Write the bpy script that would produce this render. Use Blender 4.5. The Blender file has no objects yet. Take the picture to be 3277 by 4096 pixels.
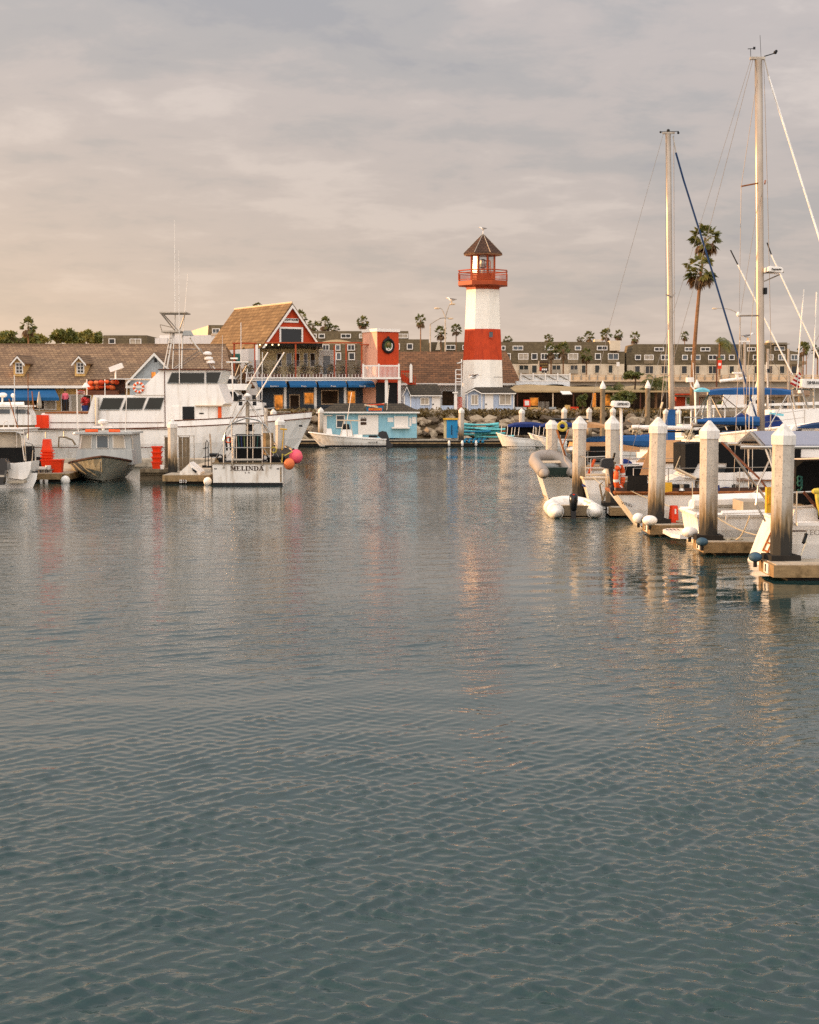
import bpy, bmesh, math, random
import numpy as np
from mathutils import Vector, Matrix
# ------------------------------------------------------------------ camera, sky, sun, exposure
sc = bpy.context.scene
COL = sc.collection
F, CX, CY, H = 6200.0, 1638.5, 2048.0, 3.45          # focal length in photo pixels, centre, eye height above water
PITCH = math.atan(448 / F)
SN, CS = math.sin(PITCH), math.cos(PITCH)
cd = bpy.data.cameras.new('camera'); cam = bpy.data.objects.new('camera', cd); COL.objects.link(cam)
cd.sensor_fit = 'HORIZONTAL'; cd.sensor_width = 36; cd.lens = F / 3277 * 36
cd.clip_start = 0.1; cd.clip_end = 6000
cam.location = (0, 0, H); cam.rotation_euler = (math.pi / 2 - PITCH, 0, 0)
sc.camera = cam
SUN_AZ, SUN_EL = math.radians(80), math.radians(8.5)  # azimuth measured to the left of the view direction
SUNV = Vector((-math.sin(SUN_AZ) * math.cos(SUN_EL), math.cos(SUN_AZ) * math.cos(SUN_EL), math.sin(SUN_EL)))
w = bpy.data.worlds.new('World'); sc.world = w; w.use_nodes = True
def world():
    nt = w.node_tree; N = nt.nodes; L = nt.links
    for n in list(N): N.remove(n)
    out = N.new('ShaderNodeOutputWorld'); bg = N.new('ShaderNodeBackground'); L.new(bg.outputs[0], out.inputs[0])
    bg.inputs['Strength'].default_value = 0.1
    sky = N.new('ShaderNodeTexSky'); sky.sky_type = 'NISHITA'; sky.sun_disc = False
    sky.sun_elevation = SUN_EL; sky.sun_rotation = -SUN_AZ
    tc = N.new('ShaderNodeTexCoord'); sep = N.new('ShaderNodeSeparateXYZ'); L.new(tc.outputs['Generated'], sep.inputs[0])
    def mth(op, a, b=None, c=None, clamp=False):
        n = N.new('ShaderNodeMath'); n.operation = op; n.use_clamp = clamp
        for i, v in enumerate((a, b, c)):
            if v is None: continue
            if isinstance(v, (int, float)): n.inputs[i].default_value = v
            else: L.new(v, n.inputs[i])
        return n.outputs[0]
    def mix(fac, a, b, bt='MIX'):
        n = N.new('ShaderNodeMix'); n.data_type = 'RGBA'; n.blend_type = bt
        for s, v in ((n.inputs[0], fac), (n.inputs[6], a), (n.inputs[7], b)):
            if isinstance(v, (int, float)): s.default_value = v
            elif isinstance(v, tuple): s.default_value = (*v, 1)
            else: L.new(v, s)
        return n.outputs[2]
    x, y, z = sep.outputs
    zz = mth('MAXIMUM', z, 0.0)
    den = mth('ADD', zz, 0.15)
    # cloud layer: the view ray meets a flat deck far overhead
    u = mth('DIVIDE', x, den); v = mth('DIVIDE', y, den)
    cmb = N.new('ShaderNodeCombineXYZ'); L.new(u, cmb.inputs[0]); L.new(v, cmb.inputs[1]); cmb.inputs[2].default_value = 3.7
    def noise(vec, scale, detail, rough, dist=0.0, sx=1, sy=1):
        mp = N.new('ShaderNodeMapping'); mp.inputs['Scale'].default_value = (sx, sy, 1); L.new(vec, mp.inputs[0])
        n = N.new('ShaderNodeTexNoise'); n.inputs['Scale'].default_value = scale; n.inputs['Detail'].default_value = detail
        n.inputs['Roughness'].default_value = rough; n.inputs['Distortion'].default_value = dist
        L.new(mp.outputs[0], n.inputs['Vector']); return n.outputs['Fac']
    def ramp(fac, stops):
        r = N.new('ShaderNodeValToRGB'); r.color_ramp.interpolation = 'EASE'; e = r.color_ramp.elements
        while len(e) < len(stops): e.new(0.5)
        for el, (p, c) in zip(e, stops): el.position = p; el.color = (*c, 1)
        L.new(fac, r.inputs[0]); return r.outputs[0]
    n1 = noise(cmb.outputs[0], 1.25, 6, 0.5, 0.35, 1.0, 1.0)
    n2 = noise(cmb.outputs[0], 4.6, 5, 0.6, 0.2, 1.0, 1.0)
    n3 = noise(cmb.outputs[0], 0.45, 3, 0.5)
    nn = mth('ADD', mth('ADD', mth('MULTIPLY', n1, 0.5), mth('MULTIPLY', n2, 0.34)), mth('MULTIPLY', n3, 0.16))
    cl = ramp(nn, [(0.385, (2.55, 2.58, 2.78)), (0.45, (3.0, 2.92, 2.98)), (0.53, (3.65, 3.32, 3.25)), (0.62, (4.45, 3.98, 3.78))])
    # sun glow through the low cloud towards the sun, warm, fading with height
    sx_, sy_ = -math.sin(SUN_AZ), math.cos(SUN_AZ)
    dt = mth('ADD', mth('MULTIPLY', x, sx_), mth('MULTIPLY', y, sy_))
    gl = mth('MULTIPLY', mth('POWER', mth('MAXIMUM', mth('ADD', mth('MULTIPLY', dt, 0.5), 0.5), 0.0), 3.6),
             mth('POWER', 2.718, mth('MULTIPLY', zz, -9.0)))
    cl = mix(mth('MULTIPLY', gl, 2.1, clamp=True), cl, (9.0, 5.9, 3.2))
    # low band: everything warms slightly towards the horizon
    lo = mth('POWER', 2.718, mth('MULTIPLY', zz, -14.0))
    cl = mix(mth('MULTIPLY', lo, 0.4), cl, (5.6, 4.2, 3.35))
    cl = mix(mth('MULTIPLY', mth('SUBTRACT', zz, 0.1), 2.6, clamp=True), cl, mix(1.0, cl, (0.97, 1.0, 1.03), 'MULTIPLY'))
    # overcast luminance law (brighter overhead) and sky brightness added behind the viewer to front-light whites
    up = mth('ADD', 1.0, mth('MULTIPLY', mth('SUBTRACT', zz, 0.17), 0.65))
    up = mth('MAXIMUM', up, 0.95)
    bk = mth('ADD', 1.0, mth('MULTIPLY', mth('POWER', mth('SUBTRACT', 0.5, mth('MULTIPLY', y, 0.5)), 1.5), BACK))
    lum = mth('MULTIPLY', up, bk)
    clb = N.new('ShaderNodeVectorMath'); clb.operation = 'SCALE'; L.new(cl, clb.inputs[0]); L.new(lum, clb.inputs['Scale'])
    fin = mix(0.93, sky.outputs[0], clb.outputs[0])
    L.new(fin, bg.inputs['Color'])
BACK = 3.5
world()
sd = bpy.data.lights.new('sun', 'SUN'); so = bpy.data.objects.new('sun', sd); COL.objects.link(so)
sd.energy = 5.0; sd.angle = math.radians(0.6); sd.color = (1.0, 0.58, 0.27)
so.rotation_euler = SUNV.to_track_quat('Z', 'Y').to_euler()
vs = sc.view_settings; vs.view_transform = 'Standard'; vs.look = 'None'; vs.gamma = 1; vs.exposure = 0.58
vs.use_curve_mapping = False
sc.render.engine = 'CYCLES'; sc.cycles.use_denoising = False; sc.cycles.max_bounces = 6
sc.cycles.caustics_reflective = False; sc.cycles.caustics_refractive = False

# ------------------------------------------------------------------ helpers
random.seed(7)
RG = random.Random(11)
def zp(py, Y):
    v = (CY - py) / F
    return H + Y * (-SN + v * CS) / (CS + v * SN)
def xp(px, Y, py=1650):
    v = (CY - py) / F
    return Y * ((px - CX) / F) / (CS + v * SN)
def pt(px, py, Y): return Vector((xp(px, Y, py), Y, zp(py, Y)))
def lin(h):
    h = h.lstrip('#'); o = []
    for i in (0, 2, 4):
        c = int(h[i:i + 2], 16) / 255
        o.append(c / 12.92 if c <= 0.04045 else ((c + 0.055) / 1.055) ** 2.4)
    return tuple(o)
ORG = {}
class MB:
    def __init__(s, o=(0, 0, 0)):
        s.v = []; s.f = []; s.o = Vector(o); s.sm = []
    def add(s, vs, fs):
        b = len(s.v); s.v += [Vector(p) for p in vs]; s.f += [tuple(i + b for i in f) for f in fs]
    def box(s, x0, x1, y0, y1, z0, z1):
        s.add([(x0, y0, z0), (x1, y0, z0), (x1, y1, z0), (x0, y1, z0), (x0, y0, z1), (x1, y0, z1), (x1, y1, z1), (x0, y1, z1)],
              [(0, 3, 2, 1), (4, 5, 6, 7), (0, 1, 5, 4), (1, 2, 6, 5), (2, 3, 7, 6), (3, 0, 4, 7)])
    def obox(s, c, size, rz=0, rx=0, ry=0):
        R = Matrix.Rotation(rz, 3, 'Z') @ Matrix.Rotation(ry, 3, 'Y') @ Matrix.Rotation(rx, 3, 'X'); c = Vector(c)
        a, b, d = size[0] / 2, size[1] / 2, size[2] / 2
        P = [c + R @ Vector(p) for p in [(-a, -b, -d), (a, -b, -d), (a, b, -d), (-a, b, -d), (-a, -b, d), (a, -b, d), (a, b, d), (-a, b, d)]]
        s.add(P, [(0, 3, 2, 1), (4, 5, 6, 7), (0, 1, 5, 4), (1, 2, 6, 5), (2, 3, 7, 6), (3, 0, 4, 7)])
    def bx(s, a, b, c, d, Y0, Y1):                       # photo rectangle at depth Y0, pushed back to Y1
        m = (b + d) / 2; s.box(xp(a, Y0, m), xp(c, Y0, m), Y0, Y1, zp(d, Y0), zp(b, Y0))
    def prx(s, pts, Y0, Y1):                             # photo outline at depth Y0, pushed back to Y1
        s.prism([(xp(a, Y0, b), zp(b, Y0)) for a, b in pts], Y0, Y1)
    def prism(s, pts, y0, y1):
        n = len(pts)
        A = sum(pts[i][0] * pts[(i + 1) % n][1] - pts[(i + 1) % n][0] * pts[i][1] for i in range(n))
        if A < 0: pts = pts[::-1]
        s.add([(p[0], y0, p[1]) for p in pts] + [(p[0], y1, p[1]) for p in pts],
              [tuple(range(n)), tuple(range(2 * n - 1, n - 1, -1))] + [(i, i + n, (i + 1) % n + n, (i + 1) % n) for i in range(n)])
    def zprism(s, pts, z0, z1):
        n = len(pts)
        A = sum(pts[i][0] * pts[(i + 1) % n][1] - pts[(i + 1) % n][0] * pts[i][1] for i in range(n))
        if A < 0: pts = pts[::-1]
        s.add([(p[0], p[1], z0) for p in pts] + [(p[0], p[1], z1) for p in pts],
              [tuple(range(n - 1, -1, -1)), tuple(range(n, 2 * n))] + [(i, (i + 1) % n, (i + 1) % n + n, i + n) for i in range(n)])
    def slab(s, pts, t):                                 # thick polygon: pts in 3d, pushed by vector t
        n = len(pts); t = Vector(t); P = [Vector(p) for p in pts]
        s.add(P + [p + t for p in P], [tuple(range(n)), tuple(range(2 * n - 1, n - 1, -1))] + [(i, i + n, (i + 1) % n + n, (i + 1) % n) for i in range(n)])
    def tube(s, P, r, n=6, r2=None):
        P = [Vector(p) for p in P]; k = len(P); b = len(s.v); up = Vector((0.13, 0.21, 0.97))
        for i, p in enumerate(P):
            d = (P[min(i + 1, k - 1)] - P[max(i - 1, 0)]).normalized()
            a = d.cross(up)
            if a.length < 0.1: a = d.cross(Vector((1, 0, 0)))
            a.normalize(); c = d.cross(a); q = r if r2 is None else r + (r2 - r) * i / (k - 1)
            for j in range(n):
                t = 2 * math.pi * j / n; s.v.append(p + a * (q * math.cos(t)) + c * (q * math.sin(t)))
        for i in range(k - 1):
            for j in range(n):
                j2 = (j + 1) % n; s.f.append((b + i * n + j, b + (i + 1) * n + j, b + (i + 1) * n + j2, b + i * n + j2))
        s.f.append(tuple(b + j for j in range(n))); s.f.append(tuple(b + (k - 1) * n + j for j in range(n - 1, -1, -1)))
    def bar(s, p, q, r, n=6, r2=None): s.tube([p, q], r, n, r2)
    def wire(s, P, r, n=5): s.tube([pt(*p) for p in P], r, n)      # points given as photo x, y and depth
    def lathe(s, prof, c=(0, 0, 0), n=16, a0=0.0, cap=True):
        b = len(s.v); c = Vector(c); k = len(prof)
        for r, z in prof:
            for j in range(n):
                t = a0 + 2 * math.pi * j / n; s.v.append(c + Vector((r * math.cos(t), r * math.sin(t), z)))
        for i in range(k - 1):
            for j in range(n):
                j2 = (j + 1) % n; s.f.append((b + i * n + j, b + i * n + j2, b + (i + 1) * n + j2, b + (i + 1) * n + j))
        if cap:
            s.f.append(tuple(b + j for j in range(n - 1, -1, -1))); s.f.append(tuple(b + (k - 1) * n + j for j in range(n)))
    def ball(s, c, r, n=12, sz=(1, 1, 1), k=8):
        pr = [(max(1e-4, math.sin(math.pi * i / k)) * r, -math.cos(math.pi * i / k) * r) for i in range(k + 1)]
        b = len(s.v); s.lathe(pr, (0, 0, 0), n)
        for i in range(b, len(s.v)): s.v[i] = Vector(c) + Vector((s.v[i].x * sz[0], s.v[i].y * sz[1], s.v[i].z * sz[2]))
    def loft(s, rings, cap0=True, cap1=True, closed=False):
        b = len(s.v); n = len(rings[0])
        for r in rings: s.v += [Vector(p) for p in r]
        for i in range(len(rings) - 1):
            for j in range(n if closed else n - 1):
                j2 = (j + 1) % n; s.f.append((b + i * n + j, b + i * n + j2, b + (i + 1) * n + j2, b + (i + 1) * n + j))
        if cap0: s.f.append(tuple(b + j for j in range(n - 1, -1, -1)))
        if cap1: e = b + (len(rings) - 1) * n; s.f.append(tuple(e + j for j in range(n)))
    def poly(s, P): s.add(P, [tuple(range(len(P)))])
    def leaves(s, c, rad, n, size, rg=RG, shell=0.55, flat=0.0):
        for _ in range(n):
            while True:
                d = Vector((rg.uniform(-1, 1), rg.uniform(-1, 1), rg.uniform(-1, 1)))
                if 0.05 < d.length < 1: break
            d = d.normalized() * (shell + (1 - shell) * rg.random()) * (0.85 + 0.3 * rg.random())
            p = Vector((c[0] + d.x * rad[0], c[1] + d.y * rad[1], c[2] + d.z * rad[2]))
            a = Vector((rg.uniform(-1, 1), rg.uniform(-1, 1), rg.uniform(-1, 1))).normalized()
            b = a.cross(Vector((rg.uniform(-1, 1), rg.uniform(-1, 1), rg.uniform(-1, 1)))).normalized()
            q = size * rg.uniform(0.6, 1.3)
            s.poly([p - a * q, p - b * q * 0.45, p + a * q, p + b * q * 0.45])
    def mesh(s, name, sm=False):
        me = bpy.data.meshes.new(name); me.from_pydata([tuple(p - s.o) for p in s.v], [], s.f); me.update()
        if sm: me.polygons.foreach_set('use_smooth', [True] * len(me.polygons))
        return me
    def build(s, name, mat, parent=None, sm=False, fix=True):
        me = s.mesh(name, sm)
        if fix:
            bm = bmesh.new(); bm.from_mesh(me); bmesh.ops.recalc_face_normals(bm, faces=bm.faces); bm.to_mesh(me); bm.free()
        me.materials.append(mat if not isinstance(mat, str) else M[mat])
        o = bpy.data.objects.new(name, me); COL.objects.link(o)
        if parent is not None: o.parent = parent; ORG[o.name] = ORG[parent.name]
        else: o.location = s.o; ORG[o.name] = s.o
        return o
def thing(name, label, cat, loc=(0, 0, 0), rz=0, group=None, local=False):
    o = bpy.data.objects.new(name, None); COL.objects.link(o); o.empty_display_size = 0.2
    o.location = loc; o.rotation_euler = (0, 0, rz); ORG[o.name] = Vector((0, 0, 0)) if local else Vector(loc)
    return tag(o, label, cat, group)
def tag(o, label, cat, group=None):
    o['label'] = label; o['category'] = cat
    if group: o['group'] = group
    return o
def struct(o): o['kind'] = 'structure'; return o
def stuff(o): o['kind'] = 'stuff'; return o
def P(t, name, mat, *ops, sm=False):                      # one part (or sub-part) of t made of several shapes
    m = MB(ORG[t.name])
    for op in ops: getattr(m, op[0])(*op[1:])
    return m.build(name, mat, t, sm)
def S(name, mat, label, cat, org, *ops, group=None, sm=False):   # a thing that is one mesh
    m = MB(org)
    for op in ops: getattr(m, op[0])(*op[1:])
    return tag(m.build(name, mat, None, sm), label, cat, group)
def dup(o, parent=None, **kw):
    c = o.copy(); COL.objects.link(c); c.parent = parent
    for ch in o.children: dup(ch, c)
    return c
def place(root, loc, rz=0, label=None, sc_=None):
    r = dup(root); r.location = loc; r.rotation_euler = (0, 0, rz)
    if label: r['label'] = label
    if sc_: r.scale = sc_ if not isinstance(sc_, (int, float)) else (sc_,) * 3
    return r
def text(t, name, s, mat, org, size, xd=(1, 0, 0), up=(0, 0, 1), bold=0.0, thick=0.012, width=None):
    cu = bpy.data.curves.new(name, 'FONT'); cu.body = s; cu.size = size; cu.align_x = 'CENTER'; cu.align_y = 'CENTER'
    cu.extrude = thick; cu.offset = bold; cu.resolution_u = 3
    ob = bpy.data.objects.new('tmp', cu); COL.objects.link(ob)
    dg = bpy.context.evaluated_depsgraph_get(); me = bpy.data.meshes.new_from_object(ob.evaluated_get(dg))
    bpy.data.objects.remove(ob); bpy.data.curves.remove(cu)
    xd = Vector(xd).normalized(); up = Vector(up).normalized(); nz = xd.cross(up)
    ws = max(v.co.x for v in me.vertices) - min(v.co.x for v in me.vertices); k = (width / ws) if width else 1
    R = Matrix((xd * k, up, nz)).transposed()
    for v in me.vertices: v.co = R @ v.co + Vector(org) - ORG[t.name]
    me.name = name; me.materials.clear(); me.materials.append(M[mat])
    o = bpy.data.objects.new(name, me); COL.objects.link(o); o.parent = t; ORG[o.name] = ORG[t.name]
    return o

# ------------------------------------------------------------------ materials
M = {}
def nodes(name):
    m = bpy.data.materials.new(name); m.use_nodes = True; M[name] = m
    nt = m.node_tree; return m, nt, nt.nodes, nt.links, nt.nodes['Principled BSDF']
def tex(N, L, kind, scale, st=(1, 1, 1), coord='Object', detail=5, rough=0.6):
    tc = N.new('ShaderNodeTexCoord'); mp = N.new('ShaderNodeMapping'); mp.inputs['Scale'].default_value = st
    L.new(tc.outputs[coord], mp.inputs[0])
    n = N.new(kind); n.inputs['Scale'].default_value = scale
    if 'Detail' in n.inputs: n.inputs['Detail'].default_value = detail
    if kind == 'ShaderNodeTexNoise': n.inputs['Roughness'].default_value = rough
    L.new(mp.outputs[0], n.inputs['Vector']); return n
def mixc(N, L, fac, a, b, bt='MIX'):
    n = N.new('ShaderNodeMix'); n.data_type = 'RGBA'; n.blend_type = bt
    for s_, v in ((n.inputs[0], fac), (n.inputs[6], a), (n.inputs[7], b)):
        if isinstance(v, (int, float)): s_.default_value = v
        elif isinstance(v, tuple): s_.default_value = (*v, 1)
        else: L.new(v, s_)
    return n.outputs[2]
def rmp(N, L, fac, a, b):
    n = N.new('ShaderNodeMapRange'); n.inputs[1].default_value = a; n.inputs[2].default_value = b; L.new(fac, n.inputs[0]); return n.outputs[0]
def mat(name, col, rough=0.6, var=0.15, scale=2.5, metal=0.0, bump=0.0, bscale=None, stain=None, st_amt=0.5, st_str=(3, 3, 0.5), spec=0.22, emit=0, thr=(0.5, 0.68)):
    if isinstance(col, str): col = lin(col)
    m, nt, N, L, b = nodes(name)
    n1 = tex(N, L, 'ShaderNodeTexNoise', scale)
    lo = tuple(c * (1 - var) for c in col); hi = tuple(min(1, c * (1 + var)) for c in col)
    c = mixc(N, L, rmp(N, L, n1.outputs['Fac'], 0.3, 0.7), lo, hi)
    if stain:
        s2 = tex(N, L, 'ShaderNodeTexNoise', 1.7, st_str, detail=7)
        f = N.new('ShaderNodeMath'); f.operation = 'MULTIPLY'; L.new(rmp(N, L, s2.outputs['Fac'], *thr), f.inputs[0]); f.inputs[1].default_value = st_amt
        c = mixc(N, L, f.outputs[0], c, lin(stain) if isinstance(stain, str) else stain)
    L.new(c, b.inputs['Base Color'])
    b.inputs['Roughness'].default_value = rough; b.inputs['Metallic'].default_value = metal
    b.inputs['Specular IOR Level'].default_value = spec
    if bump:
        n3 = tex(N, L, 'ShaderNodeTexNoise', bscale or scale * 4)
        bp = N.new('ShaderNodeBump'); bp.inputs['Strength'].default_value = bump; bp.inputs['Distance'].default_value = 0.05
        L.new(n3.outputs['Fac'], bp.inputs['Height']); L.new(bp.outputs[0], b.inputs['Normal'])
    if emit:
        L.new(c, b.inputs['Emission Color']); b.inputs['Emission Strength'].default_value = emit
    return m
def brickmat(name, c1, c2, mortar, w, h, axes='xz', rough=0.8, var=0.25, ms=0.02, bump=0.3):
    m, nt, N, L, b = nodes(name)
    tc = N.new('ShaderNodeTexCoord'); sp = N.new('ShaderNodeSeparateXYZ'); cb = N.new('ShaderNodeCombineXYZ'); L.new(tc.outputs['Object'], sp.inputs[0])
    L.new(sp.outputs['xyz'.index(axes[0])], cb.inputs[0]); L.new(sp.outputs['xyz'.index(axes[1])], cb.inputs[1])
    br = N.new('ShaderNodeTexBrick'); L.new(cb.outputs[0], br.inputs['Vector'])
    for k, v in (('Color1', lin(c1)), ('Color2', lin(c2)), ('Mortar', lin(mortar))): br.inputs[k].default_value = (*v, 1)
    br.inputs['Scale'].default_value = 1; br.inputs['Brick Width'].default_value = w; br.inputs['Row Height'].default_value = h; br.inputs['Mortar Size'].default_value = ms
    n1 = tex(N, L, 'ShaderNodeTexNoise', 0.9, detail=8); g = rmp(N, L, n1.outputs['Fac'], 0.25, 0.75)
    c = mixc(N, L, g, (1 - var,) * 3, (1 + var,) * 3); c = mixc(N, L, 1.0, br.outputs['Color'], c, 'MULTIPLY')
    L.new(c, b.inputs['Base Color']); b.inputs['Roughness'].default_value = rough; b.inputs['Specular IOR Level'].default_value = 0.15
    bp = N.new('ShaderNodeBump'); bp.inputs['Strength'].default_value = bump; bp.inputs['Distance'].default_value = 0.03
    L.new(br.outputs['Fac'], bp.inputs['Height']); bp.invert = True; L.new(bp.outputs[0], b.inputs['Normal'])
    return m
def boardmat(name, col, pitch=0.18, axis=2, rough=0.65, var=0.12, stain='#6b5a48', st=0.25):
    m = mat(name, col, rough, var, 2.0, stain=stain, st_amt=st); nt = m.node_tree; N, L = nt.nodes, nt.links; b = N['Principled BSDF']
    tc = N.new('ShaderNodeTexCoord'); sp = N.new('ShaderNodeSeparateXYZ'); L.new(tc.outputs['Object'], sp.inputs[0])
    d = N.new('ShaderNodeMath'); d.operation = 'DIVIDE'; L.new(sp.outputs[axis], d.inputs[0]); d.inputs[1].default_value = pitch
    f = N.new('ShaderNodeMath'); f.operation = 'FRACT'; L.new(d.outputs[0], f.inputs[0])
    bp = N.new('ShaderNodeBump'); bp.inputs['Strength'].default_value = 0.6; bp.inputs['Distance'].default_value = 0.03
    L.new(f.outputs[0], bp.inputs['Height']); L.new(bp.outputs[0], b.inputs['Normal']); return m
mat('white', '#e4ddd2', 0.5, 0.06, 1.5, stain='#a99678', st_amt=0.35)
mat('gel', '#ebe4d8', 0.28, 0.05, 1.0, stain='#a8906c', st_amt=0.3, st_str=(2.2, 2.2, 0.3), spec=0.4)
mat('gel_old', '#ded6c8', 0.4, 0.07, 1.2, stain='#8f7450', st_amt=0.55, st_str=(2.5, 2.5, 0.5))


mat('gallery_red', '#9c421c', 0.55, 0.15, 2)
mat('red_wall', '#b23c16', 0.65, 0.12, 1.5, stain='#6d1f10', st_amt=0.3)
mat('red_plastic', '#da3a14', 0.4, 0.1, 3, stain='#8f1d10', st_amt=0.3)
mat('orange', '#dd5a26', 0.5, 0.15, 4)
mat('pink_buoy', '#e4596a', 0.45, 0.08, 5, stain='#b9783f', st_amt=0.4, st_str=(2, 2, 2))
mat('orange_buoy', '#d9713f', 0.45, 0.1, 5, stain='#9b4a2a', st_amt=0.4, st_str=(2, 2, 2))
mat('dark', '#0f0f0e', 0.5, 0.3, 3, spec=0.25)
mat('rubber', '#141414', 0.7, 0.3, 3)
mat('black_gloss', '#0c0d0e', 0.25, 0.2, 3, spec=0.4)
mat('brown_trim', '#5a3420', 0.6, 0.25, 4)
mat('teak', '#8a5227', 0.55, 0.25, 6, st_amt=0.4, stain='#3f2413')
mat('teak_dark', '#40281a', 0.6, 0.3, 5)
mat('wood_old', '#7a6a52', 0.85, 0.3, 3, bump=0.3, stain='#3c3124', st_amt=0.6)
mat('fascia', '#8c7350', 0.85, 0.3, 3, bump=0.3, stain='#4a3a22', st_amt=0.7, st_str=(2, 2, 2))
mat('dock_top', '#a89a84', 0.9, 0.2, 2, bump=0.25, stain='#5d5140', st_amt=0.5, st_str=(1.5, 1.5, 1.5))
mat('dock_dark', '#2a2620', 0.9, 0.4, 2)
mat('alum', '#a7a391', 0.5, 0.15, 3, metal=0.2, stain='#6a6350', st_amt=0.5)
mat('alum_paint', '#a3a39c', 0.5, 0.08, 2, stain='#7c8080', st_amt=0.4)
mat('steel', '#b9b2a6', 0.28, 0.1, 4, metal=0.9)
mat('steel_dull', '#a49a8a', 0.45, 0.2, 4, metal=0.6, stain='#6a4a2c', st_amt=0.5)
mat('mast', '#a39482', 0.34, 0.1, 2, metal=0.55, stain='#857766', st_amt=0.3)
mat('rope', '#b8ab90', 0.9, 0.2, 20)
mat('rig', '#8a8176', 0.5, 0.1, 5, metal=0.5)
mat('navy', '#1b2c5e', 0.85, 0.2, 4, bump=0.2)
mat('blue_canvas', '#24507f', 0.85, 0.15, 3, bump=0.25)
mat('awning_blue', '#1a5078', 0.85, 0.15, 3, bump=0.1)
mat('blue_dark', '#1e3656', 0.8, 0.2, 3, bump=0.2)
mat('aqua_canvas', '#6fb3bd', 0.8, 0.15, 4)
mat('tan_canvas', '#b98a5c', 0.85, 0.15, 3, bump=0.25, stain='#7a5534', st_amt=0.3)
mat('shade_sail', '#a68c64', 0.85, 0.12, 1, bump=0.1)
mat('black_canvas', '#0d0d0c', 0.85, 0.3, 4, bump=0.2, spec=0.2)
mat('green_cloth', '#2e5a50', 0.8, 0.2, 3)
mat('shop_blue', '#86b2bc', 0.65, 0.12, 1.5, stain='#5a93a6', st_amt=0.5)
boardmat('shed_blue', '#aab6c6', 0.2)
boardmat('white_siding', '#d9d8d2', 0.18)
boardmat('cream_siding', '#cfa766', 0.2)
boardmat('grey_siding', '#a2a6a4', 0.2)
boardmat('blue_panel', '#1f7fae', 0.25, axis=0)
boardmat('cream_rib', '#dba184', 0.22, axis=1, var=0.06)
boardmat('blue_grey_wall', '#4c5761', 0.25)
boardmat('tower_white', '#e9e0cf', 0.34, 2, 0.7, 0.05, '#b3a080', 0.16)
boardmat('tower_red', '#b83f1a', 0.34, 2, 0.62, 0.14, '#7c2413', 0.5)
mat('cream_wall', '#cdb888', 0.75, 0.12, 1.0, stain='#8f7a50', st_amt=0.3)
mat('stucco', '#c8b79c', 0.85, 0.1, 0.5, stain='#8c7d66', st_amt=0.3)
mat('white_block', '#d6cec3', 0.8, 0.06, 0.4, stain='#a5998a', st_amt=0.3)
brickmat('shingle', '#927658', '#765e48', '#574434', 0.34, 0.17)
brickmat('shingle_brown', '#7d5638', '#61452e', '#452f20', 0.5, 0.2, var=0.35)
brickmat('shingle_gold', '#7d6546', '#665036', '#4a3923', 0.5, 0.3, axes='yz')
brickmat('shingle_dark', '#4c4334', '#3c352a', '#2a2620', 0.3, 0.16)
brickmat('condo_shingle', '#6b5e46', '#5d513c', '#4a4030', 0.6, 0.4, var=0.2)
mat('trim_white', '#ddd5c8', 0.6, 0.05, 2)
mat('trim_warm', '#c9b08f', 0.6, 0.08, 2)
mat('glass', '#12181a', 0.12, 0.3, 1.2, spec=0.3)
mat('glass_grey', '#3c464a', 0.12, 0.35, 0.8, spec=0.4)
mat('glass_green', '#161d18', 0.12, 0.3, 0.8, spec=0.25)
mat('lamp_pane', '#d8c8b0', 0.10, 0.03, 1, metal=1.0)
mat('curtain', '#a0927c', 0.6, 0.3, 1.2, spec=0.7)
mat('warm_lit', '#c9772c', 0.5, 0.8, 2.2, emit=0.55)
mat('string_bulb', '#ffd9a0', 0.5, 0.05, 2, emit=3.0)
mat('interior', '#3a2a1a', 0.8, 0.6, 1.5)
mat('concrete', '#8f8574', 0.85, 0.15, 1.5, bump=0.2)
mat('parapet', '#c9ab86', 0.8, 0.1, 1.0, stain='#8a7358', st_amt=0.3)
mat('asphalt', '#3a3937', 0.9, 0.2, 2)
mat('paving', '#8b7c68', 0.9, 0.2, 1.5)
mat('soil', '#54452f', 0.95, 0.3, 1.0)
mat('rock', '#8d7a62', 0.9, 0.35, 1.6, bump=0.6, bscale=5, stain='#3b3023', st_amt=0.5, st_str=(1, 1, 1))
mat('rock_pale', '#a8957a', 0.9, 0.3, 1.6, bump=0.6, bscale=5, stain='#54452f', st_amt=0.5, st_str=(1, 1, 1))
mat('rock_dark', '#5f5140', 0.9, 0.35, 1.6, bump=0.6, bscale=5)
def leafmat(name, a, b_, tr=0.25):
    m, nt, N, L, b = nodes(name); a, b_ = lin(a), lin(b_)
    n = tex(N, L, 'ShaderNodeTexNoise', 1.3); c = mixc(N, L, rmp(N, L, n.outputs['Fac'], 0.35, 0.65), a, b_)
    L.new(c, b.inputs['Base Color']); b.inputs['Roughness'].default_value = 0.55
    t = N.new('ShaderNodeBsdfTranslucent'); L.new(c, t.inputs[0]); mx = N.new('ShaderNodeMixShader'); mx.inputs[0].default_value = tr
    L.new(b.outputs[0], mx.inputs[1]); L.new(t.outputs[0], mx.inputs[2]); L.new(mx.outputs[0], N['Material Output'].inputs[0])
leafmat('palm_leaf', '#48532a', '#7a7434', .3)
leafmat('palm_dead', '#7a5c34', '#5b4224')
leafmat('tree_leaf', '#4f5a28', '#827a36', .35)
leafmat('tree_leaf2', '#66692c', '#a08c40', .35)
leafmat('hedge_leaf', '#5a4a26', '#7d6535')
leafmat('bamboo_leaf', '#5a5226', '#96702c')
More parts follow.
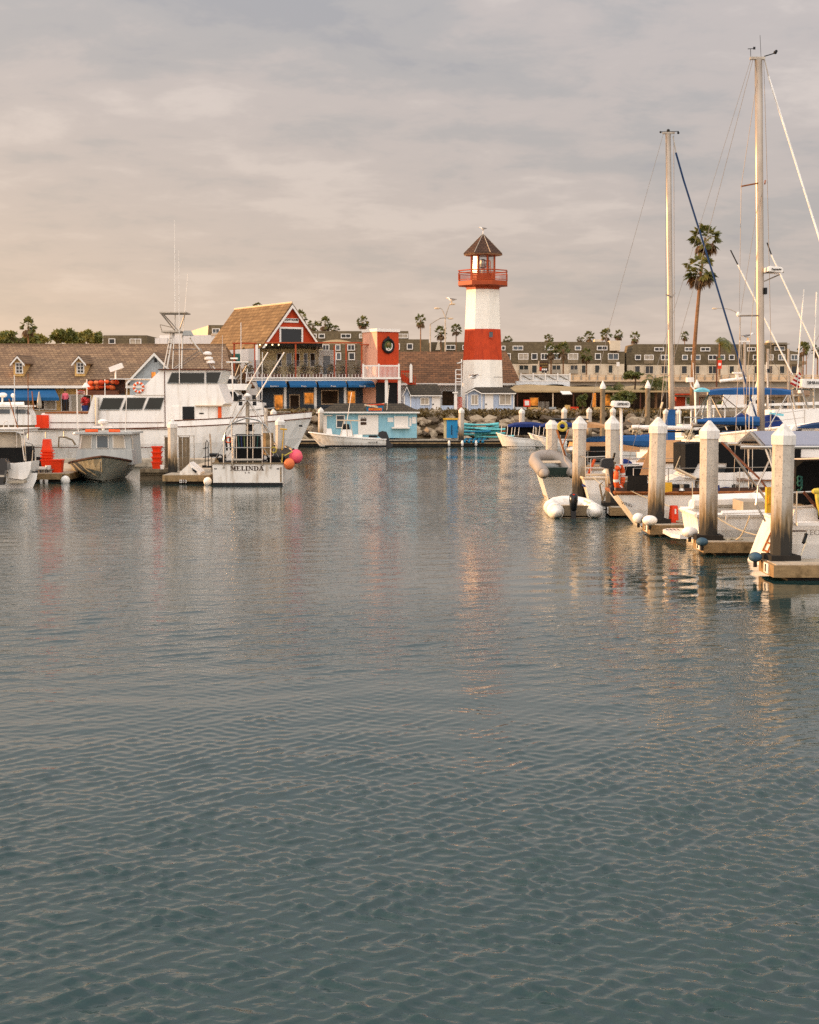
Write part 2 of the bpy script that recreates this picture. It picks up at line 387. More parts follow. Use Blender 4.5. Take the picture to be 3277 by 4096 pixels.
mat('palm_trunk', '#7c5a3c', 0.9, 0.3, 2, bump=0.5, bscale=8, st_str=(1, 1, 3), stain='#4a3422', st_amt=0.5)
mat('bark', '#4f3d2c', 0.9, 0.3, 3, bump=0.4)
mat('kayak', '#6dc0bd', 0.45, 0.12, 3)
mat('kayak_dark', '#1f6b86', 0.45, 0.15, 3)
mat('fender', '#e6e0d4', 0.5, 0.07, 4, stain='#a89878', st_amt=0.4, st_str=(2, 2, 2))
mat('fender_blue', '#37505e', 0.6, 0.2, 5)
mat('hypalon', '#948a7f', 0.55, 0.08, 3, stain='#8f8371', st_amt=0.5, st_str=(1.5, 1.5, 1.5))
mat('yellow', '#d3a02c', 0.5, 0.15, 4)
mat('yellow_rope', '#b9a548', 0.9, 0.2, 15)
mat('pink_shirt', '#d85a68', 0.8, 0.15, 5)
mat('skin', '#9c6a50', 0.6, 0.1, 5)
mat('cloth_dark', '#23262e', 0.85, 0.2, 5)
mat('gull_white', '#d9d4cc', 0.8, 0.1, 5)
mat('gull_grey', '#6f6a66', 0.8, 0.15, 5)
mat('ink', '#15130f', 0.6, 0.1, 5)
mat('ink_brown', '#3a2616', 0.6, 0.2, 5)
mat('flag_red', '#a52a24', 0.8, 0.1, 4)
mat('flag_white', '#ddd2c4', 0.8, 0.05, 4)
mat('flag_blue', '#28345f', 0.8, 0.1, 4)
mat('solar', '#7d7f8c', 0.22, 0.08, 2, spec=0.8)
mat('olive', '#5c6a3a', 0.6, 0.3, 4)
mat('flower', '#c23a34', 0.7, 0.3, 6)
mat('transom_green', '#2c3a33', 0.7, 0.3, 4)
mat('boot_grime', '#2c2a20', 0.7, 0.4, 3, stain='#54502c', st_amt=0.6, st_str=(1, 1, 1))
brickmat('roof_brown', '#5a4030', '#463226', '#2e211a', 0.3, 0.16)
mat('cockpit_grey', '#8b857a', 0.8, 0.2, 2, stain='#4a463e', st_amt=0.6, st_str=(1.5, 1.5, 1.5))
mat('cap_paint', '#d2cbbf', 0.6, 0.08, 6, stain='#8d8270', st_amt=0.5, st_str=(4, 4, 1))
mat('awning_text', '#d8d4cc', 0.7, 0.05, 3)
def concrete_pile():
    m, nt, N, L, b = nodes('pile')
    n1 = tex(N, L, 'ShaderNodeTexNoise', 2.5, detail=8); n2 = tex(N, L, 'ShaderNodeTexNoise', 4.0, (3, 3, 0.35), detail=6); n3 = tex(N, L, 'ShaderNodeTexNoise', 30, detail=3)
    c = mixc(N, L, rmp(N, L, n1.outputs['Fac'], 0.3, 0.7), lin('#a09586'), lin('#bdb3a2'))
    c = mixc(N, L, rmp(N, L, n3.outputs['Fac'], 0.55, 0.75), c, lin('#6f6456'))
    g = N.new('ShaderNodeNewGeometry'); sp = N.new('ShaderNodeSeparateXYZ'); L.new(g.outputs['Position'], sp.inputs[0])
    a = N.new('ShaderNodeMath'); a.operation = 'MULTIPLY_ADD'; L.new(n2.outputs['Fac'], a.inputs[0]); a.inputs[1].default_value = -1.3; L.new(sp.outputs[2], a.inputs[2])
    oc = N.new('ShaderNodeObjectInfo'); a2 = N.new('ShaderNodeMath'); a2.operation = 'MULTIPLY_ADD'; L.new(oc.outputs['Random'], a2.inputs[0]); a2.inputs[1].default_value = -0.35; L.new(a.outputs[0], a2.inputs[2])
    c = mixc(N, L, rmp(N, L, a2.outputs[0], 0.6, 0.0), c, lin('#75603f'))
    c = mixc(N, L, rmp(N, L, a2.outputs[0], 0.05, -0.25), c, lin('#262219'))
    L.new(c, b.inputs['Base Color']); b.inputs['Roughness'].default_value = 0.85
    bp = N.new('ShaderNodeBump'); bp.inputs['Strength'].default_value = 0.35; bp.inputs['Distance'].default_value = 0.02; L.new(n1.outputs['Fac'], bp.inputs['Height']); L.new(bp.outputs[0], b.inputs['Normal'])
concrete_pile()
def water_mat():
    m, nt, N, L, b = nodes('water')
    n = tex(N, L, 'ShaderNodeTexNoise', 0.05, detail=3)
    L.new(mixc(N, L, n.outputs['Fac'], (0.01, 0.032, 0.03), (0.017, 0.04, 0.037)), b.inputs['Base Color'])
    b.inputs['Roughness'].default_value = 0.03; b.inputs['IOR'].default_value = 1.44
    def ridge(scale, ang, st, p, det):
        tc = N.new('ShaderNodeTexCoord'); mp = N.new('ShaderNodeMapping'); mp.vector_type = 'TEXTURE'; mp.inputs['Rotation'].default_value = (0, 0, math.radians(ang)); mp.inputs['Scale'].default_value = (st, 1, 1)
        L.new(tc.outputs['Object'], mp.inputs[0]); n = N.new('ShaderNodeTexNoise'); n.inputs['Scale'].default_value = scale; n.inputs['Detail'].default_value = det; n.inputs['Roughness'].default_value = 0.5
        L.new(mp.outputs[0], n.inputs['Vector']); q = N.new('ShaderNodeMath'); q.operation = 'POWER'; L.new(rmp(N, L, n.outputs['Fac'], 0.22, 0.78), q.inputs[0]); q.inputs[1].default_value = p; return q.outputs[0]
    def add(a, b, k):
        q = N.new('ShaderNodeMath'); q.operation = 'MULTIPLY_ADD'; L.new(b, q.inputs[0]); q.inputs[1].default_value = k; L.new(a, q.inputs[2]); return q.outputs[0]
    h = ridge(8.5, 38, 2.3, 2.6, 2); h = add(h, ridge(7.5, -22, 2.2, 2.6, 2), 0.9); h = add(h, ridge(17, 8, 1.8, 2.0, 3), 0.4); h = add(h, ridge(2.6, 12, 2.0, 1.5, 1), 1.2)
    bp = N.new('ShaderNodeBump'); bp.inputs['Strength'].default_value = 0.5; bp.inputs['Distance'].default_value = WAVE
    L.new(h, bp.inputs['Height']); L.new(bp.outputs[0], b.inputs['Normal'])
WAVE = 0.02
water_mat()
def clear_glass(name='clear_glass', lo=.18, hi=.42):
    m, nt, N, L, b = nodes(name)
    b.inputs['Base Color'].default_value = (0.03, 0.03, 0.03, 1); b.inputs['Roughness'].default_value = 0.13; b.inputs['Specular IOR Level'].default_value = 0.8
    n = tex(N, L, 'ShaderNodeTexNoise', 3)
    t = N.new('ShaderNodeBsdfTransparent'); mx = N.new('ShaderNodeMixShader')
    mr = N.new('ShaderNodeMapRange'); mr.inputs[3].default_value = lo; mr.inputs[4].default_value = hi; L.new(n.outputs['Fac'], mr.inputs[0]); L.new(mr.outputs[0], mx.inputs[0])
    L.new(t.outputs[0], mx.inputs[1]); L.new(b.outputs[0], mx.inputs[2]); L.new(mx.outputs[0], N['Material Output'].inputs[0])
clear_glass()
clear_glass('screen_glass', .06, .2)
# ------------------------------------------------------------------ water
def make_water():
    ys = [-260.0, -120, -60, -30, -14, -6, -2, 1, 2.6, 3.8, 4.7]; y = 5.2
    while y < 126: ys.append(y); y += max(0.0175, 0.0025 * y)
    xs = [0.0]; d = 0.026
    while xs[-1] < 420: xs.append(xs[-1] + d); d = 0.026 if xs[-1] < 2.9 else min(d * 1.017, 60)
    xs = np.array([-a for a in xs[:0:-1]] + xs); ys = np.array(ys)
    dx = np.gradient(xs); dy = np.gradient(ys)
    X, Y = np.meshgrid(xs, ys); SP = np.maximum(dx[None, :], dy[:, None])
    rs = np.random.RandomState(5)
    def low(k, seed):
        r = np.random.RandomState(seed); o = np.zeros_like(X)
        for _ in range(7):
            a = r.uniform(0, 2 * np.pi); f = k * r.uniform(0.5, 1.6); o += np.sin(X * np.cos(a) * f * 0.6 + Y * np.sin(a) * f + r.uniform(0, 6.3))
        return o / 3.2
    g1 = np.clip(0.9 + 0.6 * low(0.45, 1), 0.25, 1.7); g2 = np.clip(0.9 + 0.65 * low(0.38, 2), 0.2, 1.7); g3 = np.clip(0.8 + 0.6 * low(0.6, 3), 0.15, 1.7)
    calm = np.ones_like(X)
    calm *= 1 - 0.6 * np.clip((-3.0 - X) / 3, 0, 1) * np.clip((Y - 44) / 12, 0, 1)
    calm *= 1 - 0.15 * np.clip((Y - 60) / 50, 0, 1)
    calm *= 1 - 0.55 * np.clip((Y - 14) / 14, 0, 1)
    Z = np.zeros_like(X); DX = DY = 0.0
    def field(n, l0, l1, ang, spread, seed):               # unit-variance directional wave field, fading out where the grid is too coarse for it
        r = np.random.RandomState(seed); o = np.zeros_like(X); f_all = 0
        for _ in range(n):
            lam = l0 * (l1 / l0) ** r.uniform(); a = math.radians(ang + r.normal() * spread); k = 2 * np.pi / lam
            f = np.clip((lam / SP - 2.4) / 2.2, 0, 1)
            o += f * np.cos(k * (X * math.cos(a) + Y * math.sin(a)) + r.uniform(0, 6.283))
        return o * math.sqrt(2 / n)
    for n, l0, l1, ang, spr, A_, sharp, g, seed in ((9, 0.9, 2.4, 100, 20, 0.004, 0.0, g1, 21), (30, 0.095, 0.22, 135, 12, 0.0076, 0.55, g2, 22), (30, 0.085, 0.19, 62, 12, 0.0062, 0.55, g1, 23), (14, 0.3, 0.7, 112, 18, 0.0062, 0.5, g3, 25)):
        z = field(n, l0, l1, ang, spr, seed); Z += calm * g * A_ * (np.exp(np.clip(sharp * z, -3, 2.2)) if sharp else z)
    vx = np.stack([X + DX, Y + DY, Z], -1).reshape(-1, 3)
    ny, nx = X.shape; i = np.arange(ny * nx).reshape(ny, nx)
    q = np.stack([i[:-1, :-1], i[:-1, 1:], i[1:, 1:], i[1:, :-1]], -1).reshape(-1, 4)
    me = bpy.data.meshes.new('water'); me.vertices.add(len(vx)); me.vertices.foreach_set('co', vx.astype(np.float32).ravel())
    me.loops.add(q.size); me.loops.foreach_set('vertex_index', q.astype(np.int32).ravel()); me.polygons.add(len(q))
    me.polygons.foreach_set('loop_start', np.arange(0, q.size, 4, dtype=np.int32)); me.polygons.foreach_set('loop_total', np.full(len(q), 4, dtype=np.int32))
    me.update(calc_edges=True); me.polygons.foreach_set('use_smooth', np.ones(len(q), dtype=bool))
    at = me.attributes.new('ripple', 'FLOAT', 'POINT'); at.data.foreach_set('value', (calm * g3 * np.interp(Y, [0, 12, 20, 45, 70], [.25, .3, .6, 1.0, 1.3])).astype(np.float32).ravel())
    me.materials.append(M['water']); o = bpy.data.objects.new('water', me); COL.objects.link(o); struct(o)
    nt = M['water'].node_tree; a = nt.nodes.new('ShaderNodeAttribute'); a.attribute_name = 'ripple'
    mu = nt.nodes.new('ShaderNodeMath'); mu.operation = 'MULTIPLY'; mu.inputs[1].default_value = 0.9; nt.links.new(a.outputs['Fac'], mu.inputs[0])
    nt.links.new(mu.outputs[0], [n for n in nt.nodes if n.type == 'BUMP'][0].inputs['Strength'])
make_water()
# ------------------------------------------------------------------ land
GZ = 2.55
m = MB(); m.box(-900, 900, 127, 3200, GZ - 3, GZ); struct(m.build('promenade', 'paving'))
m = MB(); m.slab([(-900, 121.5, -0.8), (900, 121.5, -0.8), (900, 127.3, GZ - 0.25), (-900, 127.3, GZ - 0.25)], (0, 0, -1)); bank = struct(m.build('riprap_bank', 'soil'))
def rock_mesh(seed):
    r = random.Random(seed); bm = bmesh.new(); bmesh.ops.create_icosphere(bm, subdivisions=1, radius=1)
    cuts = [(Vector((r.gauss(0, 1), r.gauss(0, 1), r.gauss(0, 1))).normalized(), r.uniform(0.55, 0.85)) for _ in range(6)]
    for v in bm.verts:
        for n_, d in cuts:
            e = v.co.dot(n_) - d
            if e > 0: v.co -= n_ * e
        v.co *= r.uniform(0.9, 1.1)
    me = bpy.data.meshes.new('rock'); bm.to_mesh(me); bm.free(); me.materials.append(M[('rock', 'rock_pale', 'rock_dark')[seed % 3]]); return me
RM = [rock_mesh(i) for i in range(9)]
rg = random.Random(3)
for i in range(298):
    t = rg.random(); Yr = 122.3 + 4.6 * t; px = rg.uniform(1150, 2720)
    o = bpy.data.objects.new('rock', RM[rg.randrange(9)]); COL.objects.link(o); o.parent = bank
    k = rg.uniform(0.34, 0.66)
    o.location = (xp(px, Yr), Yr, -0.8 + (Yr - 121.5) / 5.8 * 3.1 + k * 0.5); o.scale = (k * rg.uniform(0.9, 1.5), k, k * rg.uniform(0.6, 0.9))
    o.rotation_euler = (rg.uniform(-.4, .4), rg.uniform(-.4, .4), rg.uniform(0, 6.3))
m = MB()
for i in range(5200):
    px = rg.uniform(1080, 2760); Yr = rg.uniform(125.9, 127.9); c = (xp(px, Yr), Yr, GZ - 0.35 + (Yr - 125.9) * 0.12 + rg.uniform(-.1, .26))
    m.leaves(c, (.25, .2, .15), 2, 0.16, rg)
stuff(tag(m.build('ground_cover', 'hedge_leaf', fix=False), 'low brown-green ground cover along the top of the rock bank', 'ground cover'))

# ------------------------------------------------------------------ windows
def win(t, a, b, c, d, Y, frame='trim_white', pane='glass', fw=3.0, dep=0.1, bars=()):
    k = Y / F; x0, x1 = xp(a, Y, b), xp(c, Y, b); z0, z1 = zp(d, Y), zp(b, Y); f = fw * k; m = MB(ORG[t.name]); y0, y1 = Y - dep, Y - 0.006
    m.box(x0, x1, y0, y1, z1 - f, z1); m.box(x0, x1, y0, y1, z0, z0 + f); m.box(x0, x0 + f, y0 + .002, y1, z0 + f, z1 - f); m.box(x1 - f, x1, y0 + .002, y1, z0 + f, z1 - f)
    for kind, u in bars:
        if kind == 'v': m.box(x0 + (x1 - x0) * u - f * .3, x0 + (x1 - x0) * u + f * .3, y0 + .01, y1, z0 + f, z1 - f)
        else: m.box(x0 + f, x1 - f, y0 + .013, y1, z0 + (z1 - z0) * u - f * .3, z0 + (z1 - z0) * u + f * .3)
    w_ = m.build('window', frame, t); q = MB(ORG[t.name]); q.box(x0 + f, x1 - f, Y - dep * .45, Y - 0.004, z0 + f, z1 - f); q.build('pane', pane, w_); return w_

# ------------------------------------------------------------------ lighthouse
LY = 135.6; LX = xp(1931.5, LY, 1400); A8 = math.atan2(SUNV.y - 1.0, SUNV.x) + math.pi / 8
def rr(p): return p * LY / F / math.cos(math.pi / 8) * 0.965
t = lh = thing('lighthouse', 'tall white and red striped octagonal lighthouse with railed gallery and lantern', 'lighthouse', (LX, LY, GZ))
Lz = lambda py: zp(py, LY)
def oct_(prof): return ('lathe', prof, (LX, LY, 0), 8, A8)
P(t, 'tower_band', 'tower_white', oct_([(rr(86), GZ - 0.2), (rr(79), Lz(1441))]))['label'] = 'white bottom section of the tower'
P(t, 'tower_band', 'tower_red', oct_([(rr(79.3), Lz(1441)), (rr(72.8), Lz(1318))]))['label'] = 'red middle section of the tower'
P(t, 'tower_band', 'tower_white', oct_([(rr(72.5), Lz(1318)), (rr(66), Lz(1159))]))['label'] = 'white upper section of the tower'
P(t, 'collar', 'gallery_red', oct_([(rr(66.6), Lz(1160)), (rr(67), Lz(1151)), (rr(74), Lz(1147)), (rr(97), Lz(1140)), (rr(99), Lz(1139))]))
P(t, 'gallery_deck', 'gallery_red', oct_([(rr(100), Lz(1144)), (rr(100), Lz(1128)), (rr(97), Lz(1126))]))
def ring(m, r, z, th): m.tube([(LX + r * math.cos(A8 + j * math.pi / 4), LY + r * math.sin(A8 + j * math.pi / 4), z) for j in range(9)], th, 6)
rail = MB(ORG[t.name]); ring(rail, rr(98), Lz(1085), 0.055); ring(rail, rr(98), Lz(1094), 0.03); ring(rail, rr(98), Lz(1122), 0.035); rail = rail.build('railing', 'gallery_red', t)
m = MB(ORG[t.name])
for j in range(8):
    a, b = [Vector((LX + rr(98) * math.cos(A8 + q * math.pi / 4), LY + rr(98) * math.sin(A8 + q * math.pi / 4), 0)) for q in (j, j + 1)]
    for i in range(15):
        p = a.lerp(b, i / 15); m.bar((p.x, p.y, Lz(1123)), (p.x, p.y, Lz(1094)), 0.013 if i else 0.06, 4)
stuff(m.build('balusters', 'gallery_red', rail))
RL = rr(47)
P(t, 'lantern_sill', 'gallery_red', oct_([(rr(49), Lz(1128)), (rr(49), Lz(1097)), (rr(47), Lz(1095))]))
for j in range(8):
    a = A8 + j * math.pi / 4; p = (LX + RL * math.cos(a), LY + RL * math.sin(a))
    P(t, 'lantern_post', 'gallery_red', ('bar', (*p, Lz(1128)), (*p, Lz(1012)), 0.085, 6))
    b = a + math.pi / 4; q = (LX + RL * math.cos(b), LY + RL * math.sin(b)); n_ = Vector((math.cos(a + math.pi / 8), math.sin(a + math.pi / 8), 0)) * 0.02
    P(t, 'lantern_pane', 'clear_glass', ('poly', [(p[0], p[1], Lz(1096)), (q[0], q[1], Lz(1096)), (q[0] - n_.x * 3.4, q[1] - n_.y * 3.4, Lz(1014)), (p[0] - n_.x * 3.4, p[1] - n_.y * 3.4, Lz(1014))]))
P(t, 'door', 'gallery_red', ('bx', 1936, 1041, 1962, 1045, LY - .95, LY - .9), ('bx', 1936, 1041, 1939, 1096, LY - .95, LY - .9), ('bx', 1960, 1045, 1963, 1096, LY - .95, LY - .9), ('bx', 1939, 1064, 1960, 1066, LY - .94, LY - .91))
P(t, 'beacon', 'steel', ('lathe', [(.2, Lz(1095)), (.12, Lz(1075)), (.3, Lz(1068)), (.34, Lz(1055)), (.3, Lz(1042)), (.1, Lz(1036))], (LX, LY, 0), 12))
P(t, 'eave', 'trim_warm', oct_([(rr(70), Lz(1022)), (rr(77), Lz(1019)), (rr(77), Lz(1015))]))
ap = Vector((LX, LY, Lz(934)))
for j in range(8):
    a, b = [Vector((LX + rr(78.5) * math.cos(A8 + q * math.pi / 4), LY + rr(78.5) * math.sin(A8 + q * math.pi / 4), Lz(1016))) for q in (j, j + 1)]
    P(t, 'roof_panel', 'roof_brown', ('slab', [a, b, ap], (0, 0, -.06)))
    P(t, 'hip_ridge', 'steel_dull', ('bar', a + Vector((0, 0, .02)), ap + Vector((0, 0, .02)), 0.03, 5))
P(t, 'finial', 'trim_white', ('bar', ap, ap + Vector((0, 0, .22)), 0.07, 6, 0.03))
win(t, 1955, 1325, 1974, 1351, LY - 1.62, 'tower_red', 'glass_grey', 2)
P(t, 'cable', 'rig', ('wire', [(1975, 1508, 133.6), (2012, 1508.5, 133.9)], 0.03))
def gull(loc, rz, label, k=1.0, fly=False):
    g = thing('gull', label, 'bird', loc, rz, local=True)
    b = MB(); b.loft([[(x, r * math.cos(i * math.pi / 4), z + r * .9 * math.sin(i * math.pi / 4)) for i in range(8)] for x, r, z in
        [(-.3, .015, .2), (-.18, .06, .21), (0, .1, .2), (.12, .09, .23), (.19, .05, .3), (.25, .06, .33), (.3, .04, .33), (.36, .008, .32)]], closed=True)
    bd = b.build('body', 'gull_white', g, True)
    for s_ in (-1, 1):
        q = MB()
        if fly: q.slab([(.1, .05 * s_, .26), (.14, .4 * s_, .38), (.0, .75 * s_, .3), (-.06, .4 * s_, .35), (-.1, .05 * s_, .25)], (0, 0, .015))
        else: q.slab([(.1, .1 * s_, .25), (.02, .115 * s_, .3), (-.36, .04 * s_, .23), (-.2, .1 * s_, .17)], (0, .012 * s_, 0))
        q.build('wing', 'gull_grey', g)
        if not fly: P(g, 'leg', 'yellow', ('bar', (0, .04 * s_, .14), (0, .04 * s_, 0), .012, 4))
    P(g, 'beak', 'yellow', ('bar', (.33, 0, .325), (.42, 0, .31), .018, 4, .006)); g.scale = (k,) * 3
gull((LX, LY, Lz(934) + .22), 2.8, 'gull perched on the lighthouse roof tip', 1.0)
gull((pt(1895, 1524, 128.5)), 0.3, 'gull gliding low in front of the lighthouse base', 1.5, True)
# white ladder frame beside the tower
t = thing('ladder_frame', 'white timber ladder frame against the left side of the lighthouse', 'ladder', (xp(1838, 133), 133, GZ))
for px in (1823, 1846): P(t, 'rail', 'trim_white', ('bar', (xp(px, 133), 133, GZ), (xp(px, 133), 133, zp(1436 if px > 1830 else 1478, 133)), .05, 5))
for py in (1479, 1498, 1515, 1527): P(t, 'rung', 'trim_white', ('bar', (xp(1823, 133), 133, zp(py, 133)), (xp(1846, 133), 133, zp(py, 133)), .04, 5))
P(t, 'top_board', 'trim_white', ('prx', [(1826, 1452), (1850, 1444), (1850, 1449), (1832, 1454)], 132.7, 133.4))

# ------------------------------------------------------------------ long shingle building on the left
t = thing('long_shop_building', 'long low shop building with grey shingle roof, dormers and cream walls', 'building', (xp(350, 130), 130, GZ))
P(t, 'wall', 'cream_siding', ('bx', -400, 1535, 925, 1650, 130, 142))
ey, ez, ry, rz_ = 129.0, zp(1541, 129), 137.5, zp(1380, 137.5)
e0, e1, r0, r1 = xp(-420, 129), xp(940, 129), xp(-420, 137.5), xp(905, 137.5)
P(t, 'roof', 'shingle', ('slab', [(e0, ey, ez), (e1, ey, ez), (r1, ry, rz_), (r0, ry, rz_)], (0, 0, -.15)), ('slab', [(e0, 146, ez), (r0, ry, rz_), (r1, ry, rz_), (e1, 146, ez)], (0, 0, -.15)), ('slab', [(e1, ey, ez), (e1, 146, ez), (r1, ry, rz_)], (0, 0, -.15)))
P(t, 'fascia', 'trim_white', ('box', e0, e1, ey - .05, ey, ez - .24, ez - .02)); P(t, 'ridge_cap', 'shingle', ('bar', (r0, ry, rz_ + .02), (r1, ry, rz_ + .02), .1, 6))
for cx_ in (77, 322):
    Yd = 130.6; x0, x1 = xp(cx_ - 20, Yd), xp(cx_ + 20, Yd); zb, ze, za = zp(1505, Yd), zp(1450, Yd), zp(1424, Yd); xm = (x0 + x1) / 2
    d = P(t, 'dormer', 'cream_siding', ('prism', [(x0, zb), (x1, zb), (x1, ze), (xm, za - .1), (x0, ze)], Yd, 135.5))
    for s_ in (-1, 1):
        xe = xm + s_ * (x1 - xm) * 1.45; P(t, 'dormer_roof', 'shingle', ('slab', [(xm, Yd - .35, za + .03), (xe, Yd - .35, ze - .12), (xe, 135.6, ze - .12), (xm, 135.6, za + .03)], (0, 0, .1)))
        P(d, 'barge_board', 'trim_white', ('slab', [(xm, Yd - .37, za), (xe, Yd - .37, ze - .15), (xe, Yd - .37, ze - .33), (xm, Yd - .37, za - .18)], (0, -.05, 0)))
    win(t, cx_ - 15, 1450, cx_ + 15, 1494, Yd, 'trim_white', 'glass', 3.5, .08, [('v', .5), ('h', .33), ('h', .66)])
Yg = 128.95; gx, gz = xp(622, Yg), zp(1413, Yg); wl, wz = xp(520, Yg), zp(1524, Yg); wr = 2 * gx - wl
g_ = P(t, 'gable', 'grey_siding', ('prism', [(wl, wz), (wr, wz), (gx, gz)], Yg, 134))
for s_, xe in ((-1, wl), (1, wr)):
    xe += s_ * .25; P(t, 'gable_roof', 'shingle', ('slab', [(gx, Yg - .3, gz + .05), (xe, Yg - .3, wz - .15), (xe, 134, wz - .15), (gx, 137, gz + .05)], (0, 0, .1)))
    P(g_, 'barge_board', 'trim_white', ('slab', [(gx, Yg - .33, gz + .04), (xe, Yg - .33, wz - .16), (xe, Yg - .33, wz - .4), (gx, Yg - .33, gz - .22)], (0, -.05, 0)))
P(g_, 'vent', 'dark', ('bx', 617, 1433, 628, 1448, Yg - .05, Yg + .02))
P(t, 'gable_wall', 'grey_siding', ('bx', 520, 1524, 722, 1645, Yg + .02, Yg + 1))
P(t, 'window', 'warm_lit', ('bx', 606, 1488, 622, 1512, Yg - .06, Yg + .03))
aw = P(t, 'awning', 'awning_blue', ('slab', [(xp(-60, 129), 129.9, zp(1545, 129)), (xp(205, 129), 129.9, zp(1545, 129)), (xp(236, 127.4, 1590), 127.4, zp(1590, 127.4)), (xp(-60, 127.4), 127.4, zp(1590, 127.4))], (0, 0, -.06)))
P(aw, 'valance', 'awning_blue', ('bx', -60, 1590, 236, 1602, 127.36, 127.4))
for a, c, pn in ((-30, 120, 'glass'), (132, 180, 'interior'), (182, 226, 'curtain')): win(t, a, 1592, c, 1640, 130, 'trim_white', pn, 4, .08)
for a, c, pn in ((244, 280, 'interior'), (282, 328, 'curtain'), (330, 366, 'interior')):
    d = win(t, a, 1578, c, 1648, 130, 'trim_white', pn, 3.5, .1)
P(t, 'window', 'glass', ('bx', 390, 1560, 500, 1630, 129.9, 130.02))
S('patio_umbrella', 'curtain', 'closed grey patio umbrella below the blue awning of the shingle building', 'umbrella', (xp(158, 127), 127, GZ), ('bar', (xp(158, 127), 127.0, GZ), (xp(158, 127), 127.0, zp(1566, 127)), .04, 6), ('lathe', [(.17, zp(1632, 127)), (.22, zp(1622, 127)), (.13, zp(1592, 127)), (.04, zp(1566, 127))], (xp(158, 127), 127, 0), 9))
def person(loc, rz, label):
    t = thing('person', label, 'person', loc, rz, local=True)
    J = [(0, 0, .95, .15), (0, 0, 1.15, .14), (0, 0, 1.38, .16), (0, 0, 1.5, .06), (0, .02, 1.62, .1), (0, .01, 1.72, .09), (-.19, 0, 1.4, .07), (-.24, .02, 1.15, .05), (-.2, .16, .98, .04), (.19, 0, 1.4, .07), (.24, .02, 1.15, .05), (.2, .16, .98, .04),
         (-.1, 0, .88, .1), (-.11, .02, .5, .07), (-.11, 0, .09, .05), (-.11, .14, .04, .045), (.1, 0, .88, .1), (.11, .02, .5, .07), (.11, 0, .09, .05), (.11, .14, .04, .045)]
    E = [(0, 1), (1, 2), (2, 3), (3, 4), (4, 5), (2, 6), (6, 7), (7, 8), (2, 9), (9, 10), (10, 11), (0, 12), (12, 13), (13, 14), (14, 15), (0, 16), (16, 17), (17, 18), (18, 19)]
    me = bpy.data.meshes.new('body'); me.from_pydata([j[:3] for j in J], E, []); me.update(); me.materials.append(M['person_cloth'])
    o = bpy.data.objects.new('body', me); COL.objects.link(o); o.parent = t; o.modifiers.new('skin', 'SKIN'); o.modifiers.new('sub', 'SUBSURF').render_levels = 1
    for v, j in zip(me.skin_vertices[0].data, J): v.radius = (j[3], j[3] * .8)
    me.skin_vertices[0].data[0].use_root = True
    h = MB(); h.ball((0, -.02, 1.7), .115, 10, (1, 1, .95), 6); h.build('hair', 'dark', t, True)
def person_mat():
    m, nt, N, L, b = nodes('person_cloth'); tc = N.new('ShaderNodeTexCoord'); sp = N.new('ShaderNodeSeparateXYZ'); L.new(tc.outputs['Object'], sp.inputs[0])
    n = tex(N, L, 'ShaderNodeTexNoise', 6); sh = mixc(N, L, n.outputs['Fac'], lin('#c94f60'), lin('#e06a74'))
    g = N.new('ShaderNodeMath'); g.operation = 'GREATER_THAN'; L.new(sp.outputs[2], g.inputs[0]); g.inputs[1].default_value = .95; c = mixc(N, L, g.outputs[0], lin('#20232b'), sh)
    g = N.new('ShaderNodeMath'); g.operation = 'GREATER_THAN'; L.new(sp.outputs[2], g.inputs[0]); g.inputs[1].default_value = 1.47; c = mixc(N, L, g.outputs[0], c, lin('#9c6a50'))
    L.new(c, b.inputs['Base Color']); b.inputs['Roughness'].default_value = .8
person_mat()
person((xp(262, 128.8), 128.8, GZ), math.pi, 'person in a pink top standing in the shop doorway')
t = thing('flower_pot', 'potted plant with red flowers beside the shop door', 'plant', (xp(340, 128.5), 128.5, GZ))
P(t, 'pot', 'flag_blue', ('lathe', [(.22, GZ), (.3, GZ + .45)], (xp(340, 128.5), 128.5, 0), 10)); P(t, 'foliage', 'flower', ('leaves', (xp(340, 128.5), 128.5, GZ + .8), (.38, .38, .35), 160, .12))

# ------------------------------------------------------------------ red gabled restaurant
RX, RY = xp(1163, 136, 1222), 136.0
t = rest = thing('red_gable_restaurant', 'two-storey waterfront restaurant with red gable, wood shingle roof and deck', 'building', (xp(1240, 136), 136, GZ))
rd = Vector((-.524, .852, 0)); fd = Vector((.852, .524, 0)); za, ze = zp(1222, 136), zp(1370, 135); W_ = 2.55
A = Vector((RX, RY, 0)); ov = rd * -.35
def rp(u, v, z): return Vector((A.x + fd.x * u + rd.x * v, A.y + fd.y * u + rd.y * v, z))
gb = P(t, 'gable_wall', 'red_wall', ('slab', [rp(-W_, 0, ze), rp(W_, 0, ze), rp(0, 0, za)], rd * .3))
for s_ in (-1, 1):
    P(t, 'roof', 'shingle_gold', ('slab', [rp(0, -.3, za + .1), rp(s_ * (W_ + .45), -.3, ze - .5), rp(s_ * (W_ + .45), 11.4, ze - .5), rp(0, 11.4, za + .1)], (0, 0, .14)))
    P(gb, 'barge_board', 'trim_white', ('slab', [rp(0, -.34, za + .06), rp(s_ * (W_ + .4), -.34, ze - .5), rp(s_ * (W_ + .2), -.34, ze - .5), rp(0, -.34, za - .22)], rd * -.06))
P(t, 'ridge_cap', 'trim_warm', ('bar', rp(0, -.3, za + .25), rp(0, 11.4, za + .25), .09, 6))
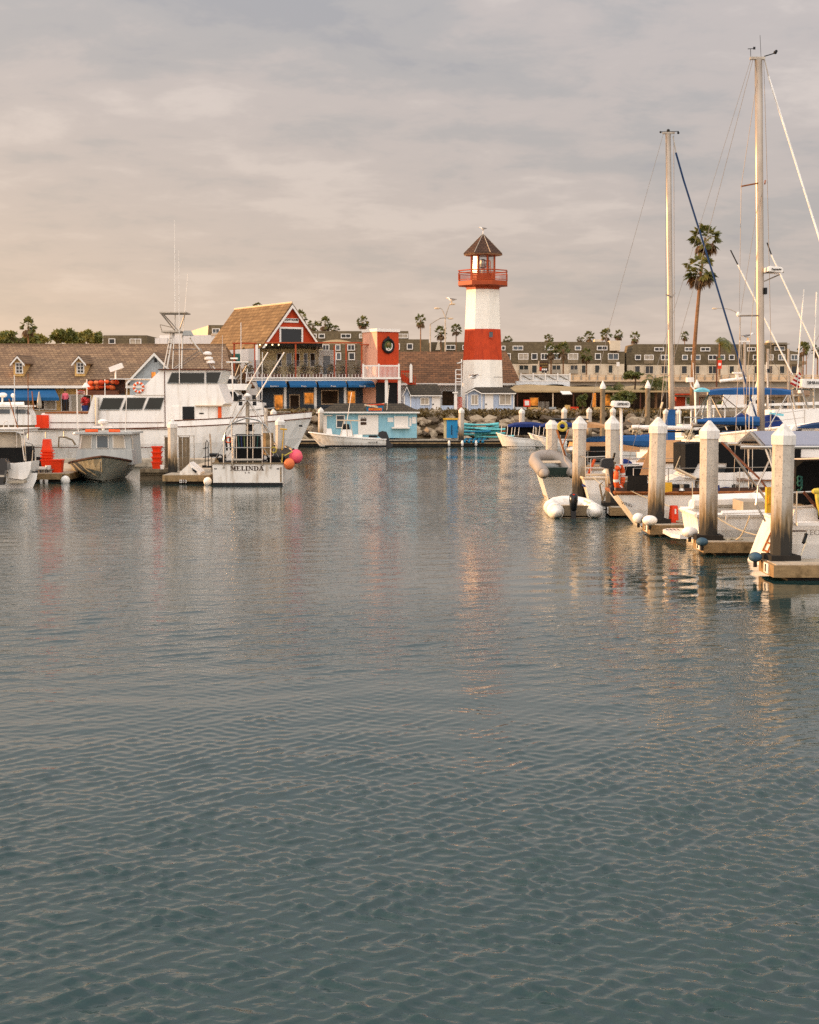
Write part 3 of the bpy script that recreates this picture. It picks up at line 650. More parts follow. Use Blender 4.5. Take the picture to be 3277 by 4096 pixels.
wf = P(gb, 'window_frame', 'trim_white', *[('slab', [rp(a, 0, b), rp(c, 0, b), rp(c, 0, d), rp(a, 0, d)], rd * -.12) for a, b, c, d in
    ((-1.15, ze, -1.0, ze + 1.22), (1.0, ze, 1.15, ze + 1.22), (-1.15, ze + 1.22, 1.15, ze + 1.38))])
P(gb, 'window_pane', 'glass', ('slab', [rp(-1.0, 0, ze), rp(1.0, 0, ze), rp(1.0, 0, ze + 1.22), rp(-1.0, 0, ze + 1.22)], rd * -.05))
sg = P(gb, 'name_board', 'trim_white', ('slab', [rp(-.72, 0, zp(1289, 135.5)), rp(.72, 0, zp(1289, 135.5)), rp(.72, 0, zp(1272, 135.5)), rp(-.72, 0, zp(1272, 135.5))], rd * -.1))
text(sg, 'name_lettering', 'LIGHTHOUSE', 'ink', rp(0, -.13, zp(1278, 135.5)), .24, fd, (0, 0, 1), .004, .01, 1.3)
P(t, 'upper_wall', 'cream_wall', ('bx', 1040, 1385, 1275, 1512, 139, 146))
for a, c, pn in ((1107, 1128, 'interior'), (1145, 1168, 'glass_grey'), (1175, 1200, 'interior'), (1215, 1232, 'glass'), (1240, 1262, 'interior')): win(t, a, 1412, c, 1466, 139, 'trim_white', pn, 2.5)
P(t, 'wing_wall', 'white_siding', ('bx', 1275, 1400, 1335, 1512, 138.6, 143)); win(t, 1290, 1420, 1325, 1500, 138.6, 'trim_white', 'glass_grey', 3)
P(t, 'lower_wall', 'blue_grey_wall', ('bx', 1040, 1520, 1500, 1652, 136.3, 146))
P(t, 'deck_slab', 'trim_white', ('bx', 985, 1509, 1502, 1514, 133.6, 146), ('bx', 985, 1516, 1502, 1524, 133.75, 146))
for px in (1029, 1141, 1262, 1381, 1496): P(t, 'column', 'trim_white', ('bx', px - 5, 1524, px + 5, 1650, 133.9, 134.2))
for i, (a, c, s_) in enumerate(((1026, 1148, "Dominic's"), (1154, 1268, 'Pizza'), (1270, 1388, 'Pasta'), (1388, 1500, 'Wine Bar'))):
    aw = P(t, 'awning', 'awning_blue', ('slab', [pt(a, 1523, 133.7), pt(c - 8, 1523, 133.7), pt(c, 1541, 132.5), pt(a + 6, 1541, 132.5)], (0, 0, -.05)), ('bx', a + 6, 1541, c, 1549, 132.45, 132.5))
    text(aw, 'awning_lettering', s_, 'trim_white', pt((1098, 1216, 1334, 1451)[i], 1544.5, 132.42), .17, width=(.68, .42, .42, .6)[i])
P(t, 'awning', 'awning_blue', ('slab', [pt(1503, 1524, 134.6), pt(1512, 1524, 134.6), pt(1524, 1541, 134.2), pt(1503, 1541, 134.2)], (0, 1.2, 0)))
for a, c, b, d, pn in ((1095, 1135, 1577, 1645, 'warm_lit'), (1158, 1200, 1577, 1640, 'interior'), (1215, 1258, 1568, 1618, 'warm_lit'), (1285, 1355, 1560, 1618, 'interior'), (1388, 1424, 1562, 1616, 'warm_lit'), (1455, 1484, 1565, 1640, 'curtain')): win(t, a, b, c, d, 136.3, 'trim_warm', pn, 4)
m = MB(ORG[t.name])
for px, top in ((937, 1372), (1020, 1372), (1183, 1376), (1338, 1382), (1385, 1376), (1447, 1376), (1488, 1390)): P(t, 'deck_post', 'gallery_red', ('bx', px - 3, top, px + 3, 1509, 134.2, 134.4))
P(t, 'post', 'trim_white', ('bx', 1022, 1378, 1032, 1440, 134.1, 134.3))
P(t, 'pergola_beam', 'gallery_red', ('bx', 930, 1370, 1026, 1376, 134.05, 134.45), ('bx', 1060, 1368, 1450, 1373, 134.1, 134.4), ('bx', 1440, 1376, 1492, 1380, 134.1, 134.4))
P(t, 'pergola_shade', 'dark', ('slab', [pt(1030, 1374, 134.5), pt(1290, 1374, 134.5), pt(1290, 1390, 139), pt(1030, 1390, 139)], (0, 0, -.1)))
for px in range(1040, 1140, 25): P(t, 'string_bulb', 'string_bulb', ('ball', pt(px, 1379, 134.0), .06, 6, (1, 1, 1), 4))
P(t, 'glass_screen', 'screen_glass', ('bx', 990, 1440, 1450, 1508, 133.95, 133.98))
m = MB(ORG[t.name])
for px in range(992, 1450, 13): m.bx(px, 1497, px + 1.6, 1509, 133.85, 133.9)
stuff(m.build('rail_stubs', 'trim_white', t))
t = thing('tent_canopy', 'pale tan tent canopy over the restaurant deck', 'canopy', (xp(1345, 136), 136, zp(1509, 136)))
P(t, 'canopy_top', 'shade_sail', ('loft', [[pt(1262 + 170 * i / 8, 1376 - 18 * math.sin(math.pi * i / 8) * k_, Y_) for i in range(9)] for Y_, k_ in ((134.8, .55), (136.2, 1), (138, .6))]), sm=True)
for px in (1268, 1425): P(t, 'pole', 'steel_dull', ('bar', pt(px, 1374, 136), (xp(px, 136, 1374), 136, zp(1509, 136)), .04))
for i in range(9):
    px = 1000 + i * 54 + RG.uniform(-8, 8); Yq = 134.9
    t = thing('potted_bamboo', ['leftmost', 'second', 'third', 'fourth', 'fifth', 'sixth', 'seventh', 'eighth', 'rightmost'][i] + ' bamboo planter along the restaurant deck, counted from the left', 'plant', (xp(px, Yq), Yq, zp(1509, Yq)), group='bamboo planters on the deck')
    P(t, 'planter', 'brown_trim', ('bx', px - 20, 1495, px + 20, 1509, Yq - .2, Yq + .2))
    P(t, 'foliage', 'bamboo_leaf', ('leaves', (xp(px, Yq), Yq, zp(1477, Yq)), (.5, .3, .52), 190, .14, RG, .1))
# street-level fence and terrace planting
t = thing('terrace_fence', 'black iron picket fence below the restaurant windows', 'fence', (xp(1180, 132), 132, GZ))
P(t, 'rail', 'dark', ('bx', 1060, 1627, 1320, 1629, 132, 132.05), ('bx', 1060, 1640, 1320, 1641, 132, 132.05)); m = MB(ORG[t.name])
for px in range(1062, 1320, 6): m.bx(px, 1626, px + 1.3, 1645, 132.01, 132.04)
stuff(m.build('pickets', 'dark', t))
# ------------------------------------------------------------------ elevator tower
t = thing('elevator_tower', 'red boxy tower with round wreath emblem and sunlit ribbed side', 'tower', (xp(1510, 133, 1420), 133, GZ))
A = Vector((xp(1510, 133, 1420), 133, 0)); zt, zb = zp(1326, 133), GZ
P(t, 'front_wall', 'red_wall', ('slab', [rp(0, 0, zb), rp(2.12, 0, zb), rp(2.12, 0, zt), rp(0, 0, zt)], rd * 2.4))
P(t, 'side_wall', 'cream_rib', ('slab', [rp(0, -.005, zb), rp(0, 2.4, zb), rp(0, 2.4, zt), rp(0, -.005, zt)], fd * -.05))
P(t, 'cornice', 'trim_white', ('slab', [rp(-.12, -.12, zt), rp(2.2, -.12, zt), rp(2.2, 2.5, zt), rp(-.12, 2.5, zt)], (0, 0, .26)))
em = P(t, 'wreath', 'dark', ('tube', [rp(1.02 + .5 * math.cos(a), -.1, zp(1383, 133.5) + .56 * math.sin(a)) for a in [i * math.pi / 12 for i in range(25)]], .13, 8))
P(em, 'medallion', 'olive', ('slab', [rp(1.02 + .4 * math.cos(i * math.pi / 8), -.04, zp(1383, 133.5) + .45 * math.sin(i * math.pi / 8)) for i in range(16)], rd * -.03))
P(em, 'gold_fish', 'bamboo_leaf', ('ball', rp(.98, -.14, zp(1379, 133.5)), .2, 10, (1.1, .6, 1), 6))
P(em, 'white_scroll', 'trim_white', ('tube', [rp(1.02 + .36 * math.cos(a), -.16, zp(1383, 133.5) + .4 * math.sin(a)) for a in [-2.4 + i * .3 for i in range(11)]], .045, 5), ('tube', [rp(.78 + i * .12, -.16, zp(1392 + 5 * (i % 2), 133.5)) for i in range(4)], .04, 5))
P(em, 'bow', 'dark', ('ball', rp(1.02, -.12, zp(1352, 133.5)), .12, 8, (1, 1, 1.4), 5))
t = thing('white_balcony', 'white balcony with slatted railing and square columns beside the red tower', 'balcony', (xp(1530, 131), 131, GZ))
P(t, 'floor_slab', 'trim_white', ('bx', 1450, 1509, 1604, 1516, 130.6, 132.9)); P(t, 'hand_rail', 'trim_white', ('bx', 1450, 1460, 1600, 1466, 130.7, 130.8)); m = MB(ORG[t.name])
for px in range(1452, 1600, 5): m.bx(px, 1466, px + 2, 1509, 130.72, 130.77)
stuff(m.build('balusters', 'trim_white', t))
for px in (1540, 1592): P(t, 'column', 'trim_white', ('bx', px, 1516, px + 12, 1645, 130.8, 131.1))
for px in (1450, 1512, 1592): P(t, 'newel', 'trim_white', ('bx', px, 1455, px + 7, 1509, 130.68, 130.84))
P(t, 'door', 'dark', ('bx', 1504, 1530, 1590, 1645, 132.7, 132.8))
t = thing('red_stair', 'red outdoor stair running down from the white balcony', 'stairs', (xp(1640, 132), 132, GZ))
P(t, 'stringer', 'tower_red', ('slab', [pt(1604, 1490, 132), pt(1668, 1538, 132), pt(1668, 1560, 132), pt(1604, 1520, 132)], (0, .15, 0)), ('bx', 1604, 1482, 1640, 1490, 132, 132.1)); 
for px in range(1606, 1666, 8): P(t, 'baluster', 'tower_red', ('bx', px, 1482 + max(0, px - 1636) * .9, px + 2, 1520 + max(0, px - 1616) * .7, 131.95, 131.99))
P(t, 'end_post', 'trim_white', ('prx', [(1639, 1530), (1639, 1462), (1644, 1453), (1650, 1462), (1650, 1530)], 131.6, 131.85))
# ------------------------------------------------------------------ low brown-roofed hall behind the lighthouse
t = thing('brown_roof_hall', 'low hall with weathered brown shingle roof behind the lighthouse', 'building', (xp(1830, 141), 141, GZ))
P(t, 'wall', 'white_siding', ('bx', 1592, 1528, 2084, 1655, 140.5, 152))
p0, p1, p2, p3 = pt(1588, 1531, 139.2), pt(2084, 1531, 139.2), pt(2026, 1406, 147), pt(1588, 1406, 147)
P(t, 'roof', 'shingle_brown', ('slab', [p0, p1, p2, p3], (0, 0, -.15)), ('slab', [p1, (p1.x, 155, p1.z), p2], (0, 0, -.15)))
P(t, 'fascia', 'trim_white', ('box', p0.x, p1.x, 139.12, 139.18, p0.z - .22, p0.z - .03))
P(t, 'window', 'interior', ('bx', 1770, 1565, 1818, 1632, 140.4, 140.52))
t = thing('garden_wall', 'pale blue wall with dark window and red gate between the two sheds', 'wall', (xp(1800, 130), 130, GZ))
P(t, 'wall', 'shed_blue', ('bx', 1765, 1622, 1828, 1645, 130, 130.2)); P(t, 'post', 'trim_white', ('bx', 1817, 1572, 1829, 1645, 129.9, 130.1), ('bx', 1811, 1567, 1832, 1573, 129.8, 130.2))
P(t, 'gate', 'tower_red', *[('bx', px, 1590, px + 3, 1645, 130.05, 130.1) for px in range(1831, 1848, 5)], ('bx', 1830, 1588, 1848, 1591, 130.04, 130.12))
# ------------------------------------------------------------------ sheds
def shed(name, label, x0, x1, Y, ytop, yeave, gx0, apx, apy, wins, door, ybot=1645):
    t = thing(name, label, 'shed', (xp((x0 + x1) / 2, Y), Y, GZ)); D = 3.6
    P(t, 'wall', 'shed_blue', ('box', xp(x0, Y), xp(x1, Y), Y, Y + D, GZ - .05, zp(yeave, Y)))
    g = P(t, 'gable', 'shed_blue', ('prx', [(x0, yeave + 2), (gx0, yeave + 2), (apx, apy + 2)], Y - .01, Y + 1.5))
    e, q = zp(yeave, Y), zp(ytop, Y)
    P(t, 'roof', 'shingle_dark', ('slab', [pt(gx0 - 4, yeave + 2, Y - .35), pt(x1 + 7, yeave + 2, Y - .35), pt(x1 - 12 if x1 < 1800 else x1 - 22, ytop, Y + 1.9), pt(apx + 2, ytop, Y + 1.9)], (0, 0, .08)),
      ('slab', [pt(apx, apy, Y - .3), pt(gx0 + 2, yeave + 2, Y - .3), pt(gx0 + 10, yeave + 1, Y + 1.8), pt(apx + 4, ytop, Y + 1.9)], (0, 0, .07)), ('slab', [pt(apx, apy, Y - .3), pt(x0 - 6, yeave + 3, Y - .3), pt(x0 - 4, yeave + 1, Y + 1.8), pt(apx + 4, ytop, Y + 1.9)], (0, 0, .07)))
    P(g, 'barge_board', 'trim_white', ('slab', [pt(apx, apy, Y - .32), pt(gx0 + 3, yeave + 2, Y - .32), pt(gx0 + 3, yeave + 6, Y - .32), pt(apx, apy + 5, Y - .32)], (0, -.05, 0)), ('slab', [pt(apx, apy, Y - .32), pt(x0 - 6, yeave + 3, Y - .32), pt(x0 - 6, yeave + 7, Y - .32), pt(apx, apy + 5, Y - .32)], (0, -.05, 0)))
    P(t, 'fascia', 'trim_white', ('bx', gx0, yeave + 1, x1 + 7, yeave + 5, Y - .42, Y - .36))
    for px in (x0, gx0, x1 - 4): P(t, 'corner_board', 'trim_white', ('bx', px, yeave + 2, px + 4, ybot, Y - .04, Y + .05))
    for a, b, c, d in wins: win(t, a, b, c, d, Y, 'trim_white', 'trim_white' if a < 0 else 'curtain', 3.5, .09, [('v', .5)])
    dr = P(t, 'door', 'trim_white', ('bx', door[0], door[1], door[2], ybot - 1, Y - .07, Y - .01)); P(dr, 'handle', 'dark', ('ball', pt(door[0] + 5, 1617, Y - .1), .07, 6, (1, 1, 1), 4)); return t
shed('pale_blue_shed', 'pale blue clapboard shed with dark shingle roof left of the lighthouse', 1616, 1762, 130.2, 1540, 1580, 1641, 1628, 1545, [(1682, 1590, 1718, 1620)], (1728, 1585, 1758))
shed('blue_clapboard_shed', 'pale blue clapboard shed with two white windows at the foot of the lighthouse', 1868, 2058, 130.2, 1552, 1571, 1926, 1897, 1555, [(1884, 1578, 1914, 1620), (1997, 1576, 2046, 1620)], (1940, 1574, 1974))
S('ship_wheel', 'wood_old', 'old wooden wheel leaning against the pale blue shed', 'wheel', pt(1705, 1650, 129.6), ('tube', [pt(1705 + 10 * math.cos(i * .5236), 1642 - 9 * math.sin(i * .5236), 129.6) for i in range(13)], .05, 5), *[('bar', pt(1705 - 9 * math.cos(a), 1642 - 8 * math.sin(a), 129.6), pt(1705 + 9 * math.cos(a), 1642 + 8 * math.sin(a), 129.6), .03, 4) for a in (0, .785, 1.57, 2.36)])

# ------------------------------------------------------------------ patio restaurant, white terrace
t = thing('white_terrace_block', 'white clapboard block with cross-braced roof terrace railing', 'building', (xp(2175, 141), 141, GZ))
P(t, 'wall', 'white_siding', ('bx', 2066, 1524, 2280, 1562, 138, 150)); P(t, 'parapet', 'white_siding', ('bx', 2078, 1500, 2280, 1524, 138.15, 138.3)); m = []
for i in range(5): P(t, 'railing_post', 'trim_white', ('bx', 2082 + i * 49, 1492, 2087 + i * 49, 1525, 137.95, 138.08))
for i in range(4):
    a = 2087 + i * 49
    P(t, 'brace', 'wood_old', ('bar', pt(a, 1500, 138.05), pt(a + 44, 1523, 138.05), .035, 4)); P(t, 'rail', 'trim_white', ('bx', a, 1497, a + 44, 1501, 137.98, 138.06), ('bx', a, 1521, a + 44, 1525, 137.98, 138.06))
t = thing('menu_sign', 'dark brown lettered sign board on a post above the white terrace', 'sign', (xp(2176, 139), 139, GZ))
b_ = P(t, 'board', 'ink_brown', ('bx', 2158, 1446, 2195, 1485, 138.9, 139.1)); P(t, 'post', 'trim_warm', ('bx', 2154, 1444, 2158, 1500, 138.85, 139.15))
for i, (a, c) in enumerate(((2162, 2192), (2168, 2192), (2162, 2190))):
    for k_ in range(4): P(b_, 'letter', 'bamboo_leaf' if i < 2 else 'trim_white', ('bx', a + (c - a) / 4 * k_, 1452 + i * 11, a + (c - a) / 4 * (k_ + .8), 1459 + i * 11, 138.86, 138.9))
P(b_, 'red_mark', 'tower_red', ('bx', 2159, 1468, 2167, 1482, 138.85, 138.9))
t = thing('patio_restaurant', 'open-fronted patio restaurant under a tan scalloped shade canopy', 'building', (xp(2400, 136), 136, GZ))
pts_ = [(2016, 1566)] + [(2060 + i * 10, 1546 - 5 * abs(math.sin(i * 10 / 110 * math.pi)) - (4 if i < 20 else 0)) for i in range(0, 62)] + [(2690, 1566)]
P(t, 'canopy', 'shade_sail', ('slab', [pt(a, b, 137.4 if 0 < i < len(pts_) - 1 else 132) for i, (a, b) in enumerate(pts_)], (0, 0, -.08)))
P(t, 'valance', 'shade_sail', ('bx', 2016, 1562, 2690, 1569, 131.9, 132))
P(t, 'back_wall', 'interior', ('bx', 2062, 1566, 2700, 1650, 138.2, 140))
for px in (2068, 2210, 2292, 2330, 2452, 2500, 2560): P(t, 'post', 'brown_trim' if px not in (2210, 2452) else 'trim_warm', ('bx', px, 1568, px + 5, 1648, 132.2, 132.4))
for a, c, mt in ((2062, 2108, 'white_siding'), (2112, 2166, 'cream_siding'), (2195, 2225, 'grey_siding'), (2375, 2450, 'cream_siding')): P(t, 'low_wall', mt, ('bx', a, 1628, c, 1650, 132.1, 132.3))
for a, b, c, d in ((2118, 1588, 2156, 1625), (2405, 1575, 2445, 1625)): win(t, a, b, c, d, 137.5, 'trim_warm', 'warm_lit', 3)
win(t, 2368, 1570, 2386, 1630, 134, 'trim_warm', 'warm_lit', 2)
b_ = P(t, 'menu_frame', 'red_plastic', ('bx', 2095, 1598, 2122, 1626, 131.95, 132.05)); P(b_, 'menu_sheet', 'trim_white', ('bx', 2100, 1603, 2117, 1621, 131.93, 131.95))
P(t, 'hanging_sign', 'trim_white', ('slab', [pt(2240, 1564, 131.6), pt(2280, 1564, 131.6), pt(2290, 1576, 131.3), pt(2252, 1577, 131.3)], (0, .05, -.05)))
P(t, 'red_counter', 'red_plastic', ('bx', 2283, 1627, 2315, 1643, 131.7, 132)); P(t, 'cabinet', 'cream_siding', ('bx', 2260, 1620, 2282, 1643, 131.8, 132))
P(t, 'gate_leaf', 'steel_dull', *[('bx', px, 1606, px + 1.5, 1645, 131.8, 131.84) for px in range(2155, 2200, 5)])
# ------------------------------------------------------------------ elevated road on the right
t = thing('road_viaduct', 'elevated road with pale concrete parapet and guard rail behind the marina', 'bridge', (xp(2800, 190), 190, GZ)); YB = 185
P(t, 'deck', 'concrete', ('bx', 2278, 1526, 3900, 1548, YB, YB + 12)); P(t, 'parapet', 'parapet', ('bx', 2278, 1506, 3900, 1519, YB - .1, YB + .2)); P(t, 'kerb', 'parapet', ('bx', 2278, 1521, 3900, 1526, YB - .6, YB + .1))
P(t, 'guard_rail', 'parapet', ('bx', 2278, 1499, 3900, 1502.5, YB + .02, YB + .12))
for i in range(34): P(t, 'rail_post', 'concrete', ('bx', 2290 + i * 33, 1499, 2295 + i * 33, 1521, YB - .25, YB - .1))
P(t, 'retaining_wall', 'concrete', ('bx', 2278, 1548, 3900, 1655, YB + .8, YB + 2))
t = thing('red_kiosk', 'small red harbour kiosk with white door behind the left mast', 'building', (xp(2750, 150), 150, GZ))
P(t, 'wall', 'red_wall', ('bx', 2706, 1580, 2800, 1660, 150, 154)); P(t, 'roof', 'shingle', ('slab', [pt(2640, 1578, 149), pt(3240, 1578, 149), pt(3240, 1548, 156), pt(2640, 1548, 156)], (0, 0, -.2)))
d = P(t, 'door', 'trim_white', ('bx', 2742, 1582, 2776, 1664, 149.9, 150)); P(d, 'pane', 'olive', ('bx', 2748, 1590, 2770, 1616, 149.86, 149.9)); P(t, 'fascia', 'tower_red', ('bx', 2700, 1574, 2790, 1580, 148.9, 149))
P(t, 'long_wall', 'stucco', ('bx', 2800, 1580, 3230, 1665, 151, 154))
for a in (2985, 3070, 3130): win(t, a, 1600, a + 30, 1635, 151, 'trim_white', 'glass', 3)

# ------------------------------------------------------------------ condominiums far behind
YC = 380.0
def condo(label, outline, Y, base_y, rows, wall='condo_shingle'):
    t = thing('condominium_block', label, 'building', (xp(sum(p[0] for p in outline) / len(outline), Y), Y, GZ), group='condominiums behind the harbour')
    P(t, 'wall', wall, ('prx', outline, Y, Y + 14))
    if base_y: P(t, 'ground_floor', 'stucco', ('bx', outline[0][0] + 3, base_y, outline[-1][0] - 3, 1585, Y - .25, Y + 12))
    for (b, d, xs, pn) in rows:
        for a, c in xs: win(t, a, b, c, d, Y if d < base_y or not base_y else Y - .25, 'trim_white' if d < 1450 else 'stucco', pn[RG.randrange(len(pn))], 2.6, .35, [('v', .5)] if c - a > 26 else ())
    return t
g4 = ('glass', 'glass', 'glass_green', 'curtain', 'glass_grey')
t = condo('long three-storey brown shingled condominium right of the lighthouse', [(1985, 1585), (1985, 1367), (2470, 1367), (2470, 1406), (2500, 1406), (2500, 1585)], YC, 1456,
      [(1383, 1401, [(2006, 2022), (2051, 2093), (2180, 2215), (2300, 2325), (2388, 2430)], g4), (1413, 1439, [(2018, 2043), (2073, 2114), (2126, 2150), (2164, 2191), (2211, 2244), (2272, 2313), (2380, 2404), (2432, 2475)], g4),
       (1459, 1494, [(2018, 2043), (2075, 2116), (2126, 2150), (2164, 2191), (2207, 2244), (2280, 2313), (2325, 2345), (2378, 2400), (2432, 2453)], ('glass', 'glass_green'))])
P(t, 'roof_box', 'stucco', ('bx', 2380, 1357, 2405, 1370, YC + 3, YC + 6), ('bx', 2440, 1362, 2482, 1402, YC - 1, YC + 4))
for a, c in ((2073, 2114), (2211, 2244), (2272, 2313), (2432, 2475)): P(t, 'balcony_rail', 'wood_old', ('bx', a, 1438, c, 1452, YC - 1.4, YC - 1.3)); 
for a, c in ((2075, 2116), (2207, 2244), (2280, 2313)): P(t, 'balcony_rail', 'concrete', ('bx', a, 1478, c, 1494, YC - 1.7, YC - 1.6))
t = condo('wide three-storey brown shingled condominium behind the sailboat masts', [(2506, 1585), (2506, 1410), (2526, 1410), (2534, 1376), (3040, 1377), (3040, 1585)], YC + 4, 1460,
      [(1389, 1405, [(2617, 2656), (2739, 2772), (2802, 2841), (2989, 3023)], g4), (1419, 1440, [(2540, 2564), (2577, 2615), (2644, 2674), (2729, 2751), (2764, 2802), (2833, 2869), (2880, 2900), (2916, 2938), (3012, 3036)], g4),
       (1462, 1496, [(2538, 2562), (2580, 2615), (2644, 2672), (2725, 2750), (2766, 2800), (2833, 2868), (2916, 2938), (3015, 3038)], ('glass', 'glass_green'))])
for a, c in ((2577, 2615), (2644, 2674), (2764, 2802), (2833, 2869)): P(t, 'balcony_rail', 'wood_old', ('bx', a, 1440, c, 1454, YC + 2.4, YC + 2.5))
t = condo('right end brown condominium with penthouse boxes and balconies', [(3044, 1585), (3044, 1378), (3070, 1378), (3070, 1370), (3150, 1370), (3150, 1400), (3210, 1412), (3210, 1585)], YC + 2, 1458,
      [(1385, 1402, [(3098, 3140)], g4), (1418, 1441, [(3072, 3094), (3113, 3141), (3163, 3192)], g4), (1462, 1496, [(3072, 3092), (3117, 3140), (3164, 3190)], ('glass', 'glass_green'))])
P(t, 'penthouse', 'stucco', ('bx', 3075, 1362, 3092, 1380, YC + 3, YC + 6)); P(t, 'roof_slab', 'concrete', ('bx', 3095, 1374, 3160, 1377, YC, YC + 5)); P(t, 'balcony', 'wood_old', ('bx', 3160, 1444, 3226, 1458, YC - 1, YC + 1.8))
t = condo('brown condominium with white windows behind the restaurant deck', [(1225, 1585), (1225, 1324), (1634, 1324), (1640, 1585)], YC - 60, 0,
      [(1335, 1353, [(1238, 1267), (1275, 1300), (1364, 1404), (1437, 1462), (1592, 1632)], g4), (1378, 1402, [(1290, 1318), (1342, 1362), (1390, 1420), (1604, 1618)], g4), (1410, 1440, [(1310, 1335), (1345, 1365), (1395, 1420)], g4)])
t = condo('lower brown condominium wing right of the red tower', [(1592, 1585), (1592, 1357), (1716, 1357), (1716, 1585)], YC - 66, 0, [(1374, 1398, [(1628, 1652), (1590, 1600)], g4)])
t = condo('small brown condominium wing between street lamp and lighthouse', [(1716, 1585), (1716, 1372), (1722, 1368), (1984, 1368), (1984, 1585)], YC - 50, 0, [(1380, 1399, [(1784, 1822), (1850, 1866)], g4)])
P(t, 'chimney', 'stucco', ('prx', [(1742, 1400), (1752, 1365), (1758, 1365), (1762, 1400)], YC - 52, YC - 50))
t = condo('small grey flat-roofed house left behind the long shingle roof', [(410, 1420), (414, 1341), (588, 1341), (592, 1420)], 240, 0, [(1354, 1376, [(436, 462)], ('glass',)), (1355, 1378, [(520, 566)], g4)])
t = condo('grey mansard house beside the red gable', [(828, 1400), (834, 1300), (900, 1300), (905, 1400)], 182, 0, [(1314, 1334, [(850, 880)], ('glass_grey',))])
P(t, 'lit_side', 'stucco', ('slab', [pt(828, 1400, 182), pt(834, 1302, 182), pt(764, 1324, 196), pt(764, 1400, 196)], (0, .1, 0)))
t = thing('white_block_building', 'plain white flat-roofed building left of the red gable', 'building', (xp(880, 152), 152, GZ))
P(t, 'wall', 'white_block', ('bx', 640, 1340, 995, 1650, 152, 165)); P(t, 'parapet', 'trim_warm', ('bx', 845, 1335, 996, 1341, 151.9, 152.2)); P(t, 'wing', 'white_block', ('bx', 620, 1352, 668, 1400, 150, 152))
P(t, 'downpipe', 'dark', ('bx', 934, 1345, 937, 1440, 151.9, 151.99)); P(t, 'green_shutter', 'green_cloth', ('bx', 922, 1415, 960, 1455, 151.9, 151.99))
# ------------------------------------------------------------------ street lamps
def lamp(px, ytop, ybot, arms, label, Y=175):
    t = thing('street_lamp', label, 'street lamp', (xp(px, Y), Y, GZ)); P(t, 'pole', 'steel_dull', ('bar', (xp(px, Y, ytop), Y, GZ), pt(px, ytop, Y), .13, 6, .07))
    for arm in arms:
        a = P(t, 'arm', 'steel_dull', ('tube', [pt(x_, y_, Y) for x_, y_ in arm], .055, 5)); e = arm[-1]; s_ = 1 if e[0] > px else -1
        P(a, 'lamp_head', 'trim_warm', ('ball', pt(e[0] + 3 * s_, e[1] + 2, Y), .2, 8, (1.7, 1, .55), 5))
lamp(1782, 1268, 1412, [[(1782, 1268), (1776, 1252), (1768, 1235), (1757, 1230), (1752, 1231)], [(1782, 1268), (1788, 1248), (1796, 1224), (1803, 1215), (1808, 1214)]], 'twin-armed street lamp with a gull on it left of the lighthouse')
lamp(1722, 1297, 1412, [[(1722, 1297), (1745, 1282), (1762, 1273), (1782, 1271), (1800, 1272)]], 'single-armed street lamp just left of the twin-armed lamp')
gull(pt(1807, 1212, 175), 2.6, 'gull standing on the twin-armed street lamp', 1.8)
lamp(2962, 1265, 1500, [[(2962, 1265), (2940, 1245), (2918, 1236), (2895, 1232), (2862, 1232)]], 'single-armed street lamp between the two tall masts', 200)
# ------------------------------------------------------------------ palms and trees
def fan_crown(seed, n=40, droop=0.0):
    r = random.Random(seed); m = MB(); d_ = MB()
    for i in range(n):
        a = i * 2.39996 + r.uniform(-.3, .3); e = math.radians(r.uniform(78, -55) if i % 7 else r.uniform(-70, -40)); dead = math.degrees(e) < -38
        u = Vector((math.cos(a) * math.cos(e), math.sin(a) * math.cos(e), math.sin(e))); ln = r.uniform(.42, .62); c = u * ln + Vector((0, 0, -.06))
        sd_ = u.cross(Vector((0, 0, 1))); sd_ = sd_.normalized() if sd_.length > .05 else Vector((1, 0, 0))
        tilt = r.uniform(-.7, .7); nb = u.cross(sd_); sd_ = (sd_ * math.cos(tilt) + nb * math.sin(tilt)).normalized(); q = d_ if dead else m
        q.poly([Vector((0, 0, 0)), u * ln * .5 + sd_ * .012, c, u * ln * .5 - sd_ * .012])
        for k in range(11):
            b = math.radians(-72 + k * 14.4 + r.uniform(-4, 4)); v = u * math.cos(b) + sd_ * math.sin(b); L_ = r.uniform(.34, .5) * (1 - .2 * abs(b))
            w_ = u * -math.sin(b) + sd_ * math.cos(b); mid = c + v * L_ * .6; tip = c + v * L_ + Vector((0, 0, -.1 - (.1 if dead else 0)))
            q.poly([c, mid + w_ * .06, tip, mid - w_ * .06])
    return m.mesh('crown'), d_.mesh('dead_fronds')
FAN = [fan_crown(i, 46) for i in range(4)]
for a, b in FAN: a.materials.append(M['palm_leaf']); b.materials.append(M['palm_dead'])
def palm(px, py, Y, wpx, label, base=None, lean=0.0, k=0, group='fan palms on the skyline', stretch=1.0, trk=.13):
    base = GZ if base is None else base; R_ = wpx / 2 * Y / F; top = pt(px, py, Y); x0 = top.x + lean
    t = thing('palm_tree', label, 'palm tree', (x0, Y, base), group=group)
    hh = top.z - base; tr = [(x0 + (top.x - x0) * (i / 6) ** 1.6, Y, base + hh * i / 6) for i in range(7)]
    P(t, 'trunk', 'palm_trunk', ('tube', tr, R_ * trk, 7, R_ * trk * .6))
    for me, nm in zip(FAN[k % 4], ('crown', 'dead_fronds')):
        o = bpy.data.objects.new(nm, me); COL.objects.link(o); o.parent = t; o.location = top - Vector((x0, Y, base)); o.scale = (R_, R_, R_ * stretch); o.rotation_euler = (0, 0, px * .37)
    return t
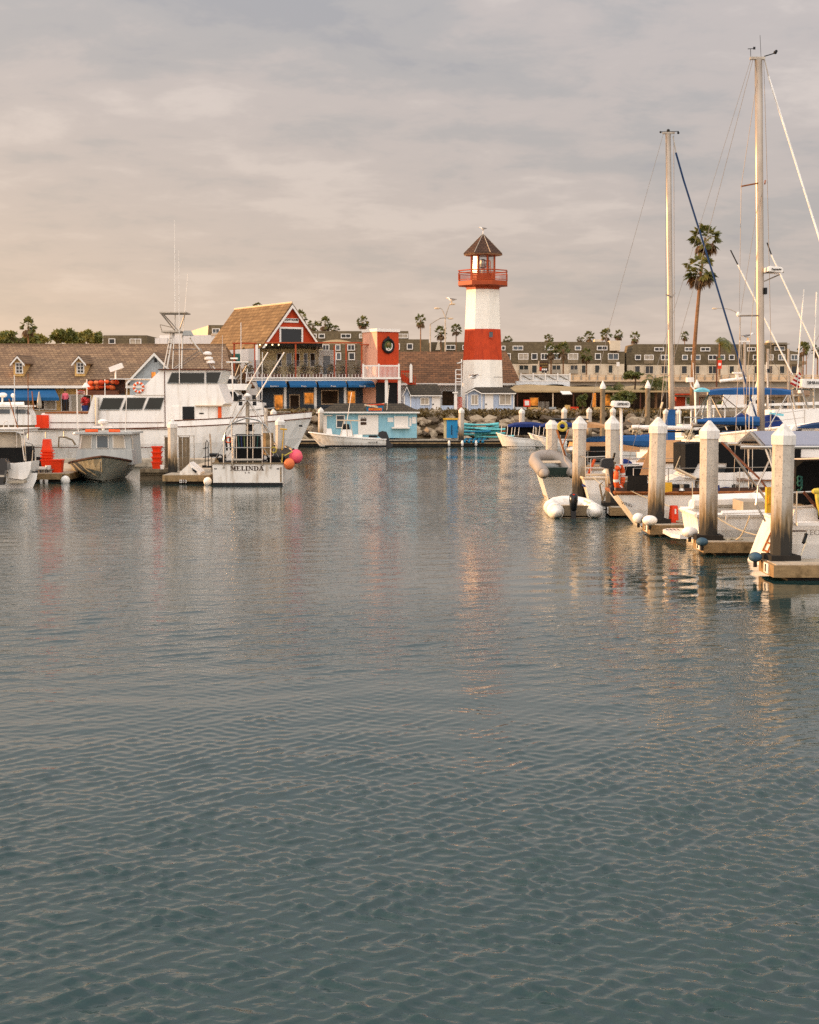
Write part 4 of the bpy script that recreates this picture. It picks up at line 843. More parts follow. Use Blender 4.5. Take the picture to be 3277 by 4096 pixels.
SK = [(113, 1302, 195, 66, 'fan palm rising above the broadleaf trees at far left', 1.3), (1030, 1226, 300, 42, 'palm top just showing behind the red gable ridge', 1), (1204, 1268, 320, 50, 'fan palm directly right of the red gable', 1.5), (1252, 1302, 330, 56, 'low fan palm second to the right of the red gable', 1), (1301, 1292, 325, 56, 'fan palm above the brown condominium, third right of the gable', 1.15), (1340, 1313, 330, 40, 'smallest fan palm peeking over the condominium roof', .8),
      (1452, 1287, 300, 54, 'lone fan palm left of the red tower', 1.1), (1683, 1278, 290, 46, 'tall slim fan palm left of the street lamps', 1.35), (1764, 1328, 320, 56, 'fan palm directly behind the twin-armed street lamp', 1.1), (1825, 1316, 320, 46, 'fan palm between street lamp and lighthouse', 1.1), (2032, 1358, 420, 44, 'stubby palm top just right of the lighthouse tower', .8), (2196, 1352, 420, 40, 'palm rising over the roof right of the lighthouse', 1.1),
      (2205, 1400, 330, 60, 'dark fan palm in front of the condominium wall', 1.2), (2254, 1396, 330, 60, 'dark fan palm just right of another against the condominium', 1.3), (2347, 1420, 330, 56, 'low dark fan palm against the condominium balconies', 1.2), (2322, 1356, 420, 34, 'small palm top on the condominium skyline', .8), (2358, 1346, 425, 50, 'bushy palm top behind the condominium roof, left of the roof boxes', 1.1), (2425, 1336, 430, 50, 'tallest palm top behind the condominium roof boxes', 1.2), (2474, 1338, 420, 42, 'palm top above the gap between the two condominiums', 1.1), (2540, 1346, 415, 42, 'palm beside the left edge of the wide condominium', 1.3),
      (2740, 1342, 420, 38, 'slim palm between the left mast and the tall palm pair', 1.1), (3215, 1392, 330, 46, 'palm standing at the right end of the condominiums', 1.4), (3228, 1384, 360, 30, 'thin palm right beside the last condominium', 1.3), (3272, 1400, 330, 50, 'palm cut by the right edge of the picture', 1.2)]
for i, (px, py, Y, wd, lb, st) in enumerate(SK): palm(px, py, Y, wd * 1.12, lb, k=i, stretch=st)
palm(2822, 950, 150, 150, 'tallest fan palm with windblown crown beside the mast', lean=-1.05, trk=.09, k=1, group='tall palm pair', stretch=1.0)
palm(2806, 1078, 148, 160, 'second tall palm, its crown below the tallest one', lean=-.75, trk=.12, k=2, group='tall palm pair', stretch=1.0)
def feather_palm(px, py, Y, wpx, label, n=16, blow=.6, lean=0.0):
    R_ = wpx / 2 * Y / F; top = pt(px, py, Y); t = thing('feather_palm', label, 'palm tree', (top.x + lean, Y, GZ)); r = random.Random(int(px)); m = MB(ORG[t.name])
    P(t, 'trunk', 'palm_trunk', ('tube', [(top.x + lean, Y, GZ), (top.x + lean * .3, Y, GZ + (top.z - GZ) * .6), top], R_ * .09, 7, R_ * .06))
    for i in range(n):
        a = i * 2.4 + r.uniform(-.2, .2); e = math.radians(r.uniform(10, 75)); d = Vector((math.cos(a) * math.cos(e) + blow, math.sin(a) * math.cos(e), math.sin(e))).normalized(); L_ = R_ * r.uniform(.85, 1.2); p = Vector(top); last = p
        sd_ = d.cross(Vector((0, 0, 1))).normalized()
        for k in range(8):
            d = (d + Vector((.05 * blow, 0, -.2 - .02 * k))).normalized(); q = p + d * L_ / 8
            for s_ in (-1, 1):
                for h in (0, .5):
                    b = p.lerp(q, h); tip = b + sd_ * s_ * R_ * .3 * math.sin(math.pi * (k + 1.2) / 9.5) + d * R_ * .15 + Vector((0, 0, -R_ * .18)); m.poly([b, b + d * R_ * .05, tip])
            m.tube([p, q], R_ * .012, 3); p = q
    m.build('crown', 'palm_leaf', t, fix=False); return t
feather_palm(2880, 1372, 300, 120, 'windblown yellow-green coconut palm in front of the wide condominium')
for i, (px, py, w_, lb) in enumerate(((2625, 1535, 130, 'feather palm by the patio, left of the left mast'), (2455, 1560, 110, 'dark leafy palm in front of the patio canopy'), (2585, 1560, 100, 'low shaggy palm between the dark pilings'))): feather_palm(px, py, 133 + i * .7, w_, lb, 26, 0.05)
def tree(px, py, Y, rx, rz, label, leaf='tree_leaf', n=900, name='tree', trunk=True, sz=.2, blobs=7, group=None):
    k = Y / F; c = pt(px, py, Y); t = thing(name, label, 'tree', (c.x, Y, GZ), group=group); r = random.Random(int(px * 7 + py))
    P(t, 'trunk', 'bark', ('tube', [(c.x, Y, GZ), (c.x + .2, Y, c.z - rz * k * .3)], max(.1, rx * k * .08), 7, max(.06, rx * k * .05)), *[('bar', (c.x + .15, Y, c.z - rz * k * .5), (c.x + rx * k * .6 * math.cos(a), Y + rx * k * .5 * math.sin(a), c.z + rz * k * .2), rx * k * .04, 5, rx * k * .015) for a in (0.4, 1.9, 3.2, 4.6)])
    m = MB(ORG[t.name])
    for b in range(blobs):
        a = r.uniform(0, 6.28); q = r.uniform(.2, .75); m.leaves((c.x + rx * k * q * math.cos(a), Y + rx * k * q * math.sin(a) * .8, c.z + rz * k * r.uniform(-.5, .6)), (rx * k * r.uniform(.3, .55), rx * k * .4, rz * k * r.uniform(.3, .5)), n // blobs, sz, r, .3)
    m.build('crown', leaf, t, fix=False); return t
for i, (px, py, rx, rz, lf) in enumerate(((55, 1355, 48, 32, 'tree_leaf'), (105, 1362, 50, 18, 'tree_leaf'), (155, 1358, 55, 30, 'tree_leaf2'), (228, 1354, 26, 32, 'tree_leaf'), (265, 1350, 36, 42, 'tree_leaf'), (308, 1358, 34, 34, 'tree_leaf2'), (345, 1352, 20, 34, 'tree_leaf2'), (375, 1358, 26, 32, 'tree_leaf'))):
    tree(px, py, 205 + i * 2, rx * 1.3, rz * 1.1, ['rounded tree at the far left edge above the shingle roof', 'broad dark tree under the far left palm', 'yellow-green spreading tree right of the far left palm', 'tall ragged tree over the shingle roof between the dormers', 'dark tree with a leaning top beside a ragged one', 'low olive tree above the right dormer', 'slender golden tree poking up right of the right dormer', 'small tree just left of the grey house'][i], lf, 1100, group='trees behind the shingle roof', sz=.32)
tree(2535, 1503, 134, 46, 20, 'small umbrella-shaped tree in front of the viaduct', 'tree_leaf', 1500, sz=.12, blobs=10)
tree(2330, 1605, 131, 24, 34, 'dark bushy tree in front of the patio', 'tree_leaf', 900, sz=.12)
tree(2500, 1590, 131.5, 60, 30, 'broad leafy shrub below the umbrella-shaped tree', 'tree_leaf', 1500, sz=.14, blobs=9)
tree(2890, 1625, 146, 40, 22, 'dark shrub in front of the low white building on the right', 'tree_leaf', 700, sz=.16)
tree(1222, 1715, 124.5, 26, 40, 'brown bush on the rocks left of the blue shop', 'hedge_leaf', 700, sz=.13, name='bush')
# ------------------------------------------------------------------ pilings
pl = thing('piling', 'x', 'piling', local=True, group='concrete pilings')
P(pl, 'shaft', 'pile', ('lathe', [(.212, -1.5), (.212, 2.64)], (0, 0, 0), 8, math.pi / 8))
P(pl, 'cap', 'cap_paint', ('lathe', [(.236, 2.58), (.236, 2.76), (.03, 2.99)], (0, 0, 0), 8, math.pi / 8))
P(pl, 'collar', 'dock_dark', ('box', -.3, .3, -.3, -.22, .3, .42), ('box', -.3, .3, .22, .3, .3, .42), ('box', -.3, -.22, -.22, .22, .3, .42), ('box', .22, .3, -.22, .22, .3, .42))
PILES = [(3132, 30.4, 'nearest and largest concrete piling at the right edge', 1), (2839, 34.9, 'second nearest concrete piling, right of the red bucket', 1), (2627, 39.6, 'third nearest piling with two white fenders at its foot', 1.01), (2453, 46.2, 'piling directly behind the black outboard on the rail', 1), (2317, 48.5, 'piling rising behind the white inflatable dinghy', .985), (2206, 56.5, 'piling between the hanging inflatable and the tan awning', .93),
         (690, 66, 'concrete piling left of the stern lettered MELINDA', .88), (1119, 70, 'piling behind the right side of MELINDA', .9), (1096, 112, 'piling in front of the terrace mesh fence', .94), (1283, 116.6, 'piling at the left end of the blue shop', .97), (1845, 115.8, 'piling beside the kayak racks below the lighthouse', .97), (2088, 115.4, 'piling beside the first canopied rental boat', .95),
         (2255, 118, 'short far piling below the hanging sign', .97), (2358, 118.5, 'short far piling below the patio palms', .97), (2450, 119, 'short far piling behind the white radar dome', .97), (2663, 116, 'far piling behind the blue mast cover', .94), (2713, 117, 'far piling just right of the left mast', .94), (1563, 121.5, 'far', 1)]
for i, (px, Y, lb, k) in enumerate(PILES[:-1]):
    o = pl if i == 0 else place(pl, (0, 0, 0)); o['label'] = lb; o.location = (xp(px, Y, 1750), Y, 0); o.scale = (1, 1, k); o.rotation_euler = ((.008, -.012, .006, .015, -.01, .012, -.02)[i % 7], (.004, .0, .012, -.01, .008)[i % 5], (0.12, -.05, .2, 0, .1, .3)[i % 6])
wp = thing('timber_piling', 'x', 'piling', local=True, group='dark timber pilings'); P(wp, 'shaft', 'wood_old', ('lathe', [(.2, -1.5), (.19, 4.72)], (0, 0, 0), 10)); P(wp, 'cap', 'trim_white', ('lathe', [(.22, 4.68), (.22, 4.85), (.02, 5.3)], (0, 0, 0), 10))
for i, (px, ytop, Y, lb) in enumerate(((2411, 1522, 118, 'dark timber piling with white cone in front of the patio'), (2591, 1520, 118, 'dark timber piling with white cone left of the left mast'), (2787, 1518, 118, 'dark timber piling with white cone under the left end of the blue bimini'), (3202, 1540, 118, 'dark timber piling behind the tower frame at right'))):
    o = wp if i == 0 else place(wp, (0, 0, 0)); o['label'] = lb; o.location = (xp(px, Y), Y, zp(ytop, Y) - 5.3)
# ------------------------------------------------------------------ docks
def finger(px, Yf, label, num, w_=1.25, L_=13, zt=.3, bolts=True):
    x0 = xp(px, Yf, 2200); t = thing('finger_dock', label, 'dock', (x0, Yf, 0), group='finger docks on the right')
    P(t, 'deck', 'dock_top', ('box', x0 + .06, x0 + L_, Yf + .06, Yf + w_ - .06, zt - .12, zt + .012))
    f = P(t, 'fascia', 'fascia', ('box', x0, x0 + L_, Yf, Yf + .06, .07, zt)); e = P(t, 'end_board', 'fascia', ('box', x0 - .002, x0 + .06, Yf + .06, Yf + w_, .07, zt)); P(t, 'fascia', 'fascia', ('box', x0 + .06, x0 + L_, Yf + w_ - .06, Yf + w_, .07, zt))
    P(t, 'float', 'dock_dark', ('box', x0 + .3, x0 + L_, Yf + .12, Yf + w_ - .1, -.4, .1))
    if bolts:
        for i in range(8): P(f, 'bolt', 'dark', ('lathe', [(.05, 0), (.05, .03)], (0, 0, 0), 8)).location = Vector((.42 + i * .62, -.03, .19)); 
        for ch in f.children: ch.rotation_euler = (math.pi / 2, 0, 0); ch.location.y = 0.0
    if num:
        q = P(e, 'number_plate', 'trim_white', ('box', x0 - .02, x0 - .002, Yf + .4, Yf + .75, .1, zt - .01)); text(q, 'number', num, 'ink', (x0 - .032, Yf + .575, .19), .2, (0, -1, 0), (0, 0, 1), .006, .006)
    for cxx in (2.4, 5.2): P(t, 'cleat', 'steel_dull', ('tube', [(x0 + cxx - .16, Yf + .3, zt + .1), (x0 + cxx + .16, Yf + .3, zt + .1)], .025, 6), ('bar', (x0 + cxx - .06, Yf + .3, zt), (x0 + cxx - .06, Yf + .3, zt + .1), .022, 5), ('bar', (x0 + cxx + .06, Yf + .3, zt), (x0 + cxx + .06, Yf + .3, zt + .1), .022, 5))
    return t
finger(3097, 29.4, 'nearest finger dock with bolted timber side at the right edge', '1')
finger(2815, 34.2, 'second finger dock from the front, under the blue round fender', '2')
finger(2600, 38.9, 'third finger dock, carrying the red bucket', '3')
finger(2440, 45.3, 'fourth finger dock behind the white inflatable', '4', 1.1)
finger(2340, 48.2, 'fifth finger dock, mostly hidden by the inflatable', '', 1.0)
finger(2185, 53.5, 'sixth and farthest finger dock with sunlit end under the hanging tender', '', 1.6, zt=.55, bolts=False)
def ldock(px0, px1, Y0, Y1, label, num, zt=.38):
    x0, x1 = xp(px0, Y0, 1920), xp(px1, Y0, 1920); t = thing('boat_dock', label, 'dock', ((x0 + x1) / 2, Y0, 0), group='docks on the left')
    P(t, 'deck', 'dock_top', ('box', x0, x1, Y0 + .06, Y1, zt - .1, zt)); e = P(t, 'end_board', 'fascia', ('box', x0, x1, Y0, Y0 + .06, .12, zt - .01)); P(t, 'float', 'dock_dark', ('box', x0 + .1, x1 - .1, Y0 + .15, Y1, -.4, .14)); P(t, 'side_board', 'fascia', ('box', x1, x1 + .05, Y0, Y1, .12, zt - .02))
    if num: q = P(e, 'number_plate', 'trim_white', ('bx', num[1], num[2], num[3], num[4], Y0 - .02, Y0 - .003)); text(q, 'number', num[0], 'ink_brown', ((xp(num[1], Y0, 1925) + xp(num[3], Y0, 1925)) / 2, Y0 - .03, (zp(num[2], Y0) + zp(num[4], Y0)) / 2), .17, bold=.006)
    return t
ldock(40, 275, 65.0, 79, 'low dock with number plate below the stacked red tubs', ('8', 160, 1918, 192, 1931))
ldock(650, 835, 63.5, 79, 'dark dock with number ten plate left of the MELINDA stern', ('▸10', 718, 1919, 746, 1931))
o = S('main_dock', 'dock_top', 'long walkway dock running behind the left fishing boats', 'dock', (-14, 79.5, 0), ('box', -40, -7.5, 79.2, 81.2, .05, .42), ('box', -40, -7.5, 79.25, 81.1, -.4, .05))
x0, x1 = xp(1130, 115.5), xp(2780, 115.5)
t = thing('far_dock', 'long floating dock along the rock bank below the lighthouse', 'dock', ((x0 + x1) / 2, 115.5, 0))
P(t, 'deck', 'dock_top', ('box', x0, x1, 115.56, 119.6, .34, .46)); P(t, 'fascia', 'dock_dark', ('box', x0, x1, 115.5, 115.56, .02, .44)); P(t, 'rub_strip', 'fascia', ('box', x0, x1, 115.44, 115.5, .2, .3)); P(t, 'float', 'dock_dark', ('box', x0, x1, 115.7, 119.5, -.4, .34))
for i, px in enumerate((1797, 1850, 1905)):
    S('dock_fender', 'fender', ['white fender on the far dock below the blue locker', 'white fender on the far dock below the piling', 'white fender on the far dock below the dark kayaks'][i], 'fender', (xp(px, 115.4), 115.3, .1), ('lathe', [(.02, .02), (.09, .06), (.1, .3), (.07, .4), (.02, .46)], (xp(px, 115.4), 115.32, 0), 10), group='white fenders on the far dock', sm=True)
# mesh fence panel on the walkway
t = thing('mesh_fence', 'grey mesh fence panels on the walkway behind the white bow', 'fence', (xp(1110, 113), 113, 0.4)); P(t, 'frame', 'steel_dull', *[('bx', px, 1646, px + 2, 1768, 113, 113.04) for px in (1068, 1110, 1136, 1160)], ('bx', 1068, 1645, 1162, 1647, 113, 113.04))
P(t, 'mesh', 'clear_glass', ('bx', 1069, 1648, 1161, 1690, 113.01, 113.03)); stuff(P(t, 'wires', 'steel_dull', *[('bx', px, 1647, px + .6, 1690, 113.0, 113.02) for px in range(1071, 1160, 4)]))
S('gangway_float', 'dock_top', 'small float under the grey mesh fence', 'dock', (xp(1110, 112.5), 112.5, 0), ('box', xp(1060, 112), xp(1180, 112), 111.5, 115.4, -.3, .45))
# ------------------------------------------------------------------ blue floating shop
YS = 117.4
t = thing('blue_rental_shop', 'turquoise floating rental shop with dark hip roof and white shutters', 'building', (xp(1480, YS), YS, .46))
P(t, 'wall', 'shop_blue', ('bx', 1296, 1645, 1668, 1752, YS, YS + 3.6)); z_, q_ = zp(1646, YS), zp(1613, YS + 1.6)
e = [(xp(1285, YS), YS - .4, z_), (xp(1678, YS), YS - .4, z_), (xp(1678, YS), YS + 4, z_), (xp(1285, YS), YS + 4, z_)]; r0, r1 = (xp(1335, YS), YS + 1.8, q_), (xp(1612, YS), YS + 1.8, q_)
P(t, 'roof', 'shingle_dark', ('poly', [e[0], e[1], r1, r0]), ('poly', [e[1], e[2], r1]), ('poly', [e[2], e[3], r0, r1]), ('poly', [e[3], e[0], r0]), ('poly', e))
P(t, 'fascia', 'trim_white', ('bx', 1265, 1647, 1680, 1653, YS - .46, YS - .4))
for a, b, c, d in ((1433, 1660, 1514, 1738), (1577, 1665, 1634, 1708)): P(t, 'shutter', 'trim_white', ('bx', a, b, c, d, YS - .06, YS - .005))
P(t, 'counter', 'trim_white', ('bx', 1567, 1708, 1640, 1714, YS - .4, YS - .005)); d = P(t, 'door', 'trim_white', ('bx', 1290, 1664, 1308, 1748, YS - .06, YS - .005), ('bx', 1294, 1660, 1330, 1664, YS - .07, YS - .005)); win(t, 1345, 1660, 1380, 1712, YS, 'trim_white', 'glass_grey', 3.5)
for a, b, c, d in ((1443, 1676, 1466, 1684), (1443, 1688, 1466, 1699)): P(t, 'sign_board', 'ink_brown', ('bx', a, b, c, d, YS - .09, YS - .062))
for a in (1444, 1450, 1456, 1462): P(t, 'letter', 'ink', ('bx', a, 1670, a + 3, 1675, YS - .08, YS - .062))
for a, b, c, d in ((1551, 1670, 1574, 1688), (1648, 1668, 1666, 1694), (1638, 1672, 1646, 1704)): P(t, 'notice', 'trim_white', ('bx', a, b, c, d, YS - .03, YS - .004))
t = thing('roof_sign_boat', 'small red and blue boat-shaped sign with lettering on the shop roof', 'sign', (xp(1500, YS), YS - .2, zp(1645, YS)))
P(t, 'hull_board', 'kayak_dark', ('prx', [(1465, 1622), (1536, 1618), (1530, 1645), (1468, 1645)], YS - .3, YS)); b_ = P(t, 'red_board', 'orange', ('bx', 1475, 1632, 1528, 1642, YS - .34, YS - .302)); text(b_, 'lettering', 'BOAT RENTALS', 'yellow', pt(1501, 1637, YS - .37), .15, width=.85)
P(t, 'paddle', 'trim_warm', ('bar', pt(1458, 1620, YS - .4), pt(1512, 1630, YS - .4), .06, 5), ('bar', pt(1480, 1626, YS - .45), pt(1538, 1614, YS - .2), .05, 5)); P(t, 'gunwale', 'tower_red', ('bar', pt(1462, 1622, YS - .33), pt(1538, 1617, YS - .33), .07, 5))
t = thing('sandwich_board', 'white folding sign board on the dock left of the blue shop', 'sign', (xp(1318, 116.6), 116.6, .46)); P(t, 'panel', 'trim_white', ('slab', [pt(1304, 1738, 116.5), pt(1330, 1738, 116.5), pt(1326, 1714, 116.8), pt(1308, 1714, 116.8)], (0, .03, 0))); P(t, 'back_panel', 'trim_white', ('slab', [pt(1304, 1738, 117.1), pt(1330, 1738, 117.1), pt(1326, 1714, 116.86), pt(1308, 1714, 116.86)], (0, .03, 0)))
t = thing('blue_locker', 'tall blue storage locker with cream side on the far dock', 'locker', (xp(1800, 117), 117, .46)); P(t, 'front', 'blue_panel', ('bx', 1787, 1680, 1831, 1752, 116.8, 118)); P(t, 'side', 'cream_wall', ('bx', 1776, 1678, 1787, 1752, 116.9, 118)); P(t, 'lid', 'yellow', ('bx', 1774, 1673, 1833, 1679, 116.7, 118.1)); P(t, 'latch', 'dark', ('bx', 1806, 1700, 1809, 1740, 116.77, 116.8))
# kayaks
def kayak_mesh(L_=3.0, B=.72, H_=.34):
    m = MB(); rings = []
    for i in range(13):
        u = i / 12; b = B / 2 * math.sin(math.pi * min(max(u, .03), .97)) ** .55; h = .55 + .45 * abs(2 * u - 1) ** 2
        rings.append([((u - .5) * L_, b * math.cos(a), H_ * h * (.5 + .5 * math.sin(a)) if math.sin(a) < 0 else H_ * h * (.5 + .28 * math.sin(a))) for a in [2 * math.pi * j / 10 for j in range(10)]])
    m.loft(rings, closed=True); return m.mesh('kayak', True)
KM, KD = kayak_mesh(), kayak_mesh(2.6, .62, .3); KM.materials.append(M['kayak']); KD.materials.append(M['kayak_dark'])
def kayak(px, py, Y, rz, lb, me=KM, tilt=0.0, group='turquoise kayaks on the far dock'):
    o = bpy.data.objects.new('kayak', me); COL.objects.link(o); o.location = pt(px, py, Y); o.rotation_euler = (tilt, 0, rz); tag(o, lb, 'kayak', group)
    P_ = MB(); P_.tube([(.5 * math.cos(a), .2 * math.sin(a), .27) for a in [i * math.pi / 6 for i in range(13)]], .025, 5); c = P_.mesh('cockpit_rim'); c.materials.append(M['dark']); k = bpy.data.objects.new('cockpit_rim', c); COL.objects.link(k); k.parent = o
pos = ['bottom', 'second', 'third', 'topmost']
for i in range(4): kayak(1920, 1742 - i * 13, 118.2, .1 + .06 * i, f'turquoise kayak, {pos[i]} of the left pile behind the dark kayaks' + (' from the bottom' if 0 < i < 3 else ''))
for i in range(3): kayak(1978, 1752 - i * 15, 117.4, .06 * i, f'turquoise kayak, {("bottom", "middle", "topmost")[i]} of the right pile beside the rental boats')
for i in range(5): kayak(1868 + i * 18, 1768, 116.6, 1.3, ('leftmost', 'second', 'middle', 'fourth', 'rightmost')[i] + ' of the dark blue kayaks stood on edge, end to the water', KD, 1.15, 'dark kayaks on edge')
kayak(1895, 1731, 116.9, .02, 'dark blue kayak laid flat across the standing ones', KD)
S('orange_kayak', 'orange', 'orange kayak end beside the first rental boat', 'kayak', pt(2018, 1732, 117.6), ('ball', pt(2018, 1722, 117.6), .3, 10, (1.4, 1, .55), 6), sm=True)

# ------------------------------------------------------------------ boat hulls
def hull(m, L_, B, zs, zb, rake=.8, full=.55, over=0.0, sh=1.8, keel=-.35, n=18, stern=.86, flare=.9, wlf=.92, loc=(0, 0, 0), rz=0, bh=.09):
    R_ = Matrix.Rotation(rz, 3, 'Z'); lc = Vector(loc); rings = []; port = []; star = []; wl = [[], [], [], []]
    for i in range(n + 1):
        u = i / n; b = B / 2 * (stern + (1 - stern) * min(1, u / .35)); 
        if u > full: q = (u - full) / (1 - full); b *= max(.012, (1 - q ** 2.1)) ** .8 if q < 1 else .012
        z = zs + (zb - zs) * u ** sh; r = []
        fl = flare if u < full else flare * (1 - .35 * ((u - full) / (1 - full)))
        lv = [(1, b, z), (.55, b * (fl + (1 - fl) * .6), z * .55), (.0, b * fl * wlf, 0.0), (-.15, 0, keel * (1 - .8 * u ** 4))]
        X = lambda l: over * (1 - l) + (L_ - rake * (1 - l) - over * (1 - l)) * u
        r = [(X(l), y_, z_) for l, y_, z_ in lv] + [(X(l), -y_, z_) for l, y_, z_ in lv[2::-1]]
        r = [R_ @ Vector(p) + lc for p in r]; rings.append(r); port.append(r[0]); star.append(r[-1]); f_ = min(1, bh / max(.1, z * .55)); o_ = R_ @ Vector((0, .012, 0)); wl[0].append(r[2].lerp(r[3], .06) + o_); wl[1].append(r[2].lerp(r[1], f_) + o_); wl[2].append(r[4].lerp(r[3], .06) - o_); wl[3].append(r[4].lerp(r[5], f_) - o_)
    m.loft(rings, True, True); return port, star, wl
def boat(name, label, loc, rz, mt='gel', deckmat='gel', rubmat='dark', rub=.045, cat='boat', stripe='boot_grime', **kw):
    t = thing(name, label, cat, loc); m = MB(loc); p_, s_, wl = hull(m, loc=loc, rz=rz, **kw); h = m.build('hull', mt, t); q = MB(loc); q.loft([list(x) for x in zip(wl[0], wl[1])], False, False); q.loft([list(x) for x in zip(wl[2], wl[3])], False, False); q.build('boot_stripe', stripe, t)
    d = MB(loc); drop = Vector((0, 0, -.05)); d.loft([[a + drop, b + drop] for a, b in zip(p_, s_)], False, False); d.build('deck', deckmat, t)
    P(t, 'rub_rail', rubmat, ('tube', p_ , rub, 5), ('tube', s_, rub, 5), ('tube', [p_[0], s_[0]], rub, 5))
    return t, p_, s_
def at_(a, u): k = u * (len(a) - 1); i = min(int(k), len(a) - 2); return a[i].lerp(a[i + 1], k - i)
def lifelines(t, side, u0, u1, n, h=.6, wires=2, inset=0.0, mt='steel'):
    pts = [at_(side, u0 + (u1 - u0) * i / (n - 1)) for i in range(n)]
    for p in pts: P(t, 'stanchion', mt, ('bar', p, p + Vector((0, 0, h)), .014, 5))
    P(t, 'lifeline', mt, *[('tube', [p + Vector((0, 0, h * (k + 1) / wires)) for p in pts], .008, 4) for k in range(wires)])
# ------------------------------------------------------------------ big white sport-fishing vessel
YB_, YH = 87.0, 84.95
t, pp, ss = boat('fishing_vessel', 'large white sport-fishing vessel with pilothouse, tower and long hull', (xp(118, YB_), YB_, 0), 0, L_=xp(1247, YB_) - xp(118, YB_), B=5.2, zs=1.85, zb=2.45, rake=1.15, full=.62, sh=2.4, stern=.92, flare=.93, rubmat='brown_trim', rub=.03, n=22)
big = t
P(t, 'bulwark', 'gel', ('loft', [[p + Vector((0, .03, 0)), p + Vector((0.03, .06, .34))] for p in [at_(ss, .52 + .48 * i / 12) for i in range(13)]], False, False), ('loft', [[p, p + Vector((0.03, -.06, .34))] for p in [at_(pp, .52 + .48 * i / 12) for i in range(13)]], False, False))
P(t, 'cap_rail', 'brown_trim', ('tube', [at_(ss, .52 + .48 * i / 12) + Vector((.02, .05, .35)) for i in range(13)], .03, 5))
P(t, 'hawse_hole', 'dark', ('bx', 1196, 1700, 1208, 1707, 85.2, 85.6))
P(t, 'lower_house', 'gel', ('prx', [(135, 1722), (168, 1652), (352, 1655), (374, 1580), (700, 1580), (700, 1722)], YH, YH + 4.1))
P(t, 'house_cap', 'teak', ('bx', 180, 1648, 350, 1654, YH - .05, YH + 4.15))
P(t, 'deck_edge', 'brown_trim', ('bx', 200, 1689, 655, 1691.5, YH - .03, YH), ('bx', 130, 1714, 690, 1717, YH - .6, YH), ('bx', 110, 1788, 700, 1791, 84.3, 84.36))
ph = P(t, 'pilothouse', 'gel', ('prx', [(540, 1580), (642, 1480), (893, 1480), (872, 1535), (903, 1612), (886, 1622), (886, 1712), (662, 1712), (662, 1580)], YH - .06, YH + 4.0))
P(t, 'roof_edge', 'brown_trim', ('bx', 632, 1475, 897, 1480, YH - .25, YH + 4.2)); P(ph, 'eyebrow', 'trim_warm', ('bx', 780, 1621, 892, 1625, YH - .3, YH + 3.9))
P(t, 'upper_deck', 'gel', ('bx', 440, 1514, 640, 1517, YH - .02, YH + 4.1)); P(t, 'seam', 'brown_trim', ('bx', 658, 1485, 661, 1712, YH - .09, YH - .06))
for q in ([(397, 1639), (413, 1592), (495, 1592), (477, 1639)], [(488, 1639), (508, 1591), (585, 1591), (568, 1638)], [(577, 1638), (597, 1591), (656, 1591), (642, 1638)]):
    w_ = P(t, 'window', 'glass_green', ('prx', q, YH - .03, YH - .001)); P(w_, 'frame', 'alum_paint', ('tube', [pt(a, b, YH - .04) for a, b in q + q[:1]], .022, 4))
for q in ([(669, 1533), (687, 1491), (817, 1491), (817, 1533)], [(825, 1533), (825, 1489), (884, 1489), (870, 1533)]): w_ = P(ph, 'window', 'glass_green', ('prx', q, YH - .1, YH - .062)); P(w_, 'frame', 'alum_paint', ('tube', [pt(a, b, YH - .11) for a, b in q + q[:1]], .022, 4))
P(ph, 'doorway', 'dark', ('bx', 731, 1626, 777, 1706, YH - .1, YH - .062)); d = P(ph, 'door', 'gel', ('bx', 780, 1626, 832, 1708, YH - .12, YH - .062)); P(d, 'plate', 'ink', ('bx', 797, 1651, 815, 1656, YH - .14, YH - .121)); P(ph, 'door', 'gel', ('bx', 690, 1626, 729, 1708, YH - .12, YH - .062))
P(t, 'red_panel', 'red_plastic', ('bx', 140, 1660, 195, 1712, YH - .16, YH - .1))
lr = P(t, 'life_ring', 'orange', ('tube', [pt(555 + 18 * math.cos(a), 1550 + 18 * math.sin(a), YH - .14) for a in [i * math.pi / 12 for i in range(25)]], .075, 8), sm=True)
P(lr, 'white_band', 'trim_white', *[('tube', [pt(555 + 18 * math.cos(a + d_), 1550 + 18 * math.sin(a + d_), YH - .142) for d_ in (-.16, 0, .16)], .08, 8) for a in [i * math.pi / 4 + .2 for i in range(8)]])
P(t, 'life_jacket', 'orange', ('bx', 872, 1626, 886, 1676, YH - .14, YH - .07))
for i in range(11): P(t, 'life_float', ('orange', 'orange_buoy', 'tower_red')[i % 3], ('ball', pt(366 + (i % 6) * 21 + RG.uniform(-4, 4), 1530 + (i // 6) * 19 + RG.uniform(-3, 3), YH + .6 + RG.uniform(-.2, .2)), .15 + RG.uniform(0, .05), 8, (RG.uniform(.8, 1.2), 1.4, RG.uniform(.6, .8)), 6))
P(t, 'rack', 'brown_trim', ('bx', 350, 1562, 470, 1580, YH + .3, YH + 1.2)); P(t, 'rack_back', 'teak_dark', ('bx', 350, 1517, 500, 1575, YH + .95, YH + 1.1)); 
for px in (420, 348): P(t, 'rack_post', 'trim_white', ('bar', pt(px, 1580, YH + .3), pt(px, 1517, YH + .3), .03))
P(t, 'hailer', 'trim_white', ('lathe', [(.05, 0), (.22, -.22), (.24, -.24)], pt(344, 1530, YH - .3), 10)); P(t, 'exhaust_stack', 'steel', ('bar', pt(387, 1700, YH - .2), pt(387, 1590, YH - .2), .11, 10))
P(t, 'search_light', 'trim_white', ('obox', pt(465, 1470, 86), (.75, .3, .28), 0, 0, -.35), ('bar', pt(462, 1480, 86), pt(462, 1517, 86), .05))
st_ = []
